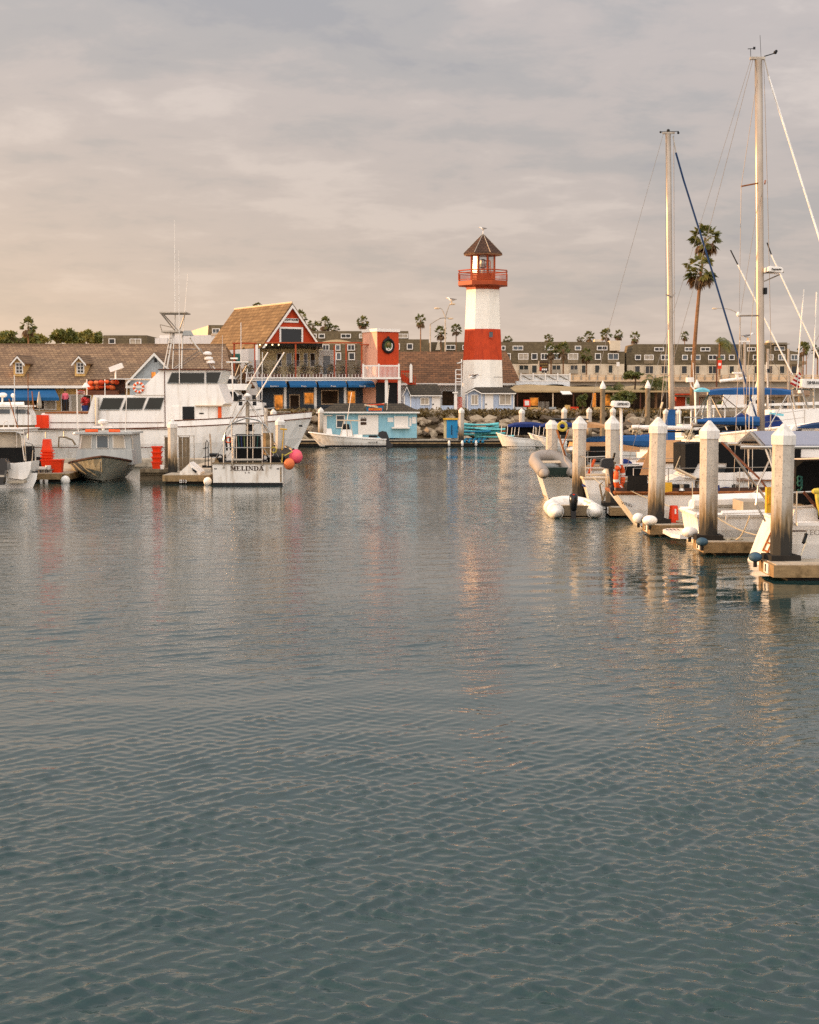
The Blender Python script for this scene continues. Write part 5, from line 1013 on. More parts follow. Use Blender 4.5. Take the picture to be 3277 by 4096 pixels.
for a, b, c, d, r_ in ((655, 1475, 684, 1330, .035), (668, 1475, 692, 1330, .05), (690, 1475, 697, 1330, .03), (727, 1475, 730, 1340, .045), (860, 1478, 760, 1352, .05), (690, 1478, 800, 1400, .03), (700, 1478, 812, 1408, .025), (640, 1248, 700, 1322, .04), (650, 1252, 715, 1324, .03), (640, 1300, 648, 1326, .03), (742, 1250, 716, 1325, .035), (640, 1298, 690, 1310, .02), (800, 1395, 845, 1475, .045), (690, 1398, 800, 1396, .03)): st_.append(('bar', pt(a, b, 86.6), pt(c, d, 86.9), r_, 6))
P(t, 'tower_frame', 'steel', *st_); P(t, 'tower_platform', 'steel_dull', ('bx', 645, 1322, 722, 1329, 86.2, 87.7)); P(t, 'tower_top', 'steel_dull', ('bx', 638, 1247, 744, 1252, 86, 87.8)); P(t, 'tower_box', 'alum_paint', ('prx', [(728, 1342), (736, 1322), (760, 1322), (770, 1342)], 86.6, 87.2))
for i in range(6): P(t, 'ladder_rung', 'steel', ('bar', pt(658 + i * 4, 1462 - i * 22, 86.65), pt(671 + i * 3.6, 1462 - i * 22, 86.7), .02, 4))
P(t, 'antenna', 'trim_white', ('bar', pt(701, 1330, 86.9), pt(698, 880, 86.9), .03, 5, .012)); P(t, 'antenna', 'trim_white', ('bar', pt(718, 1535, 84.7), pt(715, 1000, 84.7), .028, 5, .01)); P(t, 'antenna', 'trim_white', ('bar', pt(732, 1345, 87), pt(752, 1090, 87), .025, 5, .008)); P(t, 'antenna', 'trim_white', ('bar', pt(888, 1475, 85.5), pt(890, 1340, 85.5), .02, 5, .008))
for (px, py) in ((830, 1420), (835, 1440), (843, 1455)): P(t, 'radar_dome', 'gel', ('lathe', [(.05, 0), (.24, .03), (.24, .13), (.1, .2)], pt(px, py, 86.6), 12))
fl = thing('flag', 'small red and white striped flag near the round hailer', 'flag', pt(308, 1640, 84.2)); P(fl, 'staff', 'trim_white', ('bar', pt(308, 1720, 84.2), pt(307, 1556, 84.2), .02, 5))
for i in range(5): P(fl, 'stripe', 'flag_red' if i % 2 == 0 else 'flag_white', ('slab', [pt(309, 1562 + i * 3, 84.2), pt(323, 1560 + i * 3, 84.3), pt(340, 1563 + i * 3, 84.15), pt(340, 1566 + i * 3, 84.15), pt(323, 1563 + i * 3, 84.3), pt(309, 1565 + i * 3, 84.2)], (0, .01, 0)))
rl = [(95, 1730), (140, 1724), (250, 1721), (330, 1718)]
P(t, 'stern_rail', 'steel_dull', ('wire', [(a, b, 83.9) for a, b in rl], .035), *[('wire', [(a, 1724, 83.9), (a, 1752, 83.9)], .03) for a in (112, 183, 256)]); P(t, 'davit', 'wood_old', ('wire', [(234, 1792, 83.7), (236, 1748, 83.7), (262, 1749, 83.7), (290, 1760, 83.7), (302, 1780, 83.7)], .05))
# flybridge boat behind it
t, pp, ss = boat('flybridge_cruiser', 'white flybridge fishing boat half hidden behind the big vessel', (xp(800, 99), 99, 0), 0, L_=6.5, B=3.6, zs=1.5, zb=2.0, rake=1.3, full=.55, rubmat='brown_trim', rub=.03)
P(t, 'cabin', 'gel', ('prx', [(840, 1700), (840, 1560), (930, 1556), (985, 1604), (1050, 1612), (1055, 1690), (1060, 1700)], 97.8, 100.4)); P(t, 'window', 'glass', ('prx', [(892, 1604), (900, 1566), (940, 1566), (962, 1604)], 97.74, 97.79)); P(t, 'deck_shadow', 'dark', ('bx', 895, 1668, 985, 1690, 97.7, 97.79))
P(t, 'flybridge', 'gel', ('prx', [(870, 1560), (880, 1535), (995, 1535), (985, 1560)], 97.9, 100.2)); P(t, 'bridge_canvas', 'dark', ('bx', 905, 1516, 940, 1545, 98.2, 99.6)); P(t, 'radar_dome', 'gel', ('lathe', [(.1, -.1), (.38, 0), (.36, .14), (.12, .26)], pt(918, 1516, 98.6), 14)); P(t, 'hard_top', 'trim_warm', ('bx', 910, 1445, 996, 1450, 98, 99.8)); P(t, 'radar_bar', 'gel', ('bx', 922, 1430, 950, 1436, 98.5, 98.8))
P(t, 'tower_frame', 'steel', *[('wire', [(a, b, 98.4), (c, d, 98.6)], .035) for a, b, c, d in ((928, 1450, 934, 1600), (962, 1450, 936, 1520), (994, 1450, 950, 1530), (984, 1530, 990, 1475), (930, 1530, 985, 1470))]); P(t, 'antenna', 'trim_white', ('wire', [(964, 1570, 98.4), (964, 1290, 98.4)], .025)); P(t, 'bow_rail', 'steel', ('wire', [(985, 1640, 97.6), (1100, 1632, 98)], .03))
# ------------------------------------------------------------------ MELINDA
YM = 62.5
t, pp, ss = boat('workboat', 'white workboat with square stern lettered MELINDA and steel stern frame', (xp(990, YM), YM, 0), math.pi / 2, L_=9, B=2.84, zs=.9, zb=1.5, rake=1, full=.6, stern=1.0, flare=.99, wlf=1.0, rubmat='wood_old', rub=.035, mt='gel_old', deckmat='dock_dark')
P(t, 'boot_stripe', 'dark', ('bx', 850, 1931, 1131, 1946, YM - .025, YM)); P(t, 'transom_cap', 'wood_old', ('bx', 849, 1851, 1132, 1856, YM - .05, YM + .1)); P(t, 'corner_post', 'fascia', ('bx', 1121, 1869, 1126, 1928, YM - .03, YM))
SER = {'M': (1.15, [[(0, 0), (.34, 0), (.34, .07), (0, .07)], [(.13, .07), (.21, .07), (.21, .93), (.13, .93)], [(0, .93), (.3, .93), (.3, 1), (0, 1)], [(.16, 1), (.36, 1), (.64, .22), (.52, .1)], [(.52, .1), (.62, .1), (.9, 1), (.8, 1)], [(.78, .07), (1.0, .07), (1.0, .93), (.78, .93)], [(.68, 0), (1.12, 0), (1.12, .07), (.68, .07)], [(.8, .93), (1.12, .93), (1.12, 1), (.8, 1)]]),
       'E': (.85, [[(0, 0), (.75, 0), (.75, .08), (0, .08)], [(.12, .08), (.34, .08), (.34, .92), (.12, .92)], [(0, .92), (.72, .92), (.72, 1), (0, 1)], [(.34, .46), (.56, .46), (.56, .54), (.34, .54)], [(.69, .08), (.75, .08), (.75, .28), (.69, .28)], [(.66, .72), (.72, .72), (.72, .92), (.66, .92)]]),
       'L': (.8, [[(0, 0), (.72, 0), (.72, .08), (0, .08)], [(.12, .08), (.34, .08), (.34, .92), (.12, .92)], [(0, .92), (.46, .92), (.46, 1), (0, 1)], [(.65, .08), (.72, .08), (.72, .3), (.65, .3)]]),
       'I': (.55, [[(0, 0), (.46, 0), (.46, .08), (0, .08)], [(.12, .08), (.34, .08), (.34, .92), (.12, .92)], [(0, .92), (.46, .92), (.46, 1), (0, 1)]]),
       'N': (1.0, [[(0, 0), (.32, 0), (.32, .07), (0, .07)], [(.12, .07), (.2, .07), (.2, .93), (.12, .93)], [(0, 1), (.28, 1), (.86, .0), (.7, .0)], [(.76, .1), (.84, .1), (.84, .93), (.76, .93)], [(.62, .93), (.96, .93), (.96, 1), (.62, 1)]]),
       'D': (.95, [[(0, 0), (.5, 0), (.5, .08), (0, .08)], [(.12, .08), (.34, .08), (.34, .92), (.12, .92)], [(0, .92), (.5, .92), (.5, 1), (0, 1)], [(.5, 0), (.74, .12), (.86, .35), (.66, .35), (.58, .15), (.5, .08)], [(.86, .35), (.86, .65), (.66, .65), (.66, .35)], [(.86, .65), (.74, .88), (.5, 1), (.5, .92), (.58, .85), (.66, .65)]]),
       'A': (.95, [[(0, 0), (.3, 0), (.3, .07), (0, .07)], [(.1, .07), (.19, .07), (.47, .9), (.38, .9)], [(.34, 1), (.54, 1), (.88, .07), (.62, .07)], [(.5, 0), (.95, 0), (.95, .07), (.5, .07)], [(.26, .28), (.62, .28), (.62, .35), (.26, .35)]])}
x_, tw = xp(921, YM, 1873), sum(SER[c][0] for c in 'MELINDA'); k_ = (xp(1056, YM, 1873) - x_) / tw; z0, z1 = zp(1882, YM), zp(1864, YM)
for ch in 'MELINDA':
    wd, pol = SER[ch]; m = MB(ORG[t.name])
    for i, po in enumerate(pol): m.prism([(x_ + a * k_, z0 + b * (z1 - z0)) for a, b in po], YM - .018 - .0007 * i, YM)
    m.build('letter', 'ink_brown', t); x_ += wd * k_
for px, s_ in ((982, 'L'), (996, 'B')): text(t, 'letter', s_, 'ink_brown', pt(px, 1890, YM - .012), .07, bold=.004)
for px, py in ((895, 1872), (930, 1861), (1050, 1862), (1083, 1872)): P(t, 'frame_foot', 'steel_dull', ('lathe', [(.035, 0), (.05, .02)], pt(px, py, YM - .04), 8), ('bar', pt(px, py, YM - .04), pt(px, py - 16, YM - .04), .022, 5))
for px in (862, 1112): P(t, 'drain', 'dark', ('bx', px - 5, 1873, px + 5, 1877, YM - .015, YM))
YF = YM - .02
P(t, 'stern_frame', 'steel', *[('wire', [(a, b, YF), (a + c, d, YF)], .03) for a, b, c, d in ((895, 1862, 0, 1760), (930, 1862, -4, 1690), (1050, 1862, 0, 1690), (1083, 1862, 0, 1740))], ('wire', [(895, 1760, YF), (899, 1732, YF), (912, 1708, YF), (940, 1688, YF), (985, 1672, YF), (1030, 1680, YF), (1062, 1702, YF), (1080, 1730, YF), (1083, 1745, YF)], .035), *[('wire', [(a, y, YF - .02), (c, y, YF - .02)], .022) for a, c, y in ((895, 1083, 1791), (928, 1052, 1742), (928, 1050, 1692))], *[('wire', [(px, 1850, YF + .05), (px, 1690 if px != 946 else 1745, YF + .05)], .02) for px in (946, 990, 1012)], ('wire', [(902, 1838, YF), (928, 1800, YF)], .018), ('wire', [(1055, 1795, YF), (1080, 1830, YF)], .018))
P(t, 'stern_roller', 'steel_dull', ('bar', pt(930, 1840, YF - .02), pt(1052, 1840, YF - .02), .06, 8))
P(t, 'wetsuit_rack', 'dark', *[('obox', pt(px, 1783, YM + .9), (.1, .28, .95), 0, 0, RG.uniform(-.05, .05)) for px in range(948, 1046, 9)])
for i, px in enumerate((955, 967, 978, 1002, 1018, 1030)): P(t, 'hose_bundle', ('green_cloth', 'flag_blue', 'olive', 'steel_dull', 'curtain', 'green_cloth')[i], ('obox', pt(px, 1770, YM + .55), (.03, .05, .62), 0, 0, .04 * (i - 3)))
P(t, 'net_drum', 'black_canvas', ('bx', 938, 1795, 1048, 1852, YM + .5, YM + 1.3)); P(t, 'cabin', 'gel_old', ('bx', 905, 1742, 1078, 1850, YM + 2.6, YM + 4.6)); P(t, 'cabin_door', 'dark', ('bx', 940, 1755, 1040, 1850, YM + 2.5, YM + 2.6))
P(t, 'mast', 'steel_dull', ('wire', [(990, 1850, YM + 1.6), (990, 1590, YM + 1.6)], .09)); P(t, 'mast_leg', 'steel', ('wire', [(986, 1602, YM + 1.5), (920, 1700, YM + .3)], .05), ('wire', [(994, 1602, YM + 1.5), (1058, 1692, YM + .3)], .04))
P(t, 'cross_arm', 'steel_dull', ('wire', [(952, 1602, YM + 1.5), (1048, 1602, YM + 1.5)], .03)); 
for px in (962, 1018): P(t, 'deck_light', 'dark', ('bx', px - 7, 1606, px + 7, 1622, YM + 1.35, YM + 1.5)); P(t, 'deck_light', 'dark', ('bx', px - 9, 1580, px + 5, 1598, YM + 1.4, YM + 1.55))
P(t, 'radar_dome', 'gel', ('lathe', [(.04, 0), (.14, .03), (.13, .1), (.03, .16)], pt(990, 1588, YM + 1.6), 12)); P(t, 'exhaust_stack', 'steel', ('wire', [(1063, 1725, YM + 1.4), (1063, 1632, YM + 1.4)], .085)); P(t, 'stack_flap', 'dark', ('ball', pt(1063, 1627, YM + 1.4), .07, 8, (1, 1, 1), 5))
P(t, 'outrigger', 'trim_white', ('wire', [(985, 1555, YM + 2), (1072, 1409, YM + 2)], .025), ('wire', [(1020, 1600, YM + 1.8), (1138, 1409, YM + 1.9)], .03)); P(t, 'antenna', 'trim_white', ('wire', [(1048, 1600, YM + 1.6), (1050, 1408, YM + 1.6)], .015)); P(t, 'antenna', 'trim_white', ('wire', [(932, 1600, YM + 1.6), (928, 1445, YM + 1.6)], .03)); P(t, 'arm_end', 'trim_white', ('wire', [(905, 1449, YM + 1.6), (994, 1449, YM + 1.7)], .03))
P(t, 'net_barrel', 'fascia', ('lathe', [(.2, -.45), (.24, 0), (.22, .45)], pt(1072, 1776, YM + .4), 10)); P(t, 'gurdy', 'dark', ('lathe', [(.2, 0), (.12, .08), (.12, .2), (.2, .28)], pt(1000, 1725, YM + .6), 10))
P(t, 'boat_hook', 'yellow', ('wire', [(1136, 1718, YM + .3), (1128, 1800, YM + .3)], .02), ('wire', [(1121, 1716, YM + .3), (1148, 1718, YM + .3)], .03))
P(t, 'drum', 'black_canvas', ('lathe', [(.36, -.2), (.36, .1), (.1, .16)], pt(1106, 1838, YM + .5), 12)); P(t, 'cable', 'rig', ('wire', [(1050, 1695, YM), (1122, 1806, YM + .2)], .01))
for a, b in (((990, 1600), (850, 1856)), ((990, 1600), (1130, 1856)), ((990, 1620), (905, 1745)), ((1048, 1604), (1083, 1740)), ((952, 1604), (900, 1740))): P(t, 'rigging_wire', 'rig', ('wire', [(*a, YM + 1.5), (*b, YM + .1)], .011, 4))
for i, (px, py) in enumerate(((880, 1830), (1095, 1800), (915, 1760), (1060, 1830))): P(t, 'hose_coil', ('rubber', 'yellow_rope', 'orange', 'rubber')[i], ('tube', [pt(px + 11 * math.cos(a), py + 11 * math.sin(a), YM + .25 + a * .004) for a in [j * .5236 for j in range(26)]], .028, 6))
for i, px in enumerate((868, 884, 1100, 1118)): P(t, 'deck_crate', ('fascia', 'dark', 'green_cloth', 'trim_warm')[i], ('bx', px - 9, 1832, px + 9, 1856, YM + .3, YM + .8))
for px in (905, 922, 1062, 1078): P(t, 'hanging_gear', 'dark', ('obox', pt(px, 1770 + px % 7, YM + .3), (.07, .12, RG.uniform(.4, .8)), 0, 0, RG.uniform(-.1, .1)))
def ballbuoy(px, py, Y, r, mt, lb, sz=(1, 1, 1.08)):
    c = pt(px, py, Y); t = thing('buoy', lb, 'buoy', c); P(t, 'ball', mt, ('ball', c, r, 18, sz, 12), sm=True); P(t, 'eye', 'rubber', ('ball', c + Vector((-.1, 0, r * 1.02)), r * .2, 8, (1, 1, 1.2), 5)); return t
ballbuoy(1184, 1826, 62.9, .275, 'pink_buoy', 'big pink ball buoy on the right corner of MELINDA'); ballbuoy(1157, 1856, 62.35, .22, 'orange_buoy', 'smaller orange ball buoy below the pink one')
S('mooring_line', 'yellow_rope', 'yellow rope tying the ball buoys to the stern corner', 'rope', pt(1130, 1820, 62.4), ('wire', [(1128, 1856, 62.5), (1130, 1815, 62.5), (1140, 1822, 62.5), (1170, 1806, 62.7)], .025))
ballbuoy(262, 1922, 64.4, .19, 'fender', 'white ball fender hanging at the corner of the left dock'); ballbuoy(831, 1926, 63.0, .17, 'fender', 'dirty white ball fender between dock and MELINDA')
# ------------------------------------------------------------------ aluminium boat
YA = 71.5
t, pp, ss = boat('aluminium_boat', 'grey aluminium work boat with blunt bow facing the viewer', (xp(413, 64, 1850) * YA / 64, YA, 0), -math.pi / 2 + .19, L_=8, B=2.95, zs=.62, zb=1.14, rake=1.25, full=.4, sh=2.2, flare=.7, rubmat='teak_dark', rub=.045, mt='alum', deckmat='alum_paint', keel=-.1)
YW = 67.2
P(t, 'foredeck', 'alum_paint', ('prx', [(300, 1858), (308, 1800), (527, 1800), (533, 1858)], YW - .9, YW + .2))
P(t, 'cabin', 'alum_paint', ('prx', [(306, 1860), (318, 1737), (522, 1737), (532, 1860)], YW, YW + 2.3)); P(t, 'roof', 'alum_paint', ('bx', 300, 1729, 528, 1737, YW - .3, YW + 2.5))
for q in ([(318, 1794), (326, 1741), (369, 1741), (366, 1794)], [(385, 1793), (385, 1741), (434, 1741), (434, 1793)], [(451, 1793), (450, 1741), (496, 1741), (503, 1793)]): w_ = P(t, 'window', 'trim_white', ('prx', q, YW - .04, YW - .001)); c_ = (sum(a for a, b in q) / 4, sum(b for a, b in q) / 4); P(w_, 'pane', 'curtain' if q[0][0] != 385 else 'glass_grey', ('prx', [(c_[0] + (a - c_[0]) * .86, c_[1] + (b - c_[1]) * .9) for a, b in q], YW - .06, YW - .041))
P(t, 'roof_float', 'orange', ('tube', [pt(342, 1724, YW), pt(392, 1724, YW)], .08, 8)); P(t, 'roof_float', 'orange', ('tube', [pt(436, 1724, YW), pt(480, 1725, YW)], .08, 8)); P(t, 'radar', 'gel', ('bx', 372, 1704, 450, 1711, YW + .5, YW + .7), ('lathe', [(.06, -.3), (.1, -.05), (.22, 0), (.24, .1), (.1, .18)], pt(413, 1693, YW + .6), 12))
P(t, 'anchor_bitt', 'dark', ('bar', pt(398, 1845, 64.3), pt(398, 1826, 64.3), .04), ('bar', pt(392, 1832, 64.3), pt(405, 1832, 64.3), .03)); P(t, 'hand_rail', 'steel_dull', ('wire', [(522, 1740, YW), (531, 1760, YW), (532, 1850, YW)], .025)); P(t, 'antenna', 'trim_white', ('wire', [(501, 1730, YW), (509, 1525, YW)], .018)); P(t, 'antenna', 'trim_white', ('wire', [(313, 1730, YW), (308, 1560, YW)], .018)); P(t, 'stem', 'steel_dull', ('wire', [(402, 1846, 63.5), (402, 1900, 63.9)], .02))
P(t, 'light', 'gel', ('ball', pt(305, 1734, YW - .1), .1, 8, (1.6, 1, .7), 5))
# ------------------------------------------------------------------ left edge boats
t, pp, ss = boat('cabin_cruiser', 'white cruiser with black canvas enclosure cut by the left edge', (xp(20, 60.5), 60.8, 0), math.pi / 2 + .27, L_=5.2, B=2.3, zs=.62, zb=1.1, rake=.8, full=.5, stern=.98, flare=.9, rubmat='dark', rub=.03)
P(t, 'cockpit_side', 'gel', ('prx', [(30, 1866), (40, 1855), (125, 1846), (122, 1880), (108, 1912), (92, 1918), (34, 1912)], 60.65, 62)); P(t, 'enclosure', 'black_canvas', ('bx', -60, 1790, 90, 1852, 61.5, 63.5)); P(t, 'hard_top', 'trim_white', ('bx', -60, 1714, 92, 1718, 61.2, 64), ('bx', -60, 1719, 88, 1729, 61.3, 63.9)); P(t, 'clear_panel', 'curtain', ('bx', -60, 1732, 84, 1790, 61.55, 61.6))
P(t, 'tube_frame', 'steel', ('wire', [(-40, 1727, 61.1), (62, 1727, 61.1), (80, 1735, 61.1), (88, 1750, 61.1), (92, 1800, 61.1), (98, 1842, 61.1)], .025), ('wire', [(94, 1720, 61.2), (100, 1770, 61.2), (104, 1850, 61.3)], .022), ('wire', [(66, 1730, 61.4), (66, 1790, 61.4)], .03)); P(t, 'side_rail', 'steel', ('wire', [(104, 1770, 61.3), (128, 1776, 61.5), (132, 1800, 61.6), (128, 1850, 61.6)], .018)); P(t, 'rod_rack', 'trim_white', ('wire', [(14, 1714, 61.3), (16, 1690, 61.3), (30, 1683, 61.3), (36, 1714, 61.3)], .025)); P(t, 'antenna', 'trim_white', ('wire', [(60, 1714, 61.5), (57, 1500, 61.5)], .018)); P(t, 'outrigger', 'teak', ('wire', [(72, 1712, 61.5), (36, 1595, 61.5)], .02)); P(t, 'rod', 'teak', ('wire', [(113, 1760, 61.4), (112, 1495, 61.4)], .018)); P(t, 'swim_step', 'dock_top', ('bx', 28, 1924, 95, 1933, 60.2, 60.75))
e = thing('outboard_motor', 'black outboard motor at the left edge of the picture', 'outboard motor', pt(2, 1930, 60.2)); P(e, 'cowl', 'black_gloss', ('prx', [(-60, 1872), (-58, 1840), (-40, 1832), (18, 1834), (28, 1850), (30, 1880), (-40, 1890)], 59.9, 60.4)); P(e, 'leg', 'black_gloss', ('prx', [(-30, 1880), (20, 1880), (12, 1940), (-20, 1940)], 59.95, 60.3)); P(e, 'trim', 'steel_dull', ('bx', -40, 1900, 16, 1908, 59.88, 59.94))
t, pp, ss = boat('trawler', 'white cabin trawler behind the left cruiser, cut by the left edge', (xp(-300, 80), 80.8, 0), 0, L_=5.0, B=3, zs=1.4, zb=1.7, rake=.8, full=.6, rubmat='brown_trim', rub=.03)
P(t, 'cabin', 'gel', ('prx', [(-260, 1700), (-260, 1628), (108, 1628), (124, 1662), (126, 1700)], 79.7, 80.8)); P(t, 'roof', 'gel', ('bx', -262, 1621, 118, 1628, 79.5, 80.9))
for a, c in ((-30, 38), (52, 75), (77, 102)): P(t, 'window', 'glass_grey', ('bx', a, 1637, c, 1654, 79.65, 79.7))
P(t, 'window', 'glass_grey', ('prx', [(106, 1638), (111, 1638), (120, 1656), (107, 1656)], 79.65, 79.7)); P(t, 'roof_roll', 'gel', ('bar', pt(-40, 1617, 80), pt(96, 1615, 80), .1, 8)); P(t, 'radar_mast', 'gel', ('wire', [(8, 1620, 80.5), (10, 1585, 80.5)], .05), ('ball', pt(12, 1580, 80.5), .22, 10, (1, 1, .6), 6)); P(t, 'horn', 'gel', ('ball', pt(52, 1582, 80.3), .12, 8, (1, 1, 1), 5), ('wire', [(52, 1620, 80.3), (52, 1585, 80.3)], .02)); P(t, 'boom', 'teak', ('wire', [(135, 1640, 80), (128, 1565, 80)], .03)); P(t, 'rod', 'dark', ('wire', [(69, 1700, 79.4), (69, 1625, 79.4)], .02))
# ------------------------------------------------------------------ gear on the left docks
def tub(px0, px1, y0, y1, Y, lb, inv=False, mt='red_plastic', group='red plastic tubs'):
    a, b = (y0, y1); ins = 4; d = (px1 - px0) * Y / F
    t = thing('plastic_tub', lb, 'tub', (xp((px0 + px1) / 2, Y, y1), Y + d / 2, zp(y1, Y)), group=group); x0, x1 = xp(px0, Y, y1), xp(px1, Y, y1); z0, z1 = zp(y1, Y), zp(y0, Y); i = .05
    lo, hi = (i, 0) if not inv else (0, i)
    P(t, 'body', mt, ('loft', [[(x0 + q, Y + q, z_), (x1 - q, Y + q, z_), (x1 - q, Y + d - q, z_), (x0 + q, Y + d - q, z_)] for q, z_ in ((lo, z0), (hi, z1))], True, True, True))
    rz0 = z1 - .05 if not inv else z0; P(t, 'rim', mt, ('box', x0 - .02, x1 + .02, Y - .02, Y + d + .02, rz0, rz0 + .045)); return t
for i, (a, c, b, d, inv, lb) in enumerate(((162, 208, 1838, 1868, False, 'lowest red tub of the tall stack on the left dock'), (163, 207, 1826, 1838, False, 'second red tub from the bottom of the tall stack'), (162, 208, 1814, 1826, False, 'middle red tub of the tall stack'), (164, 206, 1803, 1814, False, 'red tub just under the upturned one'), (166, 203, 1757, 1803, True, 'upturned red tub topping the tall stack'))): tub(a, c, b, d, 66.5, lb, inv)
tub(203, 248, 1838, 1894, 65.6, 'single large red tub right of the tall stack'); 
for i, (b, d) in enumerate(((1846, 1876), (1826, 1846), (1806, 1826), (1785, 1806))): tub(606, 644, b, d, 66.6, ('bottom', 'second', 'third', 'top')[i] + ' red tub of the stack between the aluminium boat and the piling')
S('tub_pallet', 'wood_old', 'wooden pallet under the red tubs beside the piling', 'pallet', (xp(625, 66.6), 66.9, .3), ('bx', 560, 1876, 670, 1890, 66.4, 67.6), ('bx', 560, 1890, 670, 1900, 66.6, 67.4), ('bx', 560, 1900, 670, 1960, 66.7, 67.3))
S('black_bin', 'dark', 'black bin left of the tall red stack', 'bin', (xp(153, 66.8), 66.8, .38), ('bx', 145, 1828, 162, 1868, 66.8, 67.1)); S('pallet_box', 'wood_old', 'grey timber box under the tall red stack', 'box', (xp(185, 66.6), 66.8, .38), ('bx', 140, 1868, 215, 1912, 66.3, 67.2))
t = thing('wire_crate', 'grey wire crate of bottles and cans on the left dock', 'crate', (xp(180, 65.5), 65.5, .38)); P(t, 'frame', 'steel_dull', *[('bx', a, 1878, a + 2, 1914, 65.4, 65.43) for a in range(150, 210, 7)], ('bx', 149, 1877, 210, 1880, 65.39, 65.9), ('bx', 149, 1894, 210, 1896, 65.39, 65.44))
for i in range(14): P(t, 'bottle', ('trim_white', 'flag_blue', 'alum_paint')[i % 3], ('lathe', [(.05, -.08), (.05, .06), (.02, .12)], pt(155 + (i % 7) * 8, 1888 + (i // 7) * 14, 65.6), 7))
for px, py, w_, lb in ((158, 1874, 24, 'long white lid on the wire crate'), (193, 1870, 12, 'white bucket on the wire crate'), (143, 1905, 7, 'small white pail left of the wire crate'), (649, 1868, 9, 'white bucket at the foot of the piling')): S('bucket', 'trim_white', lb, 'bucket', pt(px, py + 8, 65.6), ('bx', px - w_, py - 6, px + w_, py + 6, 65.4, 65.75) if w_ > 20 else ('lathe', [(w_ * .0085, -.09), (w_ * .0105, .09)], pt(px, py, 65.6), 12))
t = thing('dock_box', 'slant-lidded white dock box beside the piling', 'box', pt(755, 1918, 63.7)); P(t, 'body', 'gel_old', ('prx', [(716, 1914), (720, 1888), (758, 1853), (799, 1890), (799, 1902), (716, 1914)], 63.8, 65)); P(t, 'lid', 'gel', ('prx', [(757, 1850), (803, 1888), (800, 1904), (764, 1872)], 63.74, 65.05)); P(t, 'hatch', 'dark', ('prx', [(768, 1872), (788, 1886), (784, 1893), (770, 1882)], 63.7, 63.74))
t = thing('hand_truck', 'black hand truck standing on the dock left of MELINDA', 'hand truck', pt(830, 1870, 66)); P(t, 'frame', 'dark', ('wire', [(820, 1870, 66), (823, 1770, 66), (828, 1760, 66), (833, 1770, 66), (834, 1870, 66)], .02), ('wire', [(812, 1795, 66), (833, 1790, 66)], .018), ('wire', [(812, 1830, 66), (836, 1826, 66)], .018)); P(t, 'wheel', 'rubber', ('lathe', [(.1, -.03), (.1, .03)], pt(818, 1864, 65.9), 12)); P(t, 'wheel', 'rubber', ('lathe', [(.1, -.03), (.1, .03)], pt(838, 1866, 65.9), 12)); P(t, 'toe_plate', 'dark', ('bx', 808, 1868, 842, 1871, 65.8, 66))
t = thing('dock_winch', 'rusty winch stand on the dock beside the hand truck', 'winch', pt(860, 1880, 66)); P(t, 'post', 'steel_dull', ('wire', [(848, 1890, 66), (840, 1735, 66)], .035)); P(t, 'drum', 'dark', ('bar', pt(838, 1820, 66), pt(875, 1820, 66), .08, 8)); P(t, 'leg', 'dark', ('wire', [(865, 1820, 66), (872, 1890, 66)], .03))
t = thing('gate_panel', 'dark timber and steel gate on the dock right of the piling', 'gate', pt(740, 1900, 67.5)); P(t, 'frame', 'steel_dull', *[('bx', px, 1742, px + 3, 1908, 67.5, 67.56) for px in (658, 676, 714, 757, 775)], ('bx', 658, 1742, 778, 1745, 67.5, 67.56)); 
for px in (716, 731, 745): P(t, 'board', 'wood_old', ('bx', px, 1748, px + 13, 1905, 67.56, 67.6))
P(t, 'board', 'wood_old', ('bx', 661, 1748, 675, 1905, 67.57, 67.6))
# ------------------------------------------------------------------ centre console and rental boats
t, pp, ss = boat('centre_console', 'cream centre-console fishing boat with T-top in front of the blue shop', (xp(1545, 112.5), 112.5, 0), math.pi, L_=xp(1545, 112.5) - xp(1234, 112.5), B=2.1, zs=.62, zb=1.12, rake=.9, full=.4, sh=1.5, rubmat='trim_white', rub=.05, mt='gel_old')
P(t, 'bottom_line', 'dark', ('bx', 1300, 1781, 1545, 1788, 111.5, 111.56)); P(t, 'console', 'gel', ('prx', [(1364, 1745), (1368, 1718), (1405, 1718), (1412, 1745)], 112, 113)); P(t, 'windshield', 'glass', ('prx', [(1370, 1718), (1374, 1696), (1396, 1696), (1400, 1718)], 112.1, 112.9)); P(t, 't_top', 'trim_warm', ('prx', [(1348, 1679), (1440, 1681), (1440, 1685), (1348, 1683)], 111.9, 113.1)); P(t, 'top_frame', 'steel', *[('wire', [(a, 1745, 112), (c, 1682, 112)], .03) for a, c in ((1362, 1376), (1390, 1385), (1412, 1402))]); P(t, 'leaning_post', 'gel', ('bx', 1415, 1738, 1450, 1750, 112.1, 112.9)); P(t, 'seat', 'dark', ('bx', 1475, 1742, 1510, 1750, 112.1, 112.9)); P(t, 'antenna', 'trim_white', ('wire', [(1389, 1682, 112.4), (1407, 1568, 112.4)], .022)); P(t, 'antenna', 'trim_white', ('wire', [(1548, 1640, 112.4), (1557, 1540, 112.4)], .018))
text(t, 'boat_name', 'seaside', 'ink', pt(1487, 1768, 111.45), .14, width=.5)
P(t, 'badge', 'ink', ('bx', 1504, 1766, 1511, 1770, 111.44, 111.5))
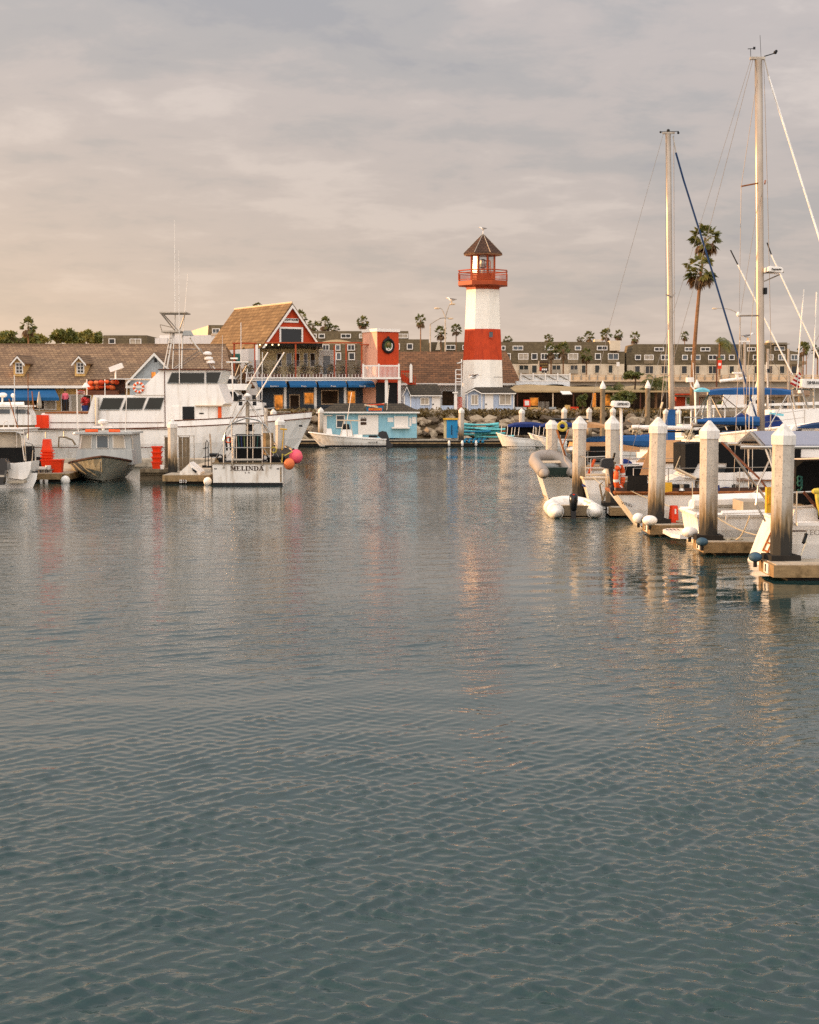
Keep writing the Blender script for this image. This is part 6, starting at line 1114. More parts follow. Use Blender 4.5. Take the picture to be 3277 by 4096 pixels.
e = thing('outboard_motor', 'large black outboard on the centre-console stern', 'outboard motor', pt(1540, 1790, 112.5)); P(e, 'cowl', 'black_gloss', ('prx', [(1512, 1745), (1514, 1730), (1528, 1724), (1546, 1727), (1553, 1742), (1556, 1756), (1530, 1756)], 112.2, 112.8)); P(e, 'leg', 'black_gloss', ('prx', [(1536, 1754), (1556, 1754), (1560, 1770), (1573, 1780), (1566, 1790), (1545, 1788)], 112.35, 112.65))
for i, (a, c, lb) in enumerate(((1986, 2110, 'white rental boat with navy canopy beside the kayaks'), (2114, 2235, 'second canopied rental boat, partly hidden by the right pilings'))):
    Y = 113.4 - i * .6
    t, pp, ss = boat('electric_rental_boat', lb, (xp(c + 30, Y), Y, 0), math.pi, L_=xp(c + 30, Y) - xp(a, Y), B=1.9, zs=.6, zb=1.05, rake=.5, full=.5, sh=2, rubmat='trim_white', rub=.04)
    P(t, 'canopy', 'navy', ('loft', [[pt(a + 45 + 150 * j / 6, 1704 - 12 * math.sin(math.pi * j / 6) ** .5 + dz, Yq) for j in range(7)] for Yq, dz in ((Y - .8, 4), (Y - .4, -3), (Y + .4, -5), (Y + .8, -4))])); P(t, 'side_curtain', 'black_canvas', ('bx', a + 38, 1706, c + 30, 1740, Y - .1, Y + .6))
    P(t, 'canopy_post', 'trim_white', *[('wire', [(px, 1742, Y - .75), (px + 4, 1704, Y - .75)], .022) for px in (a + 18, a + 42, a + 60, a + 72, a + 88)])
# ------------------------------------------------------------------ right-hand boats, nearest first
# 1: sloop with solar panels
Y1 = 32.45
t, pp, ss = boat('sailing_yacht', 'white yacht with sloping stern, boarding ladder and gabled solar panels', (7.72, Y1, 0), 0, cat='sailboat', L_=9.5, B=2.75, zs=.96, zb=1.3, rake=1, full=.5, over=-.42, stern=.8, flare=.86, rubmat='gel', rub=.035)
z1_ = .96; lad = lambda u, w: Vector((7.72 - .42 * (1 - u) - .03, Y1 - .55 + w, z1_ * u))
P(t, 'boarding_ladder', 'teak', *[('tube', [lad(.3, w), lad(1.0, w)], .022, 5) for w in (0, .42)], *[('tube', [lad(u, 0), lad(u, .42)], .02, 5) for u in (.33, .5, .67, .84, .98)])
P(t, 'cockpit_coaming', 'gel', ('prx', [(3165, 2092), (3180, 2040), (3420, 2020), (3420, 2092)], 31.6, 33.2)); P(t, 'toe_rail', 'trim_white', ('box', 7.8, 14, 31.05, 31.12, .93, .99))
rg_, ne, fe = (Y1 + .15, zp(1730, Y1)), (31.45, zp(1784, 31.45)), (33.75, zp(1770, 33.75))
xl, xr = xp(3018, 32.5), 12.5
P(t, 'solar_panel', 'solar', ('slab', [(xl, ne[0], ne[1]), (xr, ne[0], ne[1]), (xr, rg_[0], rg_[1]), (xl, rg_[0], rg_[1])], (0, 0, .03))); P(t, 'solar_panel', 'solar', ('slab', [(xl, fe[0], fe[1]), (xr, fe[0], fe[1]), (xr, rg_[0], rg_[1]), (xl, rg_[0], rg_[1])], (0, 0, .03)))
P(t, 'panel_frame', 'steel', ('bar', (xl - .05, ne[0], ne[1]), (xl - .05, rg_[0], rg_[1]), .03), ('bar', (xl - .05, fe[0], fe[1]), (xl - .05, rg_[0], rg_[1]), .03), ('bar', (xl - .5, ne[0], ne[1] - .03), (xr, ne[0], ne[1] - .03), .035), ('bar', (xl - .3, fe[0], fe[1] - .03), (xr, fe[0], fe[1] - .03), .035), ('bar', (xl - .05, ne[0], ne[1] - .05), (xl - .05, fe[0], fe[1] - .05), .028))
[P(t, 'arch_post', 'steel', ('bar', a, b, .027)) for a, b in (((xl, 31.5, ne[1]), (7.75, 31.25, .96)), ((xl + .1, 31.5, ne[1]), (7.55, 31.3, .9)), ((xl - .4, 33.5, ne[1]), (8.0, 33.6, .96)), ((8.6, 31.4, ne[1]), (9.15, 31.2, 1.5)), ((8.6, 31.4, ne[1]), (8.25, 31.25, 1.5)))]; P(t, 'vee_strut', 'brown_trim', ('bar', (7.95, 31.2, 1.6), (8.45, 31.2, 1.02), .03), ('bar', (9.15, 31.2, 1.85), (8.5, 31.2, 1.02), .03))
P(t, 'stern_rail', 'steel', ('tube', [(9.5, 31.15, 1.62), (8.4, 31.15, 1.62), (7.75, 31.3, 1.58), (7.62, 31.8, 1.56)], .018), ('tube', [(9.5, 31.15, 1.3), (8.4, 31.15, 1.3), (7.75, 31.3, 1.28)], .014), *[('bar', (x_, 31.15, .95), (x_, 31.15, 1.62), .016) for x_ in (7.8, 8.6, 9.3)])
P(t, 'swim_tube', 'steel', ('tube', [(7.35, 31.9, .95), (7.15, 31.9, 1.3), (7.18, 31.9, 1.7), (7.5, 31.9, 2.4)], .02))
P(t, 'horseshoe_case', 'yellow', ('obox', (xp(3076, 31.1, 2000), 31.1, zp(2000, 31.1)), (.12, .14, .52)), ('obox', (xp(3076, 31.1, 2000), 31.02, zp(1998, 31.1)), (.06, .03, .16)))
P(t, 'life_sling', 'yellow_rope', ('tube', [(8.18, 31.1, 1.66), (8.2, 31.06, 1.5), (8.24, 31.08, 1.3), (8.3, 31.1, 1.1)], .055, 6), ('ball', (8.2, 31.08, 1.62), .1, 8, (1.3, .8, .7), 5)); P(t, 'cleat_line', 'teak_dark', ('bx', 3170, 2122, 3224, 2127, 30.98, 31.05))
text(t, 'boat_name', 'LEO', 'rig', pt(3253, 2131, 30.95), .16, width=.28)
P(t, 'side_cloth', 'black_canvas', ('slab', [(8.75, 31.3, 1.1), (9.2, 31.3, 1.15), (9.2, 31.3, 2.0), (9.0, 31.3, 1.9)], (0, .03, 0))); P(t, 'throw_line', 'gel', ('ball', (8.55, 31.4, 2.0), .09, 8, (1, 1, 1), 5)); P(t, 'ensign', 'flag_red', *[('slab', [(7.62, 32.0, 2.05 - i * .16), (7.95, 32.0, 2.02 - i * .16), (7.95, 32.0, 1.94 - i * .16), (7.62, 32.0, 1.97 - i * .16)], (0, .02, 0)) for i in range(3)])
P(t, 'backstay', 'brown_trim', ('tube', [(6.65, 33.0, 2.55), (7.25, 31.9, 1.8), (7.62, 31.3, 1.1)], .024, 5))
S('dock_line', 'rope', 'white dock line with black rubber snubber on the near yacht', 'rope', pt(3230, 2160, 31), ('wire', [(3226, 2125, 31.0), (3226, 2170, 30.8), (3198, 2236, 30.3)], .014)); S('snubber', 'rubber', 'black rubber snubber on the near dock line', 'snubber', pt(3222, 2150, 30.9), ('wire', [(3226, 2134, 30.9), (3222, 2150, 30.88), (3214, 2172, 30.8)], .035, 7))
# 2: open runabout
Y2 = 37.2
t, pp, ss = boat('motor_cruiser', 'low white open cruiser with swim platform behind the second piling', (6.72, Y2, 0), 0, L_=8, B=2.3, zs=.76, zb=1.0, rake=1, full=.55, over=.12, stern=.9, flare=.92, rubmat='gel', rub=.06, deckmat='gel_old')
P(t, 'swim_platform', 'gel', ('zprism', [(6.74, Y2 - 1.0), (6.35, Y2 - .95), (6.2, Y2 - .6), (6.2, Y2 + .6), (6.35, Y2 + .95), (6.74, Y2 + 1.0)], .2, .29)); P(t, 'side_coaming', 'gel', ('bar', (7.3, Y2 - 1.05, .8), (13, Y2 - 1.05, .95), .07, 8)); P(t, 'cockpit_liner', 'cockpit_grey', ('box', 7.2, 12.5, Y2 - .85, Y2 + .8, .74, .8)); P(t, 'engine_hatch', 'black_canvas', ('box', 9.2, 10.6, Y2 - .5, Y2 + .5, .8, 1.12)); P(t, 'helm_seat', 'curtain', ('box', 7.9, 8.4, Y2 - .6, Y2 + .6, .8, 1.05)); P(t, 'far_coaming', 'gel', ('bar', (7.0, Y2 + .98, .95), (13, Y2 + .98, 1.15), .17, 8)); None
P(t, 'drain_step', 'gel', ('slab', [pt(2905, 2062, 35.9), pt(2914, 2062, 35.9), pt(2906, 2090, 35.95), pt(2902, 2090, 35.95)], (0, .03, 0))); 
for i in range(4): P(t, 'platform_slot', 'dark', ('box', 6.28 + i * .09, 6.32 + i * .09, Y2 + .35, Y2 + .75, .285, .293))
# 3: teak-railed yacht
Y3 = 42.2
t, pp, ss = boat('teak_yacht', 'classic white yacht with brown teak bulwark and black cabin canvas', (5.5, Y3, 0), 0, cat='sailboat', L_=11, B=3.35, zs=.98, zb=1.35, rake=1.6, full=.5, over=.75, stern=.62, flare=.9, rubmat='teak', rub=.05, deckmat='teak_dark')
P(t, 'bulwark', 'teak_dark', ('loft', [[p, p + Vector((0, .02, .14))] for p in ss], False, False), ('loft', [[p, p + Vector((0, -.02, .14))] for p in pp], False, False), ('slab', [pp[0], ss[0], ss[0] + Vector((0, 0, .14)), pp[0] + Vector((0, 0, .14))], (.03, 0, 0))); lifelines(t, ss, .04, .7, 9, .66, 2)
P(t, 'cabin_trunk', 'gel', ('prx', [(2790, 1975), (2815, 1893), (3330, 1880), (3330, 1975)], 41.2, 43.2)); P(t, 'cabin_top', 'gel', ('prx', [(2740, 1912), (2790, 1853), (2915, 1850), (2915, 1912)], 41.3, 43.1)); P(t, 'canvas_enclosure', 'black_canvas', ('prx', [(2742, 1890), (2742, 1778), (2770, 1773), (3085, 1778), (3095, 1800), (3090, 1895), (2900, 1895), (2912, 1852), (2795, 1852), (2775, 1892)], 41.22, 43.1))
P(t, 'hand_rail', 'teak', ('bx', 2950, 1918, 3330, 1924, 41.1, 41.18)); P(t, 'porthole', 'glass', ('prx', [(3013 + 13 * math.cos(i * .524), 1945 + 13 * math.sin(i * .524)) for i in range(12)], 41.15, 41.22)); P(t, 'porthole', 'glass', ('prx', [(2938 + 9 * math.cos(i * .524), 1945 + 9 * math.sin(i * .524)) for i in range(12)], 41.15, 41.22)); P(t, 'seat_box', 'gel', ('prx', [(2660, 1930), (2720, 1905), (2780, 1915), (2780, 1960), (2690, 1960)], 41.4, 42.8)); P(t, 'deck_gear', 'dark', ('bx', 2520, 1935, 2600, 1965, 41.4, 42.5), ('bx', 2645, 1938, 2760, 1962, 41.0, 41.3)); P(t, 'winch', 'steel', ('lathe', [(.09, 0), (.06, .06), (.07, .16)], pt(2727, 1962, 40.9), 10)); P(t, 'winch', 'steel', ('lathe', [(.09, 0), (.06, .06), (.07, .16)], pt(2950, 1962, 40.9), 10))
P(t, 'plank_rail', 'trim_warm', ('wire', [(2705, 1876, 41), (2785, 1915, 41)], .045)); P(t, 'dinghy_wheel', 'gel', ('bx', 2950, 1888, 2990, 1912, 41.1, 41.4))
pm = P(t, 'radar_pole', 'gel', ('wire', [(2487, 1885, 42.3), (2485, 1632, 42.3)], .042)); rd_ = P(pm, 'radar_dome', 'gel', ('prx', [(2453, 1622), (2457, 1606), (2462, 1603), (2513, 1605), (2520, 1610), (2521, 1626), (2515, 1630), (2460, 1628)], 42.0, 42.6)); text(rd_, 'radar_lettering', 'SIMRAD', 'ink', pt(2493, 1616, 41.97), .1, width=.3)
text(t, 'boat_name', 'WIND', 'ink_brown', pt(2508, 2018, 41.03), .13, (1, 0, -.3), (-.15, 0, 1), width=.3)
lr = P(t, 'life_ring', 'orange', ('tube', [(5.62 + .11 * math.cos(a) , 41.45 + .12 * math.cos(a), zp(1910, 41.4) + .3 * math.sin(a)) for a in [i * math.pi / 12 for i in range(25)]], .07, 8), sm=True); P(lr, 'white_band', 'trim_white', *[('tube', [(5.62 + .11 * math.cos(a + d_), 41.45 + .12 * math.cos(a + d_), zp(1910, 41.4) + .3 * math.sin(a + d_)) for d_ in (-.12, 0, .12)], .074, 8) for a in (0.3, 1.9, 3.4, 5.0)])
MX, MT = xp(3052, Y3, 1640), pt(3035, 232, Y3)
P(t, 'mast', 'mast', ('loft', [[Vector((MX + (MT.x - MX) * u + .105 * math.cos(a), Y3 + .08 * math.sin(a), .95 + (MT.z - .95) * u)) for a in [i * math.pi / 6 for i in range(12)]] for u in (0, .25, .5, .75, 1)], True, True, True), sm=True)
P(t, 'masthead', 'steel_dull', ('bx', 3003, 226, 3062, 236, Y3 - .06, Y3 + .06)); P(t, 'anemometer', 'dark', ('wire', [(3058, 225, Y3), (3098, 213, Y3)], .015), ('ball', pt(3102, 209, Y3), .05, 6, (1, 1, 1), 4), ('ball', pt(3106, 204, Y3), .04, 6, (1, 1, 1), 4)); P(t, 'wind_vane', 'dark', ('wire', [(3004, 228, Y3), (3003, 196, Y3)], .008), ('wire', [(2992, 195, Y3), (3020, 194, Y3)], .01), ('obox', pt(3018, 192, Y3), (.06, .01, .07))); P(t, 'antenna', 'dark', ('wire', [(3045, 228, Y3), (3041, 140, Y3)], .006)); P(t, 'spreader', 'teak', ('wire', [(2966, 745, Y3 - .5), (3040, 731, Y3)], .022)); P(t, 'spreader', 'teak', ('wire', [(3060, 735, Y3), (3062, 722, Y3 + .5)], .022)); P(t, 'spreader', 'mast', ('wire', [(2958, 1263, Y3 - .4), (3042, 1262, Y3)], .024)); P(t, 'steaming_light', 'trim_white', ('ball', pt(2955, 1257, Y3 - .4), .06, 8, (1, 1, 1.2), 5))
rb = P(t, 'radar_bracket', 'steel_dull', ('wire', [(3052, 1092, Y3), (3136, 1088, Y3)], .022), ('wire', [(3058, 1125, Y3), (3120, 1098, Y3)], .018)); rd_ = P(rb, 'radar_dome', 'gel', ('prx', [(3075, 1084), (3077, 1066), (3082, 1063), (3128, 1068), (3133, 1074), (3133, 1088), (3128, 1090)], Y3 - .3, Y3 + .3)); text(rd_, 'radar_lettering', 'Raymarine', 'ink', pt(3108, 1076, Y3 - .33), .08, width=.26); P(t, 'deck_speaker', 'dark', ('bx', 3059, 1150, 3070, 1176, Y3 - .1, Y3 + .1))
P(t, 'forestay_sail', 'gel', ('wire', [(3075, 305, Y3), (3160, 575, Y3), (3277, 950, Y3), (3420, 1420, Y3)], .027, 7)); P(t, 'furler_top', 'steel_dull', ('wire', [(3060, 240, Y3), (3076, 308, Y3)], .015))
P(t, 'rigging', 'rig', *[('wire', q, .0075, 4) for q in ([(3005, 236, Y3), (2880, 640, Y3 - .2), (2600, 1560, Y3 - .6), (2480, 1960, Y3 - .4)], [(3012, 240, Y3), (2790, 1100, Y3 + .4), (2620, 1700, Y3 + .6)], [(3040, 245, Y3), (2966, 745, Y3 - .5), (2958, 1262, Y3 - .45), (3000, 1960, Y3 - 1.5)], [(3056, 240, Y3), (3072, 800, Y3 + .3), (3085, 1400, Y3 + .8), (3085, 1800, Y3 + 1.4)], [(3044, 740, Y3), (2962, 1262, Y3 - .4)], [(3052, 735, Y3), (2990, 1500, Y3 - 1.2), (2975, 1950, Y3 - 1.5)])])
# outboard on the rail
e = thing('outboard_motor', 'black outboard clamped on the stern rail of the teak-railed yacht', 'outboard motor', pt(2440, 1990, 41.6)); P(e, 'cowl', 'black_gloss', ('prx', [(2404, 1868), (2408, 1842), (2418, 1834), (2448, 1833), (2456, 1845), (2455, 1866), (2430, 1876)], 41.4, 41.75)); P(e, 'leg', 'black_gloss', ('prx', [(2436, 1872), (2452, 1872), (2466, 1950), (2460, 1962), (2448, 1955)], 41.5, 41.65)); P(e, 'propeller_foot', 'black_gloss', ('prx', [(2440, 1950), (2478, 1955), (2482, 1975), (2455, 1985), (2445, 1970)], 41.52, 41.62)); P(e, 'tiller', 'dark', ('wire', [(2452, 1840, 41.5), (2460, 1812, 41.4)], .03)); P(e, 'bracket', 'wood_old', ('obox', pt(2452, 1862, 41.75), (.16, .08, .2)))
# 4: tan dodger yacht with blue bimini
Y4 = 48.6
t, pp, ss = boat('tan_dodger_yacht', 'white yacht with tan dodger, white boom and long blue bimini', (5.35, Y4, 0), 0, cat='sailboat', L_=10.5, B=3.0, zs=1.05, zb=1.4, rake=1.2, full=.5, over=.3, stern=.72, flare=.9, rubmat='trim_warm', rub=.04); lifelines(t, ss, .02, .6, 8, .6, 2)
P(t, 'cabin', 'gel', ('prx', [(2440, 1900), (2470, 1862), (2800, 1850), (2830, 1900)], 47.6, 49.6)); P(t, 'dodger', 'tan_canvas', ('loft', [[pt(2640 + dx, 1848 - 88 * math.sin(math.pi * j / 8) ** .6, Y4 - 1.15 + 2.3 * j / 8) for j in range(9)] for dx in (0, 30, 62, 86)], True, True), sm=True); P(t, 'dodger_flap', 'tan_canvas', ('slab', [pt(2545, 1850, 47.3), pt(2580, 1850, 47.3), pt(2630, 1800, 47.4), pt(2600, 1800, 47.4)], (0, .04, 0)))
P(t, 'boom', 'gel', ('bar', pt(2528, 1708, Y4), pt(2795, 1713, Y4), .065, 10)); P(t, 'boom_spar', 'dark', ('bar', pt(2520, 1726, Y4), pt(2792, 1726, Y4), .03, 6)); P(t, 'boom_cloth', 'rope', ('leaves', pt(2545, 1722, Y4), (.25, .15, .12), 60, .08)); P(t, 'boom_cloth', 'rope', ('leaves', pt(2756, 1738, Y4), (.2, .15, .2), 70, .08)); P(t, 'mizzen_mast', 'gel', ('wire', [(2838, 1880, Y4), (2838, 1562, Y4)], .075))
P(t, 'mizzen_stays', 'steel', *[('wire', [(2838, 1570, Y4), (a, b, Y4 - .6)], .018) for a, b in ((2770, 1690), (2800, 1690), (2910, 1720), (2905, 1700))], *[('wire', [(a, b, Y4 - 1), (c, d, Y4 - 1)], .016) for a, b, c, d in ((2880, 1575, 2960, 1640), (2960, 1640, 3030, 1710), (3060, 1565, 2960, 1650), (2960, 1650, 2900, 1700))])
P(t, 'bimini', 'blue_canvas', ('loft', [[pt(2835 + 330 * j / 10, 1562 - 8 * math.sin(math.pi * j / 10) + (3 if j in (0, 10) else 0) + dz, Yq) for j in range(11)] for Yq, dz in ((Y4 - 1.1, 14), (Y4 - 1.1, 2), (Y4 - .6, -5), (Y4 + .6, -4), (Y4 + 1.1, 2), (Y4 + 1.1, 14))])); P(t, 'bimini_end', 'aqua_canvas', ('loft', [[pt(2776 + 66 * j / 6, 1566 - 13 * math.sin(math.pi * (j + .4) / 6.8) + dz, Yq) for j in range(7)] for Yq, dz in ((Y4 - 1.12, 4), (Y4 - .6, -3), (Y4 + .6, -3), (Y4 + 1.1, 4))]))
P(t, 'bimini_frame', 'steel', *[('wire', [(a, 1580, Y4 - 1.1), (c, 1720, Y4 - 1.1)], .016) for a, c in ((2880, 2955), (3150, 3070), (3160, 3190))]); P(t, 'stern_gear', 'wood_old', ('wire', [(2412, 2010, 47.0), (2400, 1940, 47.0), (2422, 1918, 47.0), (2426, 1960, 47.0), (2410, 2005, 47.0)], .03))
# 5: left-masted sloop with blue sail cover
Y5 = 53.8
t, pp, ss = boat('blue_cover_sloop', 'white sloop with tall left mast and blue sail cover', (4.42, Y5, 0), 0, cat='sailboat', L_=11, B=3.2, zs=1.1, zb=1.45, rake=1.4, full=.5, over=.35, stern=.7, flare=.9, rubmat='trim_warm', rub=.04); lifelines(t, ss, .02, .75, 9, .6, 2)
P(t, 'cabin', 'gel', ('prx', [(2480, 1880), (2505, 1840), (2900, 1830), (2920, 1880)], 52.8, 54.8)); MX, MT = xp(2692, Y5, 1640), pt(2673, 532, Y5)
P(t, 'mast', 'mast', ('loft', [[Vector((MX + (MT.x - MX) * u + .095 * math.cos(a), Y5 + .075 * math.sin(a), 1.1 + (MT.z - 1.1) * u)) for a in [i * math.pi / 6 for i in range(12)]] for u in (0, .25, .5, .75, 1)], True, True, True), sm=True)
P(t, 'masthead', 'steel_dull', ('bx', 2652, 527, 2700, 534, Y5 - .05, Y5 + .05)); P(t, 'wind_vane', 'dark', ('wire', [(2644, 527, Y5), (2716, 525, Y5)], .012), ('ball', pt(2714, 531, Y5), .045, 6, (1, 1, 1), 4), ('ball', pt(2643, 528, Y5), .04, 6, (1, 1, 1), 4), ('ball', pt(2674, 522, Y5), .06, 6, (1, 1, 1), 4)); P(t, 'spreader', 'mast', ('wire', [(2664, 1178, Y5 - .7), (2690, 1188, Y5), (2700, 1172, Y5 + .7)], .026))
P(t, 'mast_cover', 'blue_canvas', ('loft', [[pt(a, py, Y5 - .16) , pt(c, py, Y5 - .16), pt(c, py, Y5 + .2), pt(a, py, Y5 + .2)] for a, c, py in ((2676, 2702, 1638), (2670, 2702, 1665), (2660, 2702, 1702), (2655, 2702, 1760))], True, True, True)); P(t, 'sail_cover', 'blue_canvas', ('loft', [[pt(px, 1768 + h * math.cos(a) - 4, Y5 + .18 * math.sin(a)) for a in [i * math.pi / 4 for i in range(8)]] for px, h in ((2342, 10), (2365, 18), (2450, 22), (2560, 24), (2660, 28), (2695, 30))], True, True, True)); P(t, 'boom', 'trim_warm', ('bar', pt(2340, 1790, Y5), pt(2692, 1795, Y5), .05, 8))
P(t, 'forestay_sail', 'blue_dark', ('wire', [(2704, 610, Y5), (2735, 720, Y5), (2860, 1120, Y5), (2975, 1500, Y5), (3050, 1745, Y5)], .034, 7)); P(t, 'furler_top', 'steel_dull', ('wire', [(2693, 545, Y5), (2706, 615, Y5)], .018)); P(t, 'bimini', 'tan_canvas', ('loft', [[pt(2290 + 145 * j / 8, 1712 - 22 * math.sin(math.pi * (j + 1) / 10) + dz, Yq) for j in range(9)] for Yq, dz in ((Y5 - 1, 6), (Y5 - .4, -2), (Y5 + .4, -2), (Y5 + 1, 6))])); P(t, 'hatch_board', 'dark', ('bx', 2214, 1676, 2356, 1681, Y5 - .9, Y5 + .9)); P(t, 'cockpit_canvas', 'tan_canvas', ('prx', [(2290, 1800), (2300, 1772), (2440, 1770), (2560, 1790), (2560, 1808)], Y5 - .9, Y5 + .8)); P(t, 'dark_canvas', 'black_canvas', ('bx', 2360, 1785, 2430, 1850, Y5 - .95, Y5 - .5)); P(t, 'oar', 'orange', ('wire', [(2380, 1835, 52.2), (2352, 1905, 52.2)], .05)); P(t, 'coil', 'yellow_rope', ('tube', [pt(2250 + 16 * math.cos(a), 1706 + 16 * math.sin(a), 52.6) for a in [i * math.pi / 6 for i in range(13)]], .05, 6)); P(t, 'boom_crutch', 'teak', ('wire', [(2228, 1720, 52.6), (2270, 1850, 52.4)], .04), ('wire', [(2275, 1720, 52.4), (2250, 1790, 52.4)], .02))
P(t, 'rigging', 'rig', *[('wire', q, .009, 4) for q in ([(2654, 536, Y5), (2560, 870, Y5), (2440, 1300, Y5), (2310, 1850, Y5)], [(2664, 540, Y5), (2664, 1178, Y5 - .7), (2670, 1800, Y5 - 1.4)], [(2696, 540, Y5), (2698, 1172, Y5 + .6), (2700, 1800, Y5 + 1.3)], [(2684, 1190, Y5), (2625, 1850, Y5 - 1.4)])]); P(t, 'shroud_boot', 'trim_warm', ('wire', [(2652, 1608, Y5 - 1.3), (2644, 1634, Y5 - 1.3)], .035))
# tender on davits
def inflatable(name, label, loc, rz, L_, B, r, tilt=(0, 0), mt='hypalon'):
    t = thing(name, label, 'dinghy', loc, local=True); t.rotation_euler = (tilt[0], tilt[1], rz); b = B / 2 - r
    path = [(-L_ / 2, -b, 0), (-L_ / 4, -b, 0), (L_ / 6, -b, .02), (L_ / 3, -b * .75, .06), (L_ / 2 - r, -b * .3, .1), (L_ / 2 - r, b * .3, .1), (L_ / 3, b * .75, .06), (L_ / 6, b, .02), (-L_ / 4, b, 0), (-L_ / 2, b, 0)]
    P(t, 'tube', mt, ('tube', path, r, 12), sm=True)
    for s_ in (-1, 1): P(t, 'tube_cone', mt, ('tube', [(-L_ / 2 + .02, s_ * b, 0), (-L_ / 2 - r * .5, s_ * b, 0), (-L_ / 2 - r * 1.1, s_ * b, 0)], r * .98, 12, r * .25), sm=True)
    P(t, 'floor', 'alum_paint', ('box', -L_ / 2 + .1, L_ / 3, -b, b, -r * .7, -r * .55)); P(t, 'transom', 'wood_old' if mt != 'hypalon' else 'transom_green', ('box', -L_ / 2 + .1, -L_ / 2 + .15, -b, b, -r * .9, r * .7)); P(t, 'seat', 'trim_warm', ('box', -.1, .12, -b, b, r * .4, r * .5)); return t
inflatable('hanging_inflatable', 'grey inflatable tender hanging tilted on davits behind the farthest yacht', pt(2205, 1858, 51.9), math.pi / 2 + .2, 1.75, 1.4, .2, (0, -.28))
S('davit_line', 'rig', 'davit lines holding the hanging inflatable tender', 'rope', pt(2230, 1800, 52.3), ('wire', [(2172, 1830, 51.6), (2232, 1755, 52.4)], .012), ('wire', [(2268, 1860, 51.6), (2236, 1755, 52.4)], .012)); 
dn = inflatable('inflatable_dinghy', 'white inflatable dinghy afloat at the end of the fourth dock', (xp(2288, 46.2, 2050), 46.3, .2), math.pi / 2, 2.3, 1.62, .24, (0, 0), 'fender')
e = thing('outboard_motor', 'small black outboard on the floating white dinghy', 'outboard motor', pt(2293, 2080, 44.9)); P(e, 'cowl', 'black_gloss', ('lathe', [(.06, -.36), (.1, -.3), (.13, -.05), (.12, .1), (.06, .16)], pt(2295, 1995, 44.95), 12), sm=True); P(e, 'leg', 'black_gloss', ('prx', [(2284, 2030), (2306, 2030), (2304, 2085), (2286, 2085)], 44.9, 45.05)); P(e, 'badge', 'red_plastic', ('obox', pt(2296, 1978, 44.83), (.06, .02, .03)))
# 6: cruiser with navy covers, bow to the right
t, pp, ss = boat('high_bow_cruiser', 'white high-bowed cruiser with navy deck cover behind the masts', (10.6, 66.0, 0), -.9, L_=9.0, B=3.4, zs=1.85, zb=2.65, rake=1.4, full=.45, stern=.85, flare=.86, rubmat='gel', rub=.05); lifelines(t, ss, .1, .9, 7, .55, 2)
P(t, 'dark_cabin', 'black_canvas', ('prx', [(2850, 1725), (2855, 1690), (3090, 1678), (3140, 1715)], 62.0, 64)); P(t, 'deck_cover', 'navy', ('loft', [[pt(2940 + 200 * j / 8, (1665, 1652, 1656, 1672, 1668, 1660, 1655, 1668, 1700)[j] + dz, Yq) for j in range(9)] for Yq, dz in ((61.2, 34), (61.3, 6), (62, 0), (63, 4), (63.2, 30))])); P(t, 'cover_patch', 'aqua_canvas', ('obox', pt(3105, 1656, 61.2), (.55, .3, .08), 0, 0, .15))
# 7: tower boat at right edge
t, pp, ss = boat('tower_fishing_boat', 'fishing boat with tower frame, outriggers and radar at the right edge', (13.6, 70.5, 0), 0, L_=9, B=3.6, zs=1.6, zb=2.2, rake=1.4, full=.5, rubmat='dark', rub=.04)
P(t, 'cabin', 'gel', ('prx', [(3080, 1720), (3100, 1640), (3500, 1630), (3500, 1720)], 69.4, 72)); P(t, 'tower_frame', 'steel', *[('wire', [(a, b, 69.5), (c, d, 69.7)], .045) for a, b, c, d in ((3168, 1555, 3190, 1690), (3206, 1555, 3252, 1690), (3165, 1555, 3262, 1560), (3175, 1580, 3210, 1580), (3185, 1650, 3250, 1650), (3256, 1530, 3256, 1690))]); P(t, 'grab_arch', 'steel', ('wire', [(3162, 1490, 69.5), (3166, 1535, 69.5), (3180, 1553, 69.5), (3205, 1554, 69.5)], .03))
rd_ = P(t, 'radar_dome', 'gel', ('prx', [(3208, 1546), (3210, 1520), (3218, 1515), (3300, 1517), (3300, 1552), (3222, 1551)], 69.2, 70)); text(rd_, 'radar_lettering', 'SIMRAD', 'ink', pt(3258, 1531, 69.15), .2, width=.62)
P(t, 'outrigger', 'trim_white', ('wire', [(3172, 1500, 69.5), (2952, 1058, 69.5)], .035), ('wire', [(3380, 1650, 69.5), (3086, 1018, 69.5)], .035)); P(t, 'outrigger_tip', 'dark', ('wire', [(2953, 1060, 69.5), (2923, 1000, 69.5)], .03), ('wire', [(3087, 1020, 69.5), (3069, 970, 69.5)], .03)); P(t, 'antenna', 'trim_white', ('wire', [(3186, 1545, 69.4), (3217, 1158, 69.4)], .03), ('wire', [(3252, 1548, 69.4), (3268, 1168, 69.4)], .03))
fl = thing('flag', 'red and white striped flag on the tower boat at right', 'flag', pt(3186, 1550, 69)); P(fl, 'staff', 'steel', ('wire', [(3188, 1560, 69), (3196, 1470, 69)], .02))
for i in range(7): P(fl, 'stripe', 'flag_red' if i % 2 == 0 else 'flag_white', ('slab', [pt(3196 - i * 5, 1486 + i * 7, 69), pt(3206 - i * 1, 1496 + i * 8, 69.1), pt(3203 - i * 1, 1504 + i * 8, 69.1), pt(3191 - i * 5, 1493 + i * 7, 69)], (0, .02, 0)))
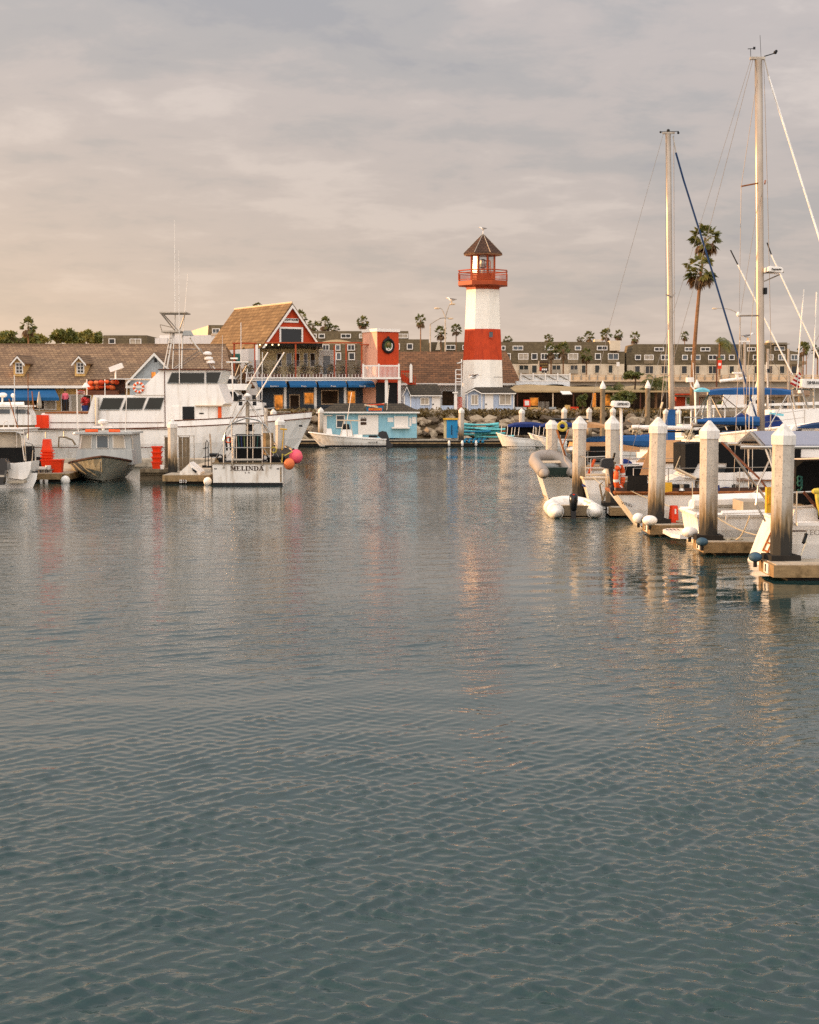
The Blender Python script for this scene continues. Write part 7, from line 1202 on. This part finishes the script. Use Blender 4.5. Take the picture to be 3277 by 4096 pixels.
# 8: blue canvas boat at right edge (between docks one and three, bow out of frame)
t, pp, ss = boat('blue_canvas_cruiser', 'cruiser under a dark blue canvas top cut by the right edge', (xp(3165, 57.5), 57.6, 0), 0, L_=8, B=3, zs=1.3, zb=1.6, rake=1, full=.5, rubmat='teak', rub=.05)
P(t, 'canvas_top', 'blue_dark', ('loft', [[pt(3190 + 240 * j / 8, 1712 - 24 * math.sin(math.pi * (j + .6) / 9) + dz, Yq) for j in range(9)] for Yq, dz in ((56.3, 6), (56.6, -2), (58.4, -2), (58.8, 6))])); P(t, 'white_panel', 'gel', ('prx', [(3165, 1722), (3180, 1700), (3260, 1712), (3260, 1724)], 56.5, 57)); P(t, 'cabin', 'gel', ('prx', [(3180, 1830), (3190, 1755), (3450, 1745), (3450, 1830)], 56.4, 58.6)); P(t, 'cabin_window', 'navy', ('bx', 3190, 1775, 3450, 1795, 56.36, 56.4)); P(t, 'canvas_post', 'steel', *[('wire', [(px, 1722, 56.4), (px + 8, 1800, 56.4)], .025) for px in (3196, 3250)]); P(t, 'dark_sail', 'black_canvas', ('prx', [(3178, 1850), (3186, 1720), (3208, 1716), (3204, 1850)], 56.0, 56.1))
# 9, 10: flat-topped boats in the far row
for i, (a, c, py, Y, lb) in enumerate(((2700, 2990, 1630, 98, 'flat white canopied boat beyond the left mast'), (3060, 3400, 1618, 99, 'flat white canopied boat at far right beyond the masts'))):
    t, pp, ss = boat('pontoon_boat', lb, (xp(a, Y), Y, 0), 0, L_=xp(c, Y) - xp(a, Y), B=2.8, zs=.8, zb=.95, rake=.5, full=.75, rubmat='alum', rub=.05)
    P(t, 'canopy', 'gel', ('prx', [(a, py + 6), (a + 5, py - 2), (c - 5, py - 14), (c, py - 6), (c - 4, py - 1)], Y - 1.3, Y + 1.3)); P(t, 'canopy_post', 'trim_white', *[('wire', [(px, py, Y - 1.2), (px, 1735, Y - 1.2)], .05) for px in range(a + 20, c, 45)]); P(t, 'side_panel', 'gel', ('bx', a + 40, 1700, c - 10, 1740, Y - 1.3, Y - 1.2))
t, pp, ss = boat('white_sail_boat', 'moored sailboat with pale furled sail behind the blue bimini', (xp(2860, 92), 92, 0), 0, cat='sailboat', L_=7.5, B=2.6, zs=1, zb=1.3, rake=1, full=.5, rubmat='teak', rub=.04)
P(t, 'sail', 'white', ('prx', [(2980, 1668), (3022, 1560), (3036, 1500), (3040, 1668)], 91.9, 92.1)); P(t, 'sail_number', 'ink', ('bx', 3024, 1600, 3036, 1614, 91.87, 91.9)); P(t, 'mast', 'mast', ('wire', [(3071, 1700, 92), (3073, 1395, 92)], .09)); P(t, 'panel_sail', 'white_block', ('prx', [(2890, 1620), (2900, 1555), (2980, 1560), (2975, 1618)], 92.3, 92.5)); P(t, 'lamp_top', 'dark', ('bx', 3066, 1475, 3078, 1490, 91.85, 91.95))
t, pp, ss = boat('small_sloop', 'sloop with bare masts between the left mast and the blue bimini', (xp(2820, 100), 104, 0), 0, cat='sailboat', L_=8, B=2.6, zs=1, zb=1.3, rake=1, full=.5, rubmat='teak', rub=.04)
P(t, 'mast', 'mast', ('wire', [(2978, 1720, 104), (2980, 1362, 104)], .1)); P(t, 'masthead', 'trim_white', ('bx', 2960, 1362, 3000, 1368, 103.9, 104.1)); P(t, 'radar', 'gel', ('bx', 2934, 1488, 2972, 1494, 103.8, 104.2), ('bx', 2945, 1494, 2956, 1512, 103.9, 104.1)); P(t, 'mast', 'mast', ('wire', [(3154, 1700, 104), (3155, 1395, 104)], .09)); P(t, 'boom', 'gel', ('bar', pt(2880, 1524, 104), pt(2985, 1512, 104), .1, 8)); P(t, 'flag', 'ink', *[('bx', 2964 + (i % 2) * 3, 1390 + i * 8, 2974, 1394 + i * 8, 103.9, 103.95) for i in range(6)])
gull(pt(2992, 1362, 104), .4, 'gull perched on the far masthead between the masts', 1.4)
# road sign
t = thing('road_sign', 'red and white road sign on a wooden pole beside the coconut palm', 'sign', (xp(2869, 183), 183, GZ)); P(t, 'pole', 'brown_trim', ('bx', 2866, 1425, 2871, 1560, 183, 183.15)); P(t, 'panel', 'red_plastic', ('bx', 2872, 1440, 2888, 1475, 182.95, 183)); P(t, 'panel_text', 'trim_white', ('bx', 2875, 1452, 2885, 1462, 182.9, 182.95)); P(t, 'top_panel', 'olive', ('bx', 2872, 1432, 2890, 1439, 182.95, 183))
t = thing('parking_sign', 'small sunlit white sign on a thin post on the viaduct', 'sign', (xp(2473, 184.5), 184.5, GZ)); P(t, 'post', 'steel_dull', ('bx', 2471, 1450, 2474, 1520, 184.5, 184.56)); P(t, 'panel', 'trim_white', ('bx', 2467, 1448, 2479, 1465, 184.4, 184.45))
S('pole_box', 'gel', 'white radar box on a curved pole left of the blue bimini', 'radar', pt(2762, 1560, 60), ('bx', 2751, 1509, 2776, 1528, 59.8, 60.2), ('wire', [(2762, 1528, 60), (2766, 1545, 60), (2782, 1562, 60), (2784, 1720, 60)], .03))
# ------------------------------------------------------------------ fenders, bucket, small dock things
def fender(px, py, Y, rx, rz, mt, lb):
    c = pt(px, py, Y); t = thing('dock_fender', lb, 'fender', c, group='round fenders on the right docks'); P(t, 'ball', mt, ('ball', c, 1, 16, (rx, rx, rz), 10), sm=True); P(t, 'strap', 'rubber', ('bar', c + Vector((0, 0, -rz)), c + Vector((0, 0, -rz - .1)), .04, 6))
fender(2600, 2082, 38.7, .19, .13, 'fender', 'large white round fender on the corner of the third dock'); fender(2555, 2073, 39.9, .155, .14, 'fender', 'white fender half hidden left of the larger one'); fender(2760, 2128, 35.3, .19, .125, 'fender', 'white round fender at the back corner of the second dock'); fender(2809, 2167, 34.0, .135, .095, 'fender_blue', 'dark blue round fender on the corner of the second dock'); fender(3022, 2228, 30.4, .135, .1, 'fender_blue', 'dark blue round fender on the corner of the nearest dock')
t = thing('red_bucket', 'red plastic bucket upside down on the third dock', 'bucket', pt(2695, 2100, 39.6)); P(t, 'body', 'red_plastic', ('lathe', [(.145, 0), (.135, .1), (.105, .48), (.1, .5)], pt(2695, 2100, 39.7), 16), sm=True); P(t, 'rim', 'red_plastic', ('lathe', [(.152, 0), (.152, .03)], pt(2695, 2101, 39.7), 16)); P(t, 'print', 'trim_white', ('bx', 2700, 2036, 2706, 2056, 39.55, 39.6))
S('rope_coil', 'rope', 'pile of pale rope on the third dock right of the red bucket', 'rope', (xp(2750, 39.6), 39.6, .31), ('tube', [(xp(2750, 39.6) + (.32 - .02 * i) * math.cos(i * 1.05), 39.6 + (.3 - .015 * i) * math.sin(i * 1.05), .33 + .006 * i) for i in range(20)], .025, 5))
S('rope_tail', 'rope', 'slack rope lying on the second dock', 'rope', (xp(2960, 34.7), 34.7, .33), ('tube', [(xp(2885 + i * 9, 34.7), 34.7 + .12 * math.sin(i * 1.3), .33) for i in range(12)], .02, 5))

# ------------------------------------------------------------------ background marina row and clutter on the right
bgl = ['white cabin boat with brown stripe in the far row below the red kiosk', 'sailboat with dark blue boom cover in the far row below the viaduct', 'white motorboat with black windows in the far row under the blue bimini', 'sailboat with tan boom cover in the far row at right', 'dark blue hulled sloop in the far row near the right edge', 'low white runabout in front of the rocks behind the tall pilings']
bgd = [(2640, 86, 6.5, 'gel', 0, None), (2770, 80, 7.5, 'gel', 1, 'navy'), (2930, 84, 6.5, 'gel', 0, None), (3040, 78, 7, 'gel_old', 1, 'tan_canvas'), (3150, 88, 8, 'navy', 1, 'blue_canvas'), (2470, 95, 5.5, 'gel', 2, None)]
for i, (px, Y, L_, mt, kind, cv) in enumerate(bgd):
    x0 = xp(px, Y); t, pp, ss = boat('moored_boat', bgl[i], (x0, Y, 0), 0, cat='boat', L_=L_, B=2.5, zs=.85, zb=1.2, rake=.9, full=.5, mt=mt, rubmat='teak' if i % 2 else 'brown_trim', rub=.04)
    if kind == 0:
        P(t, 'cabin', 'gel', ('prism', [(x0 + .9, .8), (x0 + 1.1, 2.1), (x0 + 3.6, 2.1), (x0 + 4.4, 1.3), (x0 + 5.2, 1.0), (x0 + 5.2, .8)], Y - .9, Y + .9)); P(t, 'window', 'glass', ('box', x0 + 1.4, x0 + 2.3, Y - .93, Y - .9, 1.45, 1.9)); P(t, 'window', 'glass', ('box', x0 + 2.5, x0 + 3.4, Y - .93, Y - .9, 1.45, 1.9)); P(t, 'roof_rail', 'steel', ('tube', [(x0 + 1.2, Y - .8, 2.1), (x0 + 1.2, Y - .8, 2.5), (x0 + 3.3, Y - .8, 2.5), (x0 + 3.4, Y - .8, 2.1)], .025)); P(t, 'antenna', 'trim_white', ('bar', (x0 + 2, Y, 2.1), (x0 + 1.8, Y, 5.5), .02))
    elif kind == 1:
        P(t, 'cabin', 'gel', ('prism', [(x0 + 2.2, .85), (x0 + 2.4, 1.45), (x0 + 5, 1.4), (x0 + 5.6, 1.0), (x0 + 5.6, .85)], Y - .7, Y + .7)); P(t, 'mast', 'mast', ('bar', (x0 + 3.6, Y, .9), (x0 + 3.6, Y, 5.2 + i), .07, 8)); P(t, 'boom_cover', cv, ('tube', [(x0 + .8, Y, 2.2), (x0 + 1.6, Y, 2.32), (x0 + 3.5, Y, 2.45)], .2, 8)); P(t, 'stay', 'rig', ('bar', (x0 + 3.6, Y, 5.1 + i), (x0 + .1, Y, 1), .012, 4), ('bar', (x0 + 3.6, Y, 5.1 + i), (x0 + L_ - .2, Y, 1.2), .012, 4)); lifelines(t, ss, .05, .8, 6, .55, 2); P(t, 'dodger', 'blue_dark' if i != 3 else 'tan_canvas', ('prism', [(x0 + 1.6, 1.2), (x0 + 1.7, 1.9), (x0 + 2.4, 1.95), (x0 + 2.9, 1.4)], Y - .75, Y + .75))
    else: P(t, 'windshield', 'glass_grey', ('prism', [(x0 + 2.4, 1.0), (x0 + 2.7, 1.5), (x0 + 2.8, 1.5), (x0 + 3.2, 1.0)], Y - .7, Y + .7)); P(t, 'cover', 'navy', ('prism', [(x0 + .3, .9), (x0 + .5, 1.2), (x0 + 2.3, 1.4), (x0 + 2.4, .95)], Y - .8, Y + .8))
def sag(a, b, d=.12, n=8): a, b = Vector(a), Vector(b); return [a.lerp(b, i / (n - 1)) - Vector((0, 0, d * 4 * (i / (n - 1)) * (1 - i / (n - 1)))) for i in range(n)]
for a, b, lb in (((5.75, 41.2, 1.1), (8.3, 39.4, .36), 'mooring line from the teak-railed yacht to the third dock'), ((7.1, 36.1, .78), (8.2, 35.0, .36), 'mooring line from the low white cruiser to the second dock'), ((5.6, 47.3, 1.1), (6.9, 46.0, .36), 'mooring line from the tan-dodger yacht to the fourth dock'), ((9.2, 40.6, 1.15), (7.2, 39.3, .36), 'long slack spring line along the teak-railed yacht'), ((7.4, 33.6, .95), (7.3, 34.5, .34), 'mooring line behind the nearest yacht stern')):
    S('mooring_line', 'rope', lb, 'rope', a, ('tube', sag(a, b), .014, 5))
for (x_, y_, z_, lb) in ((7.4, 40.42, .55, 'white cylinder fender hanging on the teak-railed yacht near the third piling'), (9.6, 40.4, .55, 'white cylinder fender hanging amidships on the teak-railed yacht'), (8.4, 35.95, .4, 'white cylinder fender on the side of the low cruiser'), (9.4, 30.98, .55, 'white cylinder fender on the nearest yacht side')):
    t = thing('hull_fender', lb, 'fender', (x_, y_, z_)); P(t, 'cylinder', 'fender', ('lathe', [(.03, -.34), (.1, -.28), (.11, 0), (.1, .24), (.04, .32)], (x_, y_, z_), 12), sm=True); P(t, 'lanyard', 'rope', ('bar', (x_, y_, z_ + .3), (x_, y_ + .08, z_ + .75), .012, 4))
t = bpy.data.objects['teak_yacht']
P(t, 'fuel_can', 'red_plastic', ('obox', pt(2640, 1948, 41.0), (.22, .16, .3))); P(t, 'fuel_can', 'yellow', ('obox', pt(2672, 1950, 41.0), (.2, .16, .27))); P(t, 'water_can', 'flag_blue', ('obox', pt(2860, 1962, 40.8), (.22, .16, .28))); P(t, 'sheet_bag', 'blue_dark', ('ball', pt(2905, 1968, 40.9), .16, 10, (1.3, .8, .9), 6)); P(t, 'side_curtain', 'tan_canvas', ('slab', [pt(2560, 1900, 41.2), pt(2600, 1780, 41.2), pt(2640, 1780, 41.2), pt(2640, 1900, 41.2)], (0, .03, 0))); P(t, 'boom', 'mast', ('bar', pt(2770, 1700, Y3), pt(3045, 1690, Y3), .07, 8)); P(t, 'boom_cover', 'blue_canvas', ('loft', [[pt(px, 1686 + h * math.cos(a), Y3 + .16 * math.sin(a)) for a in [i * math.pi / 4 for i in range(8)]] for px, h in ((2790, 9), (2830, 14), (2930, 17), (3040, 22))], True, True, True)); P(t, 'cabin_window', 'glass', ('bx', 2850, 1868, 2902, 1888, 41.25, 41.3)); P(t, 'shroud', 'steel', *[('wire', [(px, 1955, 40.6), (px + 4, 1500, 41.4)], .008, 4) for px in (2995, 3010)]); P(t, 'wind_scoop', 'gel', ('lathe', [(.06, 0), (.06, .2), (.11, .26), (.11, .34)], pt(2985, 1890, 41.6), 10)); P(t, 'stern_pulpit', 'steel', ('tube', [(6.1, 41.15, 1.75), (5.5, 41.4, 1.72), (5.4, 42.2, 1.72), (5.5, 43.0, 1.72)], .018), ('tube', [(6.1, 41.15, 1.42), (5.5, 41.4, 1.4), (5.4, 42.2, 1.4), (5.5, 43.0, 1.4)], .014), ('bar', (5.5, 41.4, 1.05), (5.5, 41.4, 1.72), .016), ('bar', (5.5, 43.0, 1.05), (5.5, 43.0, 1.72), .016))
t = bpy.data.objects['sailing_yacht']
P(t, 'dodger', 'blue_dark', ('loft', [[(9.9 + dx, 31.5 + 1.9 * j / 8, 1.35 + .75 * math.sin(math.pi * j / 8) ** .6) for j in range(9)] for dx in (0, .5, 1.0)], True, True), sm=True); P(t, 'cockpit_bag', 'black_canvas', ('obox', (8.7, 31.6, 1.25), (.7, .4, .45))); P(t, 'helm_seat', 'black_canvas', ('obox', (9.3, 32.0, 1.6), (.3, .9, .8))); P(t, 'cable', 'rubber', ('tube', sag((7.55, 31.4, 2.4), (7.7, 31.2, 1.2), .05), .012, 4)); P(t, 'winch', 'steel', ('lathe', [(.08, 0), (.055, .06), (.065, .15)], (8.9, 31.45, 1.35), 10))
t = dn
b2 = .57
P(t, 'grab_line', 'rope', ('tube', [(-.9, -b2 - .2, .12), (-.5, -b2 - .23, .02), (-.1, -b2 - .2, .12), (.3, -b2 - .22, .03), (.6, -b2 - .1, .14)], .012, 5)); P(t, 'seam_band', 'hypalon', ('tube', [(-.55, -b2, 0), (-.49, -b2, 0)], .246, 12), ('tube', [(-.55, b2, 0), (-.49, b2, 0)], .246, 12)); P(t, 'fuel_tank', 'red_plastic', ('obox', (-.6, .25, -.02), (.3, .22, .2))); P(t, 'oar', 'trim_warm', ('bar', (-.8, -b2 + .1, .2), (.7, -b2 + .15, .22), .02, 5))

t = bpy.data.objects['sailing_yacht']
P(t, 'cockpit_canvas', 'black_canvas', ('prx', [(3182, 2015), (3186, 1868), (3215, 1846), (3420, 1840), (3420, 2015)], 32.5, 33.4)); P(t, 'coiled_hose', 'green_cloth', ('tube', [pt(3200 + 9 * math.cos(a), 1905 + 14 * math.sin(a) + a * 3, 32.4) for a in [j * .5236 for j in range(30)]], .02, 5)); P(t, 'name_cloth', 'blue_dark', ('slab', [pt(3180, 1838, 33.2), pt(3270, 1848, 33.2), pt(3270, 1866, 33.2), pt(3180, 1856, 33.2)], (0, .03, 0)))
t = bpy.data.objects['tan_dodger_yacht']
for px in (2500, 2555, 2735, 2780): P(t, 'cabin_window', 'glass', ('bx', px, 1868, px + 36, 1886, 47.55, 47.598))
P(t, 'weather_cloth', 'black_canvas', ('slab', [pt(2500, 1905, 47.0), pt(2610, 1905, 47.0), pt(2610, 1862, 47.0), pt(2500, 1866, 47.0)], (0, .03, 0))); P(t, 'sail_bag', 'navy', ('ball', pt(2470, 1858, 47.9), .3, 12, (1.6, .8, .7), 8)); P(t, 'transom_stripe', 'navy', ('box', 5.38, 5.42, 47.6, 49.6, .78, .84)); P(t, 'stern_rail', 'steel', ('tube', [(6.3, 47.15, 1.75), (5.4, 47.5, 1.7), (5.3, 48.6, 1.7), (5.4, 49.7, 1.7)], .018), ('tube', [(6.3, 47.15, 1.4), (5.4, 47.5, 1.38), (5.3, 48.6, 1.38), (5.4, 49.7, 1.38)], .014), ('bar', (5.4, 47.5, 1.05), (5.4, 47.5, 1.7), .016), ('bar', (5.4, 49.7, 1.05), (5.4, 49.7, 1.7), .016))
t = bpy.data.objects['blue_cover_sloop']
for px in (2520, 2575, 2740, 2795): P(t, 'cabin_window', 'glass', ('bx', px, 1848, px + 32, 1864, 52.75, 52.798))
P(t, 'cockpit_shadow', 'black_canvas', ('bx', 2290, 1808, 2350, 1862, Y5 - .8, Y5 - .3)); P(t, 'barbecue', 'steel', ('ball', pt(2288, 1800, 52.3), .16, 12, (1.2, 1, .9), 8)); P(t, 'fender_basket', 'fender', ('lathe', [(.1, -.3), (.12, 0), (.1, .3)], pt(2305, 1850, 52.2), 10)); P(t, 'transom_name', 'ink_brown', ('box', 4.6, 4.63, 53.2, 54.4, .72, .8))  # first part: black box standing in for the shadow inside the cockpit
t = bpy.data.objects['teak_yacht']
P(t, 'weather_cloth', 'black_canvas', ('slab', [pt(2508, 1962, 40.95), pt(2590, 1966, 40.75), pt(2590, 1905, 40.75), pt(2512, 1902, 40.95)], (0, .03, 0))); P(t, 'mainsheet', 'rope', ('wire', [(2770, 1708, Y3), (2700, 1880, Y3 - .3)], .014, 5), ('wire', [(2775, 1708, Y3), (2716, 1880, Y3 - .2)], .014, 5)); P(t, 'flag_halyard', 'rig', ('wire', [(2962, 1264, Y3 - .4), (2935, 1960, Y3 - 1.4)], .006, 4)); P(t, 'dinghy_cover', 'blue_dark', ('ball', pt(3010, 1868, 42.0), .5, 14, (1.6, .7, .42), 8)); P(t, 'wheel', 'steel', ('tube', [(7.6, 42.2 + .42 * math.cos(a), 1.75 + .42 * math.sin(a)) for a in [j * .5236 for j in range(13)]], .018, 5))
P(bpy.data.objects['high_bow_cruiser'], 'hull_window', 'glass', ('bx', 2905, 1742, 2960, 1752, 61.2, 61.6))
